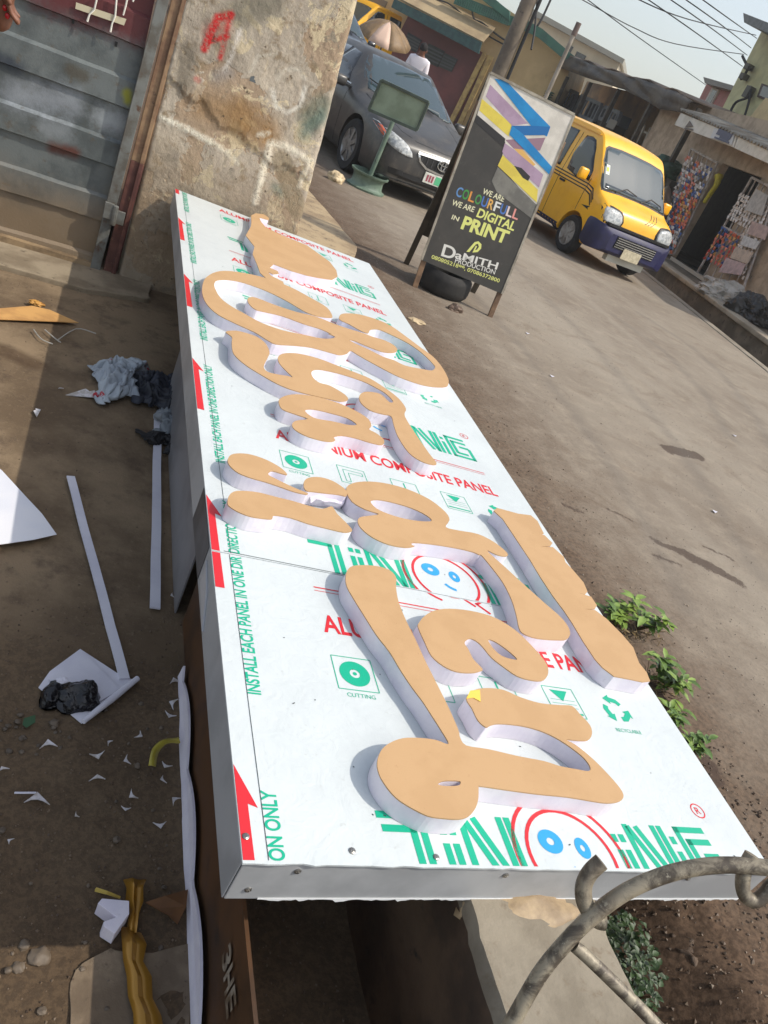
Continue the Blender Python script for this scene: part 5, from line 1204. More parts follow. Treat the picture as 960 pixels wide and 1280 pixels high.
# ---- sedan
TS = [  # x, sill halfwidth, belt halfwidth, roof halfwidth, sill z, belt z, roof edge z, crown z
 (0.00, 0.62, 0.60, 0.50, 0.30, 0.58, 0.62, 0.64), (0.06, 0.76, 0.74, 0.62, 0.22, 0.64, 0.69, 0.71), (0.18, 0.855, 0.83, 0.68, 0.19, 0.70, 0.75, 0.78), (0.45, 0.895, 0.875, 0.70, 0.18, 0.76, 0.82, 0.85),
 (0.95, 0.90, 0.90, 0.70, 0.18, 0.83, 0.91, 0.95), (1.30, 0.90, 0.91, 0.71, 0.18, 0.88, 0.97, 1.01), (1.40, 0.90, 0.91, 0.70, 0.18, 0.89, 1.03, 1.06), (2.05, 0.90, 0.91, 0.59, 0.18, 0.92, 1.39, 1.42),
 (2.35, 0.90, 0.91, 0.58, 0.18, 0.93, 1.435, 1.465), (3.00, 0.90, 0.91, 0.57, 0.18, 0.95, 1.43, 1.46), (3.35, 0.90, 0.90, 0.58, 0.18, 0.97, 1.36, 1.39), (3.95, 0.89, 0.88, 0.66, 0.19, 0.99, 1.06, 1.10), (4.15, 0.87, 0.85, 0.66, 0.20, 0.98, 1.03, 1.06), (4.60, 0.80, 0.78, 0.60, 0.26, 0.92, 0.99, 1.02), (4.80, 0.60, 0.58, 0.46, 0.36, 0.80, 0.86, 0.88)]
def sec_s(p):
    ws, wb, wr, zs, zb, zr, zc = p
    return [(ws * 0.55, zs), (ws * 0.9, zs + 0.005), (ws * 0.975, zs + 0.05), (ws, zs + (zb - zs) * 0.3), (ws * 1.006, zs + (zb - zs) * 0.55), (wb * 1.0, zs + (zb - zs) * 0.78), (wb * 0.985, zb - 0.03), (wb * 0.955, zb + 0.006), (wb + (wr - wb) * 0.42, zb + (zr - zb) * 0.5), (wr * 1.02, zr - (zr - zb) * 0.10), (wr * 0.92, zr + 0.004), (wr * 0.62, zr + (zc - zr) * 0.62), (wr * 0.3, zr + (zc - zr) * 0.92), (0, zc)]
def sedan(name, label, paint, h, fl_contact, detail=True, group=None):
    """h: heading; fl_contact: where the near-side front tyre meets the road"""
    fwd = Vector((h[0], h[1], 0)).normalized(); rightv = Vector((-fwd.y, fwd.x, 0))
    org = Vector((fl_contact.x, fl_contact.y, 0)) + fwd * 0.95 * 0.9 + rightv * 0.84 * 0.9
    M_ = Matrix((Vector((-fwd.x, -fwd.y, 0)), Vector((-rightv.x, -rightv.y, 0)), Vector((0, 0, 1)))).transposed().to_4x4(); M_ = M_ @ Matrix.Scale(0.9, 4); M_.translation = org
    car = thing(name, label, 'car', M=M_, group=group)
    me = cut_arches(body_shell(TS, sec_s, 110), [(0.95, 0.33, 0.385), (3.75, 0.33, 0.385)], 0.9)
    tr = tree_of(me); body = mkobj('body', me, paint, car, 50)
    ws = [(-0.70, 1.01), (-0.3, 1.05), (0, 1.06), (0.3, 1.05), (0.70, 1.01), (0.565, 1.36), (0.3, 1.40), (0, 1.41), (-0.3, 1.40), (-0.565, 1.36)]
    patch(tr, ws, 'x', 0.0, 0.004, 0.06, 3).build('windscreen', m_glass, car, smooth='all')
    for ax in ('y+', 'y-'):
        patch(tr, [(1.72, 0.985), (2.42, 0.99), (2.42, 1.37), (2.12, 1.35)], ax, 0.0, 0.004, 0.07).build('side_window', m_glass_d, car, smooth='all')
        patch(tr, [(2.47, 0.99), (3.35, 1.02), (3.12, 1.36), (2.47, 1.375)], ax, 0.0, 0.004, 0.07).build('side_window', m_glass_d, car, smooth='all')
        patch(tr, [(1.62, 0.965), (3.4, 1.0), (3.4, 1.015), (1.62, 0.98)], ax, 0.0, 0.010, 0.08).build('window_trim', m_chrome, car)
        for x in (1.55, 2.445, 3.3): patch(tr, [(x, 0.24), (x + 0.009, 0.24), (x + 0.009, 0.95), (x, 0.95)], ax, 0.0, 0.002, 0.08).build('door_gap', m_blk, car)
        patch(tr, [(0.5, 0.195), (4.4, 0.195), (4.4, 0.235), (0.5, 0.235)], ax, 0.0, 0.006, 0.1).build('sill_strip', paint, car)
        for x in (2.25, 3.1): patch(tr, [(x, 0.82), (x + 0.17, 0.825), (x + 0.17, 0.85), (x, 0.845)], ax, 0.0, 0.02, 0.05).build('door_handle', paint, car)
    for s_ in (-1, 1):
        patch(tr, [(s_ * 0.46, 0.555), (s_ * 0.60, 0.55), (s_ * 0.74, 0.58), (s_ * 0.83, 0.63), (s_ * 0.872, 0.735), (s_ * 0.84, 0.765), (s_ * 0.70, 0.72), (s_ * 0.56, 0.665)], 'x', 0.0, 0.010, 0.035, 2).build('headlight', m_lamp, car, smooth='all')
        patch(tr, [(s_ * 0.80, 0.635), (s_ * 0.845, 0.66), (s_ * 0.872, 0.74), (s_ * 0.83, 0.745)], 'x', 0.0, 0.014, 0.03).build('indicator', m_amber, car, smooth='all')
        mr = MB().box((1.62, s_ * 1.02, 0.97), (0.10, 0.21, 0.135)).build('wing_mirror', paint, car, smooth='all', bevel=0.04)
        MB().bar((1.60, s_ * 0.84, 0.93), (1.62, s_ * 0.96, 0.94), 0.06, 0.03).build('mirror_arm', m_blk, mr)
        patch(tr, [(s_ * 0.48, 0.285), (s_ * 0.70, 0.29), (s_ * 0.72, 0.36), (s_ * 0.52, 0.37)], 'x', 0.0, 0.006, 0.05).build('fog_recess', m_blk, car)
        for x in (0.95, 3.75): wheel(car, x, s_ * 0.80, 0.33, 0.205, m_tyre, m_alloy, 7, s_)
    gp_ = [(-0.40, 0.635), (0, 0.645), (0.40, 0.635), (0.34, 0.545), (0.22, 0.49), (0, 0.475), (-0.22, 0.49), (-0.34, 0.545)]
    patch(tr, gp_, 'x', 0.0, 0.006, 0.05).build('grille', m_blk, car)
    for k in range(9): y = -0.32 + 0.08 * k; zb_ = 0.49 + 0.055 * (abs(y) / 0.32) ** 1.5; patch(tr, [(y - 0.006, zb_ + 0.01), (y + 0.006, zb_ + 0.01), (y + 0.006, 0.625), (y - 0.006, 0.625)], 'x', 0.0, 0.012, 0.05).build('grille_bar', mat('grille_grey', (60, 60, 62)), car)
    for a, b in zip(gp_, gp_[1:] + gp_[:1]):
        d = (Vector(b) - Vector(a)).normalized(); n_ = Vector((-d.y, d.x)) * 0.013; patch(tr, [Vector(a) - n_, Vector(b) - n_, Vector(b) + n_, Vector(a) + n_], 'x', 0.0, 0.016, 0.05).build('grille_trim', m_chrome, car)
    for (ry, rz, cy, cz) in ((0.085, 0.058, 0, 0.585), (0.028, 0.052, 0, 0.585), (0.062, 0.022, 0, 0.612)):
        mb = MB(); c_ = [Vector((-0.02, cy + ry * math.cos(t * 0.3142), cz + rz * math.sin(t * 0.3142))) for t in range(21)]; h_ = tr.ray_cast(Vector((-3, 0, 0.585)), Vector((1, 0, 0)))[0]
        mb.tube([Vector((h_.x - 0.022, p.y, p.z)) for p in c_], 0.008, 6, False); mb.build('emblem', m_chrome, car, smooth=True)
    def gap(pts, w=0.006):
        for a, b in zip(pts[:-1], pts[1:]):
            d = (Vector(b) - Vector(a)).normalized(); n_ = Vector((-d.y, d.x)) * w; patch(tr, [Vector(a) - n_, Vector(b) - n_, Vector(b) + n_, Vector(a) + n_], 'z', 0.0, 0.0015, 0.08).build('bonnet_gap', m_blk, car)
    for s_ in (-1, 1): gap([(0.10, s_ * 0.42), (0.22, s_ * 0.60), (0.5, s_ * 0.70), (1.28, s_ * 0.74)]); gap([(0.35, s_ * 0.36), (1.2, s_ * 0.52)], 0.003)
    gap([(0.10, -0.42), (0.07, 0.0)]); gap([(0.07, 0.0), (0.10, 0.42)])
    patch(tr, [(-0.55, 0.27), (0.55, 0.27), (0.50, 0.36), (-0.50, 0.36)], 'x', 0.0, 0.006, 0.06).build('lower_intake', m_blk, car)
    patch(tr, [(-0.80, 0.205), (0.80, 0.205), (0.78, 0.235), (-0.78, 0.235)], 'x', 0.0, 0.03, 0.06).build('bumper_lip', m_chrome if detail else paint, car)
    h_ = tr.ray_cast(Vector((-3, 0, 0.40)), Vector((1, 0, 0)))[0]; MB().box((h_.x - 0.012, 0, 0.395), (0.012, 0.42, 0.13)).build('number_plate', m_pl, car, bevel=0.002)
    MB().box((h_.x - 0.0195, -0.06, 0.395), (0.004, 0.20, 0.10)).build('plate_patch', mat('plate_green', (84, 176, 128)), car)
    for k in range(3): MB().box((h_.x - 0.0195, 0.08 + 0.04 * k, 0.395), (0.004, 0.025, 0.08)).build('plate_mark', mat('plate_red', (150, 66, 84)), car)
    for s_ in (-0.35, 0.25): wpart_l = MB().bar((1.33, s_, 1.035), (1.50, s_ + 0.42, 1.125), 0.02, 0.014).build('wiper', m_blk, car)
    return car
kpt = NT('grey_paint'); q = kpt.noise(5, 8, 0.7); kpt.link(kpt.mix(kpt.ramp(q, 0.45, 0.7), lin((62, 60, 58)), lin((90, 84, 76))), kpt.b.inputs['Base Color']); kpt.b.inputs['Roughness'].default_value = 0.42; kpt.b.inputs['Metallic'].default_value = 0.1; kpt.b.inputs['Coat Weight'].default_value = 0.2; kpt.b.inputs['Coat Roughness'].default_value = 0.2
HD = (0.175, -0.985)
camry = sedan('parked_sedan', 'dusty dark grey sedan parked nose toward the board behind the wheel-rim sign', kpt.m, HD, pz(430, 213))
red = copy_tree(camry); m_redp = mat('red_paint', (132, 52, 54), (110, 44, 46), rough=0.35, coat=0.5, scale=4)
def repaint(root, old, new):
    for ch in root.children_recursive:
        if ch.type == 'MESH' and ch.data.materials and ch.data.materials[0] == old:
            ch.data = ch.data.copy(); ch.data.materials[0] = new
repaint(red, kpt.m, m_redp); red.name = 'red_sedan'; red['label'] = 'dull red sedan parked behind the dark grey sedan'
red.matrix_world = Matrix.Translation(Vector((-0.175, 0.985, 0)) * 6.2 + Vector((0.10, 0, 0.34))) @ camry.matrix_world
blk = copy_tree(camry); m_bkp = mat('black_paint', (36, 38, 44), (30, 31, 36), rough=0.3, coat=0.6, scale=4); repaint(blk, kpt.m, m_bkp); blk.name = 'black_sedan'; blk['label'] = 'black sedan parked beside the red sedan near the shuttered wall'
blk.matrix_world = Matrix.Translation(Vector((-0.175, 0.985, 0)) * 8.2 + Vector((2.1, 0.6, 0.42))) @ camry.matrix_world
# ---- microbus
TV = [(0.00, 0.66, 0.66, 0.58, 0.30, 0.66, 0.73, 0.75), (0.04, 0.71, 0.71, 0.63, 0.28, 0.76, 0.84, 0.86), (0.12, 0.725, 0.72, 0.655, 0.26, 0.83, 0.90, 0.93), (0.38, 0.735, 0.73, 0.67, 0.25, 0.91, 1.00, 1.03), (0.46, 0.735, 0.73, 0.675, 0.25, 0.94, 1.06, 1.10), (0.92, 0.735, 0.735, 0.65, 0.25, 1.00, 1.60, 1.65), (1.06, 0.735, 0.735, 0.64, 0.25, 1.02, 1.70, 1.745), (1.35, 0.735, 0.735, 0.635, 0.25, 1.03, 1.735, 1.785), (3.0, 0.735, 0.735, 0.635, 0.25, 1.03, 1.735, 1.79), (3.3, 0.735, 0.735, 0.63, 0.27, 1.02, 1.72, 1.77), (3.38, 0.70, 0.70, 0.60, 0.32, 1.0, 1.60, 1.66)]
def sec_v(p):
    ws, wb, wr, zs, zb, zr, zc = p
    return [(ws * 0.6, zs), (ws * 0.95, zs + 0.005), (ws * 0.99, zs + 0.05), (ws, zs + (zb - zs) * 0.35), (ws * 1.005, zs + (zb - zs) * 0.6), (wb, zb - 0.04), (wb * 0.99, zb + 0.01), (wb + (wr - wb) * 0.42, zb + (zr - zb) * 0.48), (wb + (wr - wb) * 0.86, zb + (zr - zb) * 0.90), (wr * 1.0, zr - (zr - zb) * 0.02), (wr * 0.965, zr + (zc - zr) * 0.22), (wr * 0.86, zr + (zc - zr) * 0.42), (wr * 0.5, zr + (zc - zr) * 0.82), (0, zc)]
m_yel = NT('yellow_paint'); q = m_yel.noise(3, 8, 0.7); m_yel.link(m_yel.mix(m_yel.ramp(q, 0.45, 0.75), lin((250, 184, 8)), lin((238, 168, 12))), m_yel.b.inputs['Base Color']); m_yel.b.inputs['Roughness'].default_value = 0.38; m_yel.b.inputs['Coat Weight'].default_value = 0.4; m_yel.b.inputs['Coat Roughness'].default_value = 0.15; m_yel = m_yel.m
m_navy = mat('navy_bumper', (38, 38, 80), (32, 32, 66), rough=0.5, scale=6); m_stripe = mat('stripe_black', (28, 26, 26))
def van():
    a, b = pz(700, 313), pz(779, 342); ax_ = (b - a).normalized(); fwd = Vector((ax_.y, -ax_.x, 0)); org = a + (b - a).normalized() * 0.70 * 0.905 + fwd * 0.62 * 0.905
    M_ = Matrix((-fwd, Vector((-ax_.x, -ax_.y, 0)), Vector((0, 0, 1)))).transposed().to_4x4(); M_ = M_ @ Matrix.Scale(0.905, 4); M_.translation = Vector((org.x, org.y, 0))
    v = thing('minibus', 'yellow minibus with navy bumper and black side stripes on the road', 'van', M=M_)
    me = cut_arches(body_shell(TV, sec_v, 110), [(0.62, 0.28, 0.335), (2.85, 0.28, 0.335)], 0.735); tr = tree_of(me); mkobj('body', me, m_yel, v, 28)
    ws_ = [(-0.645, 1.045), (-0.3, 1.07), (0, 1.075), (0.3, 1.07), (0.645, 1.045), (0.655, 1.10), (0.62, 1.40), (0.59, 1.535), (0.54, 1.57), (0.3, 1.59), (0, 1.595), (-0.3, 1.59), (-0.54, 1.57), (-0.59, 1.535), (-0.62, 1.40), (-0.655, 1.10)]
    patch(tr, ws_, 'x', 0, 0.006, 0.05).build('windscreen', m_glass, v, smooth='all')
    patch(tr, [(y * 1.035, 1.32 + (z - 1.32) * 1.075) for y, z in ws_], 'x', 0, 0.003, 0.05).build('windscreen_seal', m_blk, v)
    patch(tr, [(-0.60, 1.07), (0.60, 1.07), (0.59, 1.13), (-0.59, 1.13)], 'x', 0, 0.0066, 0.06).build('dashboard_reflection', mat('dash_dark', (40, 48, 50), rough=0.08, coat=0.4), v, smooth='all')
    for ax in ('y+', 'y-'):
        patch(tr, [(0.74, 1.07), (1.40, 1.07), (1.40, 1.54), (1.33, 1.60), (1.10, 1.59), (0.90, 1.36)], ax, 0, 0.005, 0.07, 2).build('side_window', m_glass_d, v, smooth='all')
        patch(tr, [(1.62, 1.06), (2.42, 1.06), (2.42, 1.62), (1.62, 1.62)], ax, 0, 0.005, 0.07).build('side_window', m_glass_d, v, smooth='all')
        patch(tr, [(2.5, 1.06), (3.2, 1.06), (3.15, 1.60), (2.5, 1.62)], ax, 0, 0.005, 0.07).build('side_window', m_glass_d, v, smooth='all')
        for z in (0.93, 0.975, 1.02): patch(tr, [(0.42, z - 0.17), (0.55, z - 0.04), (0.7, z - 0.01), (3.3, z - 0.01), (3.3, z + 0.006), (0.7, z + 0.006), (0.54, z - 0.02), (0.41, z - 0.15)], ax, 0, 0.003, 0.08).build('stripe', m_stripe, v)
        for x in (0.70, 1.50, 2.45): patch(tr, [(x, 0.62 if x < 1 else 0.3), (x + 0.01, 0.62 if x < 1 else 0.3), (x + 0.01, 1.62 if x > 1 else 1.1), (x, 1.62 if x > 1 else 1.1)], ax, 0, 0.002, 0.09).build('door_gap', m_blk, v)
        patch(tr, [(1.28, 0.88), (1.42, 0.88), (1.42, 0.91), (1.28, 0.91)], ax, 0, 0.02, 0.05).build('door_handle', m_blk, v)
        patch(tr, [(0.9, 0.255), (2.5, 0.255), (2.5, 0.33), (0.9, 0.33)], ax, 0, 0.008, 0.09).build('sill_strip', m_navy, v)
    # bumper
    TB = [(-0.12, 0.52, 0.34, 0.58), (-0.08, 0.66, 0.30, 0.64), (0.0, 0.735, 0.28, 0.66), (0.14, 0.76, 0.27, 0.67), (0.28, 0.755, 0.30, 0.66)]
    mb = MB(); m = 0
    for i in range(13):
        x = -0.12 + 0.40 * i / 12; w, z0, z1 = catm(None, TB, x); L = [(-w * 0.97, z0), (-w, z0 + 0.04), (-w, z1 - 0.05), (-w * 0.97, z1), (w * 0.97, z1), (w, z1 - 0.05), (w, z0 + 0.04), (w * 0.97, z0)]; m = len(L); mb.v += [Vector((x, y, z)) for y, z in L]
    for i in range(12):
        for k in range(m): a_ = i * m + k; b_ = i * m + (k + 1) % m; mb.f.append((a_, b_, b_ + m, a_ + m))
    mb.f += [tuple(range(m)), tuple(12 * m + k for k in range(m - 1, -1, -1))]
    bu = mb.build('bumper', m_navy, v, smooth=35)
    MB().box((-0.118, 0, 0.49), (0.02, 0.80, 0.17)).build('grille_recess', m_blk, bu)
    for k in range(5): MB().box((-0.131, 0, 0.425 + 0.032 * k), (0.012, 0.78, 0.010)).build('grille_bar', m_chrome, bu)
    MB().box((-0.142, 0.02, 0.37), (0.012, 0.36, 0.15)).build('number_plate', mat('plate_tan', (206, 196, 168), (184, 174, 146), scale=20), bu, bevel=0.002)
    MB().box((-0.03, 0, 0.68), (0.10, 1.24, 0.035)).build('front_gap', m_blk, v)
    MB().box((0.04, -0.05, 0.235), (0.10, 0.75, 0.10)).build('under_panel', mat('under_pale', (190, 188, 176)), v)
    for s_ in (-1, 1):
        patch(tr, [(s_ * 0.38, 0.70), (s_ * 0.55, 0.685), (s_ * 0.69, 0.70), (s_ * 0.705, 0.79), (s_ * 0.67, 0.875), (s_ * 0.50, 0.87), (s_ * 0.40, 0.83)], 'x', 0, 0.016, 0.04, 2).build('headlight', m_lamp, v, smooth='all')
        mr = MB().box((0.72, s_ * 0.885, 1.12), (0.07, 0.165, 0.165)).build('wing_mirror', m_yel, v, smooth='all', bevel=0.028); MB().bar((0.76, s_ * 0.70, 1.06), (0.73, s_ * 0.84, 1.10), 0.03, 0.03).build('mirror_arm', m_blk, mr)
        patch(tr, [(s_ * 0.355, 0.675), (s_ * 0.722, 0.672), (s_ * 0.72, 0.80), (s_ * 0.685, 0.898), (s_ * 0.46, 0.892), (s_ * 0.37, 0.845)], 'x', 0, 0.004, 0.04, 2).build('headlight_surround', m_blk, v, smooth='all')
        for x in (0.62, 2.85): wheel(v, x, s_ * 0.655, 0.28, 0.16, m_tyre, m_stl, 8, s_)
    for s_, e_ in ((0.40, -0.02), (-0.12, -0.54)): MB().tube([(0.425, s_, 1.07), (0.475, (s_ + e_) / 2, 1.165), (0.455, e_, 1.13)], 0.010, 6).build('wiper', m_blk, v)
    for k in range(3): q = -0.30 - 0.06 * k; patch(tr, [(q, 0.98), (q + 0.016, 0.98), (q + 0.236, 0.84), (q + 0.22, 0.84)], 'x', 0, 0.003, 0.05).build('stripe', m_stripe, v)
    patch(tr, [(0.53, 1.24), (0.60, 1.24), (0.585, 1.36), (0.52, 1.36)], 'x', 0, 0.008, 0.05).build('sticker', mat('sticker_white', (216, 222, 206)), v); patch(tr, [(0.545, 1.28), (0.585, 1.28), (0.575, 1.33), (0.54, 1.33)], 'x', 0, 0.012, 0.05).build('sticker', mat('sticker_lime', (190, 206, 60)), v)
    for ax in ('y+', 'y-'): patch(tr, [(0.98, 1.672), (3.25, 1.70), (3.25, 1.722), (0.98, 1.695)], ax, 0, 0.02, 0.09).build('rain_gutter', m_yel, v)
    return v
bus = van()
bus2 = copy_tree(bus); bus2.name = 'minibus'; bus2['label'] = 'yellow minibus standing far behind the pillar past the red sedan'
g_ = pd(445, 60, 26); bus2.matrix_world = Matrix.Translation((g_.x - 1.0, g_.y, 0.6)) @ Matrix.Rotation(0.35, 4, 'Z')

# ================================================================ people
m_skin = mat('skin_brown', (122, 78, 56), (108, 68, 48), rough=0.5, scale=20)
def person(name, label, base, rz, shirt, trousers, arm=None, lean=0.0, sleeve=True):
    t = thing(name, label, 'person', base, rz)
    J_ = {'pel': (0, 0, 0.95), 'sp': (0, lean * 0.4, 1.15), 'ch': (0, lean * 0.8, 1.36), 'nk': (0, lean, 1.50), 'hd': (0, lean + 0.01, 1.60), 'ht': (0, lean + 0.01, 1.72)}
    E_ = [('pel', 'sp'), ('sp', 'ch'), ('ch', 'nk'), ('nk', 'hd'), ('hd', 'ht')]; r_ = {'pel': (0.16, 0.12), 'sp': (0.145, 0.11), 'ch': (0.17, 0.12), 'nk': 0.055, 'hd': (0.085, 0.10), 'ht': (0.06, 0.075)}
    for s_, k in ((-1, 'l'), (1, 'r')):
        J_.update({'hip' + k: (s_ * 0.10, 0, 0.88), 'kn' + k: (s_ * 0.11, -0.02, 0.49), 'an' + k: (s_ * 0.11, 0.02, 0.08), 'to' + k: (s_ * 0.12, -0.16, 0.03), 'sh' + k: (s_ * 0.19, lean * 0.85, 1.40)})
        E_ += [('pel', 'hip' + k), ('hip' + k, 'kn' + k), ('kn' + k, 'an' + k), ('an' + k, 'to' + k), ('ch', 'sh' + k)]; r_.update({'hip' + k: 0.095, 'kn' + k: 0.062, 'an' + k: 0.045, 'to' + k: 0.035, 'sh' + k: 0.068})
        el, wr, pa = (arm[k] if arm else ((s_ * 0.24, 0.03 + lean * 0.6, 1.12), (s_ * 0.24, -0.06 + lean * 0.6, 0.88), (s_ * 0.24, -0.08 + lean * 0.6, 0.80)))
        J_.update({'el' + k: el, 'wr' + k: wr, 'pa' + k: pa}); E_ += [('sh' + k, 'el' + k), ('el' + k, 'wr' + k), ('wr' + k, 'pa' + k)]; r_.update({'el' + k: 0.044, 'wr' + k: 0.028, 'pa' + k: (0.042, 0.018)})
        w, p = Vector(wr), Vector(pa); d = (p - w).normalized(); sd_ = d.cross(Vector((1, 0, 0.3))).normalized(); nn = sd_.cross(d)
        for f in range(4):
            b0 = p + sd_ * (0.027 - 0.018 * f); Lf = (0.030, 0.034, 0.032, 0.025)[f]
            c1, c2, c3 = b0 + d * 0.035, b0 + d * (0.035 + Lf) + nn * 0.006, b0 + d * (0.035 + Lf * 1.8) + nn * 0.022
            for i, q in enumerate((c1, c2, c3)): J_['f%s%d%d' % (k, f, i)] = tuple(q); r_['f%s%d%d' % (k, f, i)] = (0.0098, 0.009, 0.0075)[i]
            E_ += [('pa' + k, 'f%s%d0' % (k, f)), ('f%s%d0' % (k, f), 'f%s%d1' % (k, f)), ('f%s%d1' % (k, f), 'f%s%d2' % (k, f))]
        b0 = w.lerp(p, 0.6) + sd_ * 0.034
        for i, q in enumerate((b0 + d * 0.012, b0 + sd_ * 0.012 + d * 0.042, b0 + sd_ * 0.010 + d * 0.068 + nn * 0.01)): J_['t%s%d' % (k, i)] = tuple(q); r_['t%s%d' % (k, i)] = (0.012, 0.0105, 0.0085)[i]
        E_ += [('pa' + k, 't%s0' % k), ('t%s0' % k, 't%s1' % k), ('t%s1' % k, 't%s2' % k)]
    me = skin_mesh(J_, E_, r_, 2); b = mkobj('body', me, m_skin, t, 'all')
    # clothing: the body's own torso and legs, grown outward
    def garment(nm, test, m_, grow):
        bm = bmesh.new(); bm.from_mesh(me); bmesh.ops.delete(bm, geom=[f for f in bm.faces if not test(f.calc_center_median())], context='FACES')
        bm.normal_update()
        for v in bm.verts: v.co += v.normal * grow
        g = bpy.data.meshes.new(nm); bm.to_mesh(g); bm.free(); g.materials.clear(); o = mkobj(nm, g, m_, t, 'all'); o.modifiers.new('thick', 'SOLIDIFY').thickness = 0.004
    garment('shirt', lambda p: 0.90 < p.z < 1.475 and not (abs(p.x) > 0.2 and (p.z < 1.18 or not sleeve)), shirt, 0.014)
    garment('trousers', lambda p: 0.07 < p.z < 0.95 and abs(p.x) < 0.215, trousers, 0.016)
    hb = blob((0, lean + 0.025, 1.665), (0.088, 0.105, 0.095), 0.05, 2, 3, 2, False); hb.build('hair', mat('hair_black', (24, 20, 18), rough=0.9), t, smooth='all')
    for s_ in (-1, 1): blob((s_ * 0.032, lean - 0.092, 1.625), (0.011, 0.006, 0.007), 0.0, 1, 2, 1, False).build('eye', mat('eye_white', (220, 214, 206)), t, smooth='all'); blob((s_ * 0.088, lean + 0.01, 1.61), (0.012, 0.022, 0.032), 0.1, 1, 2, 1, False).build('ear', m_skin, t, smooth='all')
    blob((0, lean - 0.102, 1.595), (0.015, 0.018, 0.024), 0.05, 1, 2, 1, False).build('nose', m_skin, t, smooth='all'); blob((0, lean - 0.092, 1.555), (0.024, 0.008, 0.007), 0.05, 1, 2, 1, False).build('mouth', mat('lips', (116, 62, 54)), t, smooth='all')
    return t
# person in white behind the sedan
g_ = pd(522, 82, 17.2)
person('person', 'person in a white shirt with a dark bag strap standing behind the parked sedan', (g_.x, g_.y, road_h(g_.x, g_.y)), 2.6, mat('white_shirt', (226, 220, 224)), mat('dark_trousers', (46, 48, 60)))
# person at the gate: only the hand reaches into the picture
hp = pd(7, 2, 2.55)
bx_, by_ = hp.x - 0.30, hp.y + 0.05
loc = lambda p: (p[0] - bx_, p[1] - by_, p[2] - YARD)
ph = person('person', 'person standing at the gate, only a hand with red nails in the picture', (bx_, by_, YARD), 0.0, mat('dark_shirt', (70, 40, 48)), mat('jeans', (44, 52, 72)),
            arm={'r': ((0.30, 0.0, 1.25), loc((hp.x - 0.02, hp.y, hp.z + 0.10)), loc((hp.x, hp.y, hp.z + 0.035))), 'l': ((-0.25, 0.02, 1.14), (-0.25, -0.05, 0.9), (-0.25, -0.06, 0.82))}, sleeve=False)
p = Vector(loc((hp.x, hp.y, hp.z + 0.035))); 
mb = MB()
for f in range(2): blob((p.x + 0.002 + 0.01 * f, p.y - 0.012, p.z - 0.052 - 0.02 * f), (0.008, 0.006, 0.010), 0.02, 1, 2, 1, False).build('nail', mat('red_nail', (186, 24, 30), rough=0.25), ph, smooth='all')
# ================================================================ far side of the street
def fac(px, P, n, depth, m_, name, parent=None, bevel=0.0, front=0.0):
    """polygon on the plane (P, n), n pointing away from us, extruded backwards"""
    L = [pp(u, v, Vector(P) + Vector(n) * (-front), n) for u, v in px]; o = MB().prism([L], Vector(n) * depth).build(name, m_, bevel=bevel)
    return wpart(o, parent) if parent else o
def stp(o): return st(0, o), sn
def sp_(u, v, o): return pp(u, v, st(0, o), sn)
m_pave = mat('street_concrete', (128, 116, 100), (98, 88, 74), scale=3, c3=(70, 62, 52), s3=14, lo3=0.55, hi3=0.7, bump=0.4)
m_drain = mat('drain_dirt', (66, 58, 48), (44, 38, 32), scale=4, bump=0.5)
def stbox(s0, s1, o0, o1, z0, z1):
    return MB().add([st(s, o, z) for s in (s0, s1) for o in (o0, o1) for z in (z0, z1)], [(0, 1, 3, 2), (4, 6, 7, 5), (0, 4, 5, 1), (2, 3, 7, 6), (0, 2, 6, 4), (1, 5, 7, 3)])
tag(stbox(-14, 60, -0.05, 1.0, -0.5, -0.30).build('drain_bed', m_drain), kind='structure')
tag(stbox(-14, 60, 0.62, 9.0, -0.45, 0.13).build('pavement', m_pave, bevel=0.01), kind='structure')
tag(stbox(-14, 60, 0.55, 0.80, 0.10, 0.17).build('kerb', mat('kerb_pale', (176, 164, 144), (146, 134, 116), scale=2, c3=(110, 98, 82), s3=7, lo3=0.58, hi3=0.72, bump=0.4), bevel=0.015), kind='structure')
tag(stbox(-14, 60, -0.12, 0.02, -0.3, 0.012).build('road_edge', mat('edge_concrete', (150, 140, 124), (120, 110, 96), scale=3, bump=0.4), bevel=0.01), kind='structure')
rng = random.Random(3)
for i in range(26):
    s_ = rng.uniform(-3, 9); o_ = rng.uniform(0.05, 0.5); p = st(s_, o_); r = rng.uniform(0.05, 0.16)
    tag(blob((p.x, p.y, -0.32), (r * 1.3, r, r * 0.8), 0.4, 1.8, 2, 100 + i).build('rubble_lump', m_drain, smooth=50), 'dark lump of dirt and rubble in the roadside drain', 'rubble', 'rubble in the drain')
# ---- shop
shop = thing('corner_shop', 'small provisions shop with open door and white fascia under a corrugated eave', 'shop', st(5.2, 1.7, 0.13))
OP = 1.7; PS, NS = st(0, OP), sn
m_sw = mat('shop_wall', (190, 168, 142), (164, 142, 118), scale=4, c3=(90, 78, 64), s3=12, lo3=0.6, hi3=0.75)
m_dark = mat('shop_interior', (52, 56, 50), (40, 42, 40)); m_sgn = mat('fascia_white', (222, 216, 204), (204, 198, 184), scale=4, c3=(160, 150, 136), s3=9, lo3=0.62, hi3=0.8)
def zat(u, v, o): return sp_(u, v, o)
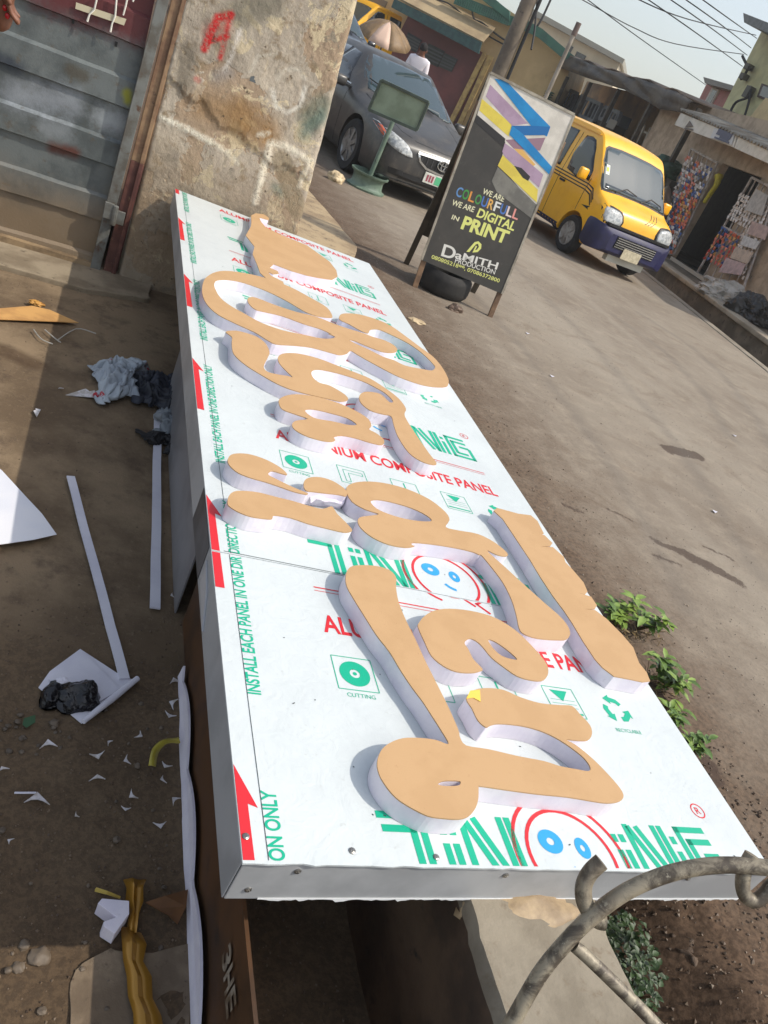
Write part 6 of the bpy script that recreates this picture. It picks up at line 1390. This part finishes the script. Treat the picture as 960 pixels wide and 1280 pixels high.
# wall as piers and lintel round the doorway
dTL, dTR = zat(906, 205, OP), zat(950, 226, OP)
def sco(p): q = p - S0; return q.dot(sd)
sL, sR = sco(zat(838, 318, OP)), sco(zat(878, 346, OP)); zT = dTL.z
ztop = zat(880, 150, OP).z + 0.25
for nm, a, b, z0, z1 in (('wall', sL, sL + 4.2, 0.13, ztop), ('wall', sR - 4.5, sR, 0.13, ztop), ('lintel', sR, sL, zT, ztop)):
    wpart(stbox(a, b, OP, OP + 0.15, z0, z1).build(nm, m_sw), shop)
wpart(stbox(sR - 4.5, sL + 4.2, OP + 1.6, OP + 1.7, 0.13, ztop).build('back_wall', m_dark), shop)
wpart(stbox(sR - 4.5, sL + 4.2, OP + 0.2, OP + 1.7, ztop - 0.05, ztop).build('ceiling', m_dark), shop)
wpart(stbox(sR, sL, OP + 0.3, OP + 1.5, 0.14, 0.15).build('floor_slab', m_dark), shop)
# shelves with goods seen through the door
goods_cols = [(40, 96, 70), (34, 60, 110), (170, 60, 44), (190, 170, 60), (150, 150, 150), (60, 120, 60), (110, 70, 40)]
for k in range(5):
    z = 0.35 + 0.36 * k; wpart(stbox(sR - 0.2, sL + 0.2, OP + 1.2, OP + 1.55, z, z + 0.025).build('shelf', mat('shelf_wood', (70, 64, 50))), shop)
    mbs = [MB() for _ in goods_cols]; s_ = sR - 0.1
    while s_ < sL + 0.1:
        w = random.uniform(0.06, 0.14); h = random.uniform(0.14, 0.28); q = random.randrange(len(goods_cols)); bx2 = stbox(s_, s_ + w * 0.9, OP + 1.22, OP + 1.36, z + 0.025, z + 0.025 + h); mbs[q].add(bx2.v, bx2.f); s_ += w
    for q, mb in enumerate(mbs):
        if mb.f: tag(wpart(mb.build('packets', mat('goods_%d' % q, goods_cols[q])), shop), kind='stuff')
# grille doors hung with sachets
def grille(px, o_, name, nb, label, seed):
    g = thing(name, label, 'door', sp_(px[2][0], px[2][1], o_)); rr = random.Random(seed)
    TL, TR, BR, BL_ = [sp_(u, v, o_) for u, v in px]
    for a, b in ((TL, TR), (TR, BR), (BR, BL_), (BL_, TL), (TL.lerp(BL_, 0.5), TR.lerp(BR, 0.5))): wpart(MB().bar(a, b, 0.04, 0.03, sn).build('frame_bar', mat('grille_white', (190, 180, 172), (150, 138, 128), scale=8)), g)
    for k in range(1, nb): a, b = TL.lerp(TR, k / nb), BL_.lerp(BR, k / nb); wpart(MB().bar(a, b, 0.018, 0.018, sn).build('grille_bar', mat('grille_white', (190, 180, 172))), g)
    return g, (TL, TR, BR, BL_), rr
sach = [(206, 96, 60), (196, 60, 50), (60, 84, 140), (210, 150, 70), (190, 178, 168), (90, 96, 110), (214, 120, 90), (140, 52, 60), (222, 212, 204)]
def hang(g, Q, rr, nu, nv, test, nm='sachet'):
    TL, TR, BR, BL_ = Q; mbs = [MB() for _ in sach]
    for i in range(nu):
        for j in range(nv):
            u, v = (i + 0.5) / nu, (j + 0.5) / nv; k = test(u, v, rr)
            if k is None: continue
            c0 = TL.lerp(TR, u).lerp(BL_.lerp(BR, u), v) - sn * (0.03 + rr.uniform(0, 0.03)); X2 = (TR - TL) / nu * 0.42; Y2 = (BL_ - TL) / nv * 0.46; t_ = sn * rr.uniform(-0.02, 0.02)
            mbs[k].add([c0 - X2 - Y2 + t_, c0 + X2 - Y2 - t_, c0 + X2 + Y2 + t_, c0 - X2 + Y2 - t_, c0 - sn * 0.012], [(0, 1, 4), (1, 2, 4), (2, 3, 4), (3, 0, 4)])
    for k, mb in enumerate(mbs):
        if mb.f: tag(wpart(mb.build(nm, mat('sachet_%d' % k, sach[k], rough=0.3)), g), kind='stuff')
def tL(u, v, rr):
    if v < 0.08 or rr.random() < 0.12: return None
    if 0.3 < v < 0.75 and u > 0.3 and rr.random() < 0.75: return rr.choice((0, 0, 1, 3, 6, 2))
    return rr.choice((4, 8, 4, 5, 8, 6, 2))
g, Q, rr = grille([(864, 186), (897, 204), (842, 318), (818, 312)], OP - 0.12, 'grille_door', 6, 'white grille shop door covered in hanging sachets, beside the minibus', 5); hang(g, Q, rr, 13, 30, tL)
def tR(u, v, rr):
    if v < 0.16 or v > 0.86: return None
    if u > 0.55: return 8 if rr.random() < 0.7 else 4
    if 0.5 < v < 0.83: return rr.choice((0, 1, 3, 6, 2, 2, 0))
    return 8 if v < 0.42 else None
g, Q, rr = grille([(940, 222), (972, 238), (925, 372), (871, 342)], OP - 0.1, 'grille_door', 6, 'white grille shop door with small posters and sachet strips, beside the rubbish heap', 6); hang(g, Q, rr, 12, 26, tR)
# posters on the right grille
for i, (px, col) in enumerate((([(945, 236), (960, 244), (952, 270), (930, 262)], (190, 184, 178)), ([(940, 276), (962, 284), (956, 300), (934, 292)], (196, 168, 160)), ([(930, 294), (950, 302), (944, 312), (925, 306)], (214, 212, 210)), ([(920, 308), (942, 316), (934, 330), (912, 322)], (206, 186, 168)), ([(908, 322), (932, 330), (926, 344), (898, 340)], (202, 176, 176)))):
    wpart(fac(px, st(0, OP - 0.19), sn, 0.004, mat('poster_%d' % i, col, tuple(int(k * 0.88) for k in col), scale=12), 'poster'), g)
# yellow hanging inflatable / scarf in the door
wpart(MB().tube(spline([sp_(u, v, OP - 0.05) for u, v in ((899, 220), (895, 232), (885, 246), (880, 254))], 4, False), [0.09, 0.08, 0.06, 0.06, 0.05, 0.05, 0.05, 0.05, 0.04, 0.04, 0.04, 0.04, 0.03], 8).build('yellow_banner', mat('yellow_cloth', (190, 176, 40), (160, 146, 30)), smooth='all'), shop)
wpart(MB().bar(sp_(840, 323, OP - 0.25), sp_(884, 352, OP - 0.25), 0.07, 0.06).build('door_sill', mat('sill_white', (176, 166, 150))), shop)
# fascia boards and eave
for px in ([(851, 141), (921, 170), (917, 184), (843, 156)], [(923, 170), (975, 192), (975, 211), (918, 185)]): fac(px, st(0, OP - 0.66), sn, 0.06, m_sgn, 'fascia_board', shop)
fac([(893, 160), (918, 169), (914, 181), (888, 172)], st(0, OP - 0.68), sn, 0.01, mat('fascia_panel', (206, 206, 206)), 'fascia_panel', shop)
mb = MB()
for (a, b, w) in (((897, 164), (914, 171), 0.10), ((900, 170), (911, 174.5), 0.06), ((893, 171.5), (911, 178.5), 0.03)): mb.bar(sp_(*a, OP - 0.69), sp_(*b, OP - 0.69), 0.006, w, (0, 0, 1))
tag(wpart(mb.build('lettering', mat('fascia_ink', (92, 96, 116))), shop), kind='stuff')
fac([(862, 151), (866, 158), (856, 159)], st(0, OP - 0.68), sn, 0.01, mat('fascia_mark', (110, 100, 92)), 'emblem', shop); fac([(856, 159.5), (866, 161), (866, 163), (855, 161)], st(0, OP - 0.68), sn, 0.01, mat('fascia_mark', (110, 100, 92)), 'emblem', shop)
def corrugated(A, B, run, rise, n, amp, m_, name, parent, sag=0.0):
    """corrugated sheet from eave line A-B going back by run and up by rise"""
    mb = MB(); nn = n * 6; back = sn * run + Vector((0, 0, rise))
    for i in range(nn + 1):
        t = i / nn; p = A.lerp(B, t) + Vector((0, 0, amp * math.sin(6.2832 * n * t) + sag * fbm(t * 7, 1.0)))
        mb.v += [p, p + back]
    for i in range(nn): mb.f.append((2 * i, 2 * i + 2, 2 * i + 3, 2 * i + 1))
    o = mb.build(name, m_, smooth='all'); o.modifiers.new('thick', 'SOLIDIFY').thickness = 0.012; return wpart(o, parent)
corrugated(sp_(850, 136, OP - 0.70), sp_(975, 192, OP - 0.70), 2.6, 0.5, 34, 0.022, mat('zinc_old', (150, 144, 132), (112, 102, 88), scale=2.5, c3=(96, 70, 50), s3=5, lo3=0.6, hi3=0.72, rough=0.5), 'corrugated_eave', shop)
# ---- pink and olive houses behind the shop
pk = thing('pink_house', 'small reddish pink upper storey with one white framed window behind the shop', 'house', st(9, 5, 0.13))
PP_ = st(0, 5.0); m_pk = mat('pink_wall', (164, 102, 96), (146, 90, 84), scale=3)
fac([(884, 103), (914, 112), (900, 150), (866, 140)], PP_, sn, 4.0, m_pk, 'wall', pk); fac([(879, 96), (917, 107), (915, 113), (881, 104)], PP_, sn, 4.6, mat('roof_grey', (120, 118, 112)), 'roof', pk, front=0.3)
w_ = fac([(890, 109), (899, 112), (887, 133), (879, 130)], PP_, sn, 0.06, mat('frame_white', (186, 180, 172)), 'window', pk, front=0.05); wpart(fac([(891, 112), (896, 114), (887, 130), (882, 128)], PP_, sn, 0.03, m_glass_d, 'pane', front=0.06), w_)
ol = thing('olive_house', 'tall olive green rendered house wall with cable brackets behind the shop', 'house', st(5, 3.4, 0.13))
PO = st(0, 3.4); m_ol = mat('olive_wall', (206, 200, 148), (190, 184, 136), scale=3, c3=(146, 140, 104), s3=10, lo3=0.62, hi3=0.78)
fac([(955, 33), (1020, 60), (1000, 240), (880, 180)], PO, sn, 5.0, m_ol, 'wall', ol)
fac([(929, 16), (1020, 52), (1016, 66), (930, 28)], PO, sn, 5.5, mat('slab_grey', (112, 116, 116), (92, 96, 96)), 'roof_slab', ol, front=0.6)
fac([(957, 122), (1000, 138), (1000, 215), (918, 170)], PO, sn, 0.3, mat('beige_wall', (222, 196, 142), (206, 180, 130), scale=3), 'lower_wall', ol, front=0.15)
w_ = fac([(952, 104), (975, 112), (970, 130), (946, 121)], PO, sn, 0.2, mat('frame_brown', (74, 56, 50)), 'window', ol, front=0.05); wpart(fac([(954, 107), (972, 114), (967, 127), (949, 119)], PO, sn, 0.05, m_glass_d, 'pane', front=0.06), w_)
m_cab = mat('cable_black', (30, 30, 32), rough=0.7)
for L in ([(936, 84), (930, 95), (926, 99)], [(939, 112), (934, 122), (920, 128), (912, 142), (910, 150)], [(938, 118), (934, 135), (926, 158)], [(928, 70), (934, 82), (938, 86)]):
    wpart(MB().tube(spline([sp_(u, v, 3.25) for u, v in L], 4, False), 0.03, 6).build('cable', m_cab), ol)
for u, v in ((936, 84), (930, 96), (938, 112), (934, 119)): wpart(MB().box(sp_(u, v, 3.28), (0.16, 0.16, 0.12)).build('bracket', mat('bracket_grey', (90, 88, 80))), ol)
# ---- market stall with tarp canopy
stl = thing('market_stall', 'long dark market stall with sagging tarpaulin canopy along the street', 'stall', st(12, 2.6, 0.13))
OC = 1.3; top = [(649, 57), (680, 62), (709, 68), (735, 78), (758, 87), (790, 96), (816, 104), (845, 115), (868, 128)]; bot = [(853, 141), (843, 139), (826, 137), (809, 127), (780, 112), (740, 99), (710, 88), (683, 79), (649, 67)]
m_tarp = mat('dark_tarp', (88, 78, 66), (62, 56, 50), scale=1.2, c3=(96, 86, 72), s3=4, lo3=0.58, hi3=0.72, bump=0.4, bscale=5, bdist=0.05)
L1 = [sp_(u, v, OC) for u, v in top]; L2 = [sp_(u, v, OC) for u, v in reversed(bot)]
mb = MB(); n = 40
def along(L, t):
    k = t * (len(L) - 1); i = min(int(k), len(L) - 2); return L[i].lerp(L[i + 1], k - i)
for i in range(n + 1):
    t = i / n; a, b = along(L1, t), along(L2, t)
    for k in range(5): mb.v.append(a.lerp(b, k / 4) + sn * 0.10 * fbm(i * 0.35, k * 0.5, 2))
for i in range(n):
    for k in range(4): a = i * 5 + k; mb.f.append((a, a + 5, a + 6, a + 1))
o = mb.build('tarp_valance', m_tarp, smooth='all'); o.modifiers.new('thick', 'SOLIDIFY').thickness = 0.02; wpart(o, stl)
mb = MB()
for i in range(n + 1):
    a = along(L1, i / n)
    for k in range(5): mb.v.append(a + sn * (0.8 * k) + Vector((0, 0, 0.05 * k + 0.05 * fbm(i * 0.3, k, 6))))
for i in range(n):
    for k in range(4): a = i * 5 + k; mb.f.append((a, a + 1, a + 6, a + 5))
o = mb.build('canopy_roof', mat('rusty_zinc', (126, 104, 82), (92, 76, 62), scale=1.2), smooth='all'); o.modifiers.new('thick', 'SOLIDIFY').thickness = 0.03; wpart(o, stl)
s0_, s1_ = sco(L1[-1]) - 0.4, sco(L1[0])
wpart(stbox(s0_, s1_, OC + 3.2, OC + 3.4, 0.1, 3.3).build('back_wall', mat('stall_wall', (190, 152, 92), (136, 110, 76), scale=0.8)), stl)
for s_ in [s0_ + 0.3 + 2.6 * k for k in range(8)]: wpart(stbox(s_, s_ + 0.1, OC + 0.1, OC + 0.2, 0.1, 2.75).build('post', m_dw), stl)
for px, col in (([(645, 93), (692, 116), (684, 132), (636, 112)], (58, 104, 86)),):
    A, B = sp_(*px[0], 1.2), sp_(*px[1], 1.2); C2, D2 = sp_(*px[3], 1.2), sp_(*px[2], 1.2); mb = MB()
    for j in range(25):
        t = j / 24; a, b = A.lerp(C2, t), B.lerp(D2, t); mb.v += [a + sn * 0.06 * math.sin(j * 1.57), b + sn * 0.06 * math.sin(j * 1.57)]
    for j in range(24): mb.f.append((2 * j, 2 * j + 1, 2 * j + 3, 2 * j + 2))
    wpart(mb.build('corrugated_panel', mat('green_zinc', col, (48, 86, 72))), stl)
fac([(635, 74), (682, 92), (681, 102), (637, 86)], st(0, 1.15), sn, 0.08, mat('pale_board', (176, 166, 146), (140, 130, 112), scale=2), 'header_board', stl)
fac([(640, 104), (690, 126), (640, 250), (600, 230)], st(0, 1.35), sn, 0.1, mat('stall_dark', (52, 44, 38), (36, 30, 28)), 'side_panel', stl)
# slatted plastic crates stacked under the canopy
m_crate = mat('crate_grey', (136, 142, 148), (110, 116, 122), scale=2)
for i, (px, lab) in enumerate((([(697, 106), (722, 117), (713, 137), (688, 126)], 'grey slatted plastic crate under the stall canopy nearest the thin pole'), ([(727, 120), (752, 131), (742, 152), (717, 141)], 'grey slatted plastic crate under the canopy above the minibus roof'), ([(757, 134), (776, 142), (770, 156), (750, 148)], 'grey slatted plastic crate with a pale tag under the canopy'))):
    TLc, TRc, BRc, BLc = [sp_(u, v, 2.4) for u, v in px]; t = thing('plastic_crate', lab, 'crate', BLc); gr = sn * 0.35
    for a, b in ((TLc, TRc), (BLc, BRc), (TLc, BLc), (TRc, BRc)): wpart(MB().bar(a, b, 0.10, 0.10, sn).build('rim', m_crate), t)
    for k in range(1, 6): a, b = TLc.lerp(TRc, k / 6), BLc.lerp(BRc, k / 6); wpart(MB().bar(a, b, 0.09, 0.04, sn).build('slat', m_crate), t)
    wpart(MB().prism([[TLc + gr, TRc + gr, BRc + gr, BLc + gr]], sn * 0.03).build('back_side', mat('crate_dark', (70, 74, 80))), t); 
    wpart(MB().prism([[BLc, BRc, Vector((BRc.x, BRc.y, 0.13)), Vector((BLc.x, BLc.y, 0.13))]], sn * 0.35).build('pedestal', mat('stall_dark', (52, 44, 38))), t)
fac([(763, 148), (772, 152), (766, 162), (757, 158)], st(0, 2.25), sn, 0.02, mat('pale_tag', (150, 146, 138)), 'pale_tag', stl)
pf = thing('picket_gate', 'weathered grey picket gate leaning between stall and shop', 'gate', sp_(800, 215, 1.9))
for k in range(8):
    a, b = (806 + 7.0 * k, 157 + 3.0 * k), (786 + 7.0 * k, 202 + 3.0 * k); wpart(MB().bar(sp_(*a, 1.9), sp_(*b, 1.9), 0.07, 0.03, sn).build('picket', mat('picket_wood', (156, 146, 130), (128, 118, 102), scale=3)), pf)
for a, b in (((801, 163), (856, 187)), ((791, 190), (846, 214))): wpart(MB().bar(sp_(*a, 1.97), sp_(*b, 1.97), 0.05, 0.08, sn).build('rail', mat('picket_wood', (156, 146, 130))), pf)
for px, o_, sz, lab, nm, cl in (((838, 204), 1.55, (0.45, 0.4, 0.25), 'green tarpaulin bundle beside the picket gate', 'tarp_bundle', (52, 80, 60)), ((836, 232), 1.35, (0.32, 0.3, 0.7), 'bulging pale sack standing by the minibus', 'sack', (138, 124, 106))):
    p = sp_(*px, o_); zz = p.z - sz[2] * 1.1; bb = blob((p.x, p.y, zz if nm == 'tarp_bundle' else 0.12), sz, 0.25, 1.6, 4, 200 + int(px[1])); tag(bb.build(nm, mat(nm + '_cloth', cl, tuple(int(k * 0.75) for k in cl), scale=4, bump=0.5, bscale=8, bdist=0.05), smooth='all'), lab, nm.split('_')[0])
p = sp_(838, 215, 1.6); tag(stbox(sco(p) - 0.5, sco(p) + 0.5, 1.5, 2.0, 0.13, max(0.3, sp_(838, 206, 1.55).z - 0.25)).build('wooden_counter', m_dw), 'dark wooden counter carrying the green tarpaulin bundle', 'counter')
# rubbish heap by the shop
for i, (u, v, o_, sz, col, lab) in enumerate(((915, 350, 1.0, (0.42, 0.38, 0.22), ((186, 180, 170), (146, 140, 130)), 'crumpled grey plastic sheeting heaped by the shop door'), (890, 366, 0.95, (0.18, 0.16, 0.13), ((50, 50, 64), (34, 34, 42)), 'small dark blue bundle at the foot of the shop sill'), (955, 366, 1.05, (0.34, 0.3, 0.25), ((52, 50, 48), (36, 34, 33)), 'black rubbish heap beside the grey sheeting'))):
    p = sp_(u, v, o_); t = thing('rubbish_heap', lab, 'rubbish', (p.x, p.y, 0.13)); crumple((p.x, p.y, 0.13 + sz[2] * 0.3), sz, 11.0 + i, mat('rubbish_%d' % i, *col, rough=0.35, scale=4), t, 'sheeting')
# ---- yellow building closing the street
n2 = (fw + Vector((fw.y, -fw.x, 0)) * 0.10).normalized(); PB = pd(540, 60, 26)
yb = thing('yellow_building', 'yellow single-storey building with green gutters and maroon lower wall behind the cars', 'building', Vector((PB.x, PB.y, 0)))
m_yw = mat('yellow_wall', (212, 182, 128), (190, 160, 110), scale=0.7, c3=(130, 108, 76), s3=2.5, lo3=0.6, hi3=0.75); m_mar = mat('maroon_wall', (116, 62, 60), (96, 50, 50), scale=0.8, c3=(150, 120, 100), s3=2, lo3=0.66, hi3=0.76); m_gut = mat('green_gutter', (62, 112, 92), (50, 92, 78), scale=2)
fac([(400, -110), (560, -40), (657, 27), (717, 72), (705, 110), (620, 260), (380, 180)], PB, n2, 6, m_yw, 'wall', yb)
fac([(512, 16), (608, 68), (560, 190), (440, 140), (490, 60)], PB, n2, 0.1, m_mar, 'lower_wall', yb, front=0.06)
fac([(493, -2), (602, 53), (598, 67), (489, 9)], PB, n2, 0.12, mat('teal_gutter', (48, 84, 82), (38, 68, 68)), 'gutter', yb, front=1.0)
q1, q2 = pp(496, -4, PB - n2 * 0.95, n2), pp(604, 52, PB - n2 * 0.95, n2); mb = MB().add([q1, q2, q2 + n2 * 0.95 + Vector((0, 0, 0.55)), q1 + n2 * 0.95 + Vector((0, 0, 0.55))], [(0, 1, 2, 3)]); o = mb.build('awning', mat('awning_tan', (170, 150, 116), (134, 114, 88), scale=0.8)); o.modifiers.new('t', 'SOLIDIFY').thickness = 0.05; wpart(o, yb)
for px in ([(560, -50), (637, 14), (637, 26), (556, -36)],): fac(px, PB, n2, 0.15, m_gut, 'roof_edge', yb, front=0.5)
fac([(570, -8), (600, 4), (640, 20), (660, 26), (678, 36), (720, 72), (712, 80), (672, 46), (655, 38), (636, 31), (598, 17), (568, 4)], PB, n2, 0.2, m_gut, 'roof_edge', yb, front=0.4)
for k in range(26):
    t = k / 25; u = 572 + 66 * t; v = -7 + 27 * t; wpart(MB().bar(pp(u, v, PB - n2 * 0.42, n2), pp(u - 4, v + 12, PB - n2 * 0.42, n2), 0.06, 0.04, n2).build('roof_rib', m_gut), yb)
for px, m_ in (([(536, 54), (556, 64), (547, 84), (526, 74)], m_dark), ([(556, 66), (572, 74), (564, 90), (548, 83)], mat('louvre', (58, 62, 60))), ([(510, 40), (527, 50), (520, 66), (504, 58)], mat('shutter_dark', (46, 50, 58)))):
    w_ = fac(px, PB, n2, 0.1, m_, 'window', yb, front=0.1)
    for k in range(1, 5): a = Vector(px[0]).lerp(Vector(px[3]), k / 5); b = Vector(px[1]).lerp(Vector(px[2]), k / 5); wpart(MB().bar(pp(a.x, a.y, PB - n2 * 0.13, n2), pp(b.x, b.y, PB - n2 * 0.13, n2), 0.05, 0.04, n2).build('slat', mat('louvre_slat', (74, 78, 78))), w_)
for a, b in (((607, 66), (560, 160)), ((614, 70), (570, 165))): wpart(MB().bar(pp(*a, PB - n2 * 0.3, n2), pp(*b, PB - n2 * 0.3, n2), 0.16, 0.12, n2).build('column', mat('cream_post', (186, 158, 96), (160, 132, 80))), yb)
fac([(462, -8), (484, 2), (476, 22), (456, 12)], PB, n2, 0.1, mat('vent_block', (126, 112, 90)), 'vent_block', yb, front=0.05)
wpart(MB().tube(spline([pp(u, v, PB - n2 * 0.15, n2) for u, v in ((590, 12), (593, 24), (602, 28), (612, 36), (622, 44), (634, 52))], 4, False), 0.03, 6).build('cable', m_cab), yb)
wpart(MB().tube(spline([pp(u, v, PB - n2 * 0.15, n2) for u, v in ((520, -4), (560, 4), (600, 38), (634, 58))], 4, False), 0.025, 6).build('cable', m_cab), yb)
# ---- far beige block
PF = pd(720, 50, 48); fb = thing('beige_block', 'distant beige flat-roofed block with small dark windows', 'building', Vector((PF.x, PF.y, 0)))
fac([(655, 8), (776, 76), (768, 95), (740, 260), (600, 200), (650, 30)], PF, n2, 8, mat('beige_block_wall', (204, 188, 158), (184, 170, 142), scale=0.4), 'wall', fb)
fac([(650, 2), (781, 74), (778, 80), (648, 9)], PF, n2, 8.6, mat('block_parapet', (150, 146, 132)), 'parapet', fb, front=0.5)
for px in ([(721, 64), (733, 70), (730, 77), (718, 71)], [(712, 56), (717, 59), (713, 66), (708, 63)], [(743, 78), (749, 81), (747, 86), (741, 83)]):
    w_ = fac(px, PF, n2, 0.2, mat('frame_dark', (70, 68, 62)), 'window', fb, front=0.08); c0 = sum((Vector((*q, 0)) for q in px), Vector()) / 4; wpart(fac([tuple((Vector((*q, 0)).lerp(c0, 0.2))[:2]) for q in px], PF, n2, 0.1, m_glass_d, 'pane', front=0.14), w_)
# ---- poles and wires
up = thing('utility_pole', 'thick weathered wooden utility pole rising behind the A-frame sign', 'pole', pd(600, 150, 14)); 
pb = pd(640, 52, 14.5); q = Vector((pb.x, pb.y, -0.02)); up.location = q
wpart(MB().tube([q, q + Vector((0, 0, 4)), q + Vector((0.03, 0, 9))], [0.15, 0.135, 0.115], 14).build('shaft', mat('pole_wood', (120, 108, 92), (92, 82, 70), scale=2.5, bump=0.4, bscale=18, c3=(64, 56, 50), s3=7, lo3=0.58, hi3=0.7), smooth=True), up)
wpart(MB().tube([q + Vector((0.16, -0.1, 0)), q + Vector((0.16, -0.1, 8.5))], 0.035, 8).build('conduit', m_cab), up)
tp_ = thing('thin_pole', 'thin pale metal pole standing by the market stall', 'pole', pd(685, 120, 17)); pb = pd(703, 75, 17); q = Vector((pb.x, pb.y, -0.02)); tp_.location = q; zt = pp(723, 28, q, fw).z
wpart(MB().tube([q, Vector((q.x, q.y, zt - 0.25))], 0.045, 10).build('shaft', mat('pale_pole', (170, 160, 146), (140, 130, 118), scale=3)), tp_); wpart(MB().tube([Vector((q.x, q.y, zt - 0.25)), Vector((q.x, q.y, zt))], 0.06, 10).build('cap', mat('pole_cap', (110, 92, 84))), tp_)
wl = [([(735, 0), (800, 48), (882, 106)], 'lower sagging wire ending at the pink house'), ([(750, 12), (793, 35), (845, 55), (930, 68)], 'slack wire curving to the olive house wall'), ([(808, -2), (870, 41), (928, 83)], 'taut wire reaching lowest on the olive house wall'), ([(836, -2), (886, 33), (934, 69)], 'taut wire second lowest on the olive house wall'), ([(855, -2), (900, 30), (939, 60)], 'taut wire third lowest on the olive house wall'), ([(876, -2), (915, 26), (946, 48)], 'taut wire highest on the olive house wall'), ([(795, -2), (860, 24), (945, 44)], 'faint thin wire crossing above the taut wires')]
for i, (L, lab) in enumerate(wl):
    pts = spline([pp(u, v, st(0, 3.2), sn) if k == len(L) - 1 else pd(u, v, (13 if i < 2 else 11) + 0.5 * k) for k, (u, v) in enumerate(L)], 6, False)
    e = pts[0] - (pts[1] - pts[0]).normalized() * 14; tag(MB().tube([e] + pts, 0.008, 6).build('overhead_wire', m_cab), lab, 'wire')
for L, lab in (([(672, -4), (670, 18), (668, 40), (664, 62)], 'cable hanging straight beside the utility pole'), ([(690, -4), (678, 22), (672, 32)], 'short cable slanting to the utility pole')):
    tag(MB().tube(spline([pd(u, v, 14.3) for u, v in L], 5, False), 0.02, 6).build('drop_cable', m_cab), lab, 'cable')
# ---- parasol over the far stall table
pc_ = pd(484, 38, 21); ps = thing('parasol', 'brown market parasol with one pale panel standing behind the parked cars', 'parasol', (pc_.x, pc_.y, 0.0))
tilt = Matrix.Rotation(0.30, 3, (CX.x, CX.y, 0)) ; n = 8
rad, hh = 0.78, 0.42
for k in range(n):
    mb = MB(); m_ = 5
    for j in range(m_ + 1):
        r = j / m_
        for q_ in range(4):
            a = 6.2832 * (k + q_ / 3) / n; sg = 1 - 0.05 * math.sin(math.pi * q_ / 3); mb.v.append(pc_ + tilt @ Vector((rad * r * math.cos(a) * sg, rad * r * math.sin(a) * sg, hh * (1 - r * r) - hh * 0.5)))
    for j in range(m_):
        for q_ in range(3): a = j * 4 + q_; mb.f.append((a, a + 1, a + 5, a + 4))
    o = mb.build('canopy_panel', mat('parasol_pale', (206, 176, 156)) if k == 5 else mat('parasol_brown', (134, 108, 74), (118, 94, 64)), smooth='all'); o.modifiers.new('t', 'SOLIDIFY').thickness = 0.006; wpart(o, ps)
wpart(MB().tube([Vector((pc_.x, pc_.y, 0)), pc_ + Vector((0, 0, 0.2))], 0.025, 8).build('pole', mat('parasol_pole', (110, 104, 96))), ps)
# ================================================================ hazy air over the whole street
kh = bpy.data.materials.new('haze_air'); kh.use_nodes = True; hn = kh.node_tree.nodes; hn.remove(hn['Principled BSDF'])
pv = hn.new('ShaderNodeVolumePrincipled'); pv.inputs['Color'].default_value = (0.96, 0.955, 0.94, 1); pv.inputs['Density'].default_value = 0.0018; pv.inputs['Anisotropy'].default_value = 0.3
kh.node_tree.links.new(pv.outputs[0], hn['Material Output'].inputs['Volume'])
tag(MB().box((0, 0, 7.2), (270, 270, 18)).build('haze', kh), 'thin pale haze in the street air', 'haze', kind='stuff')
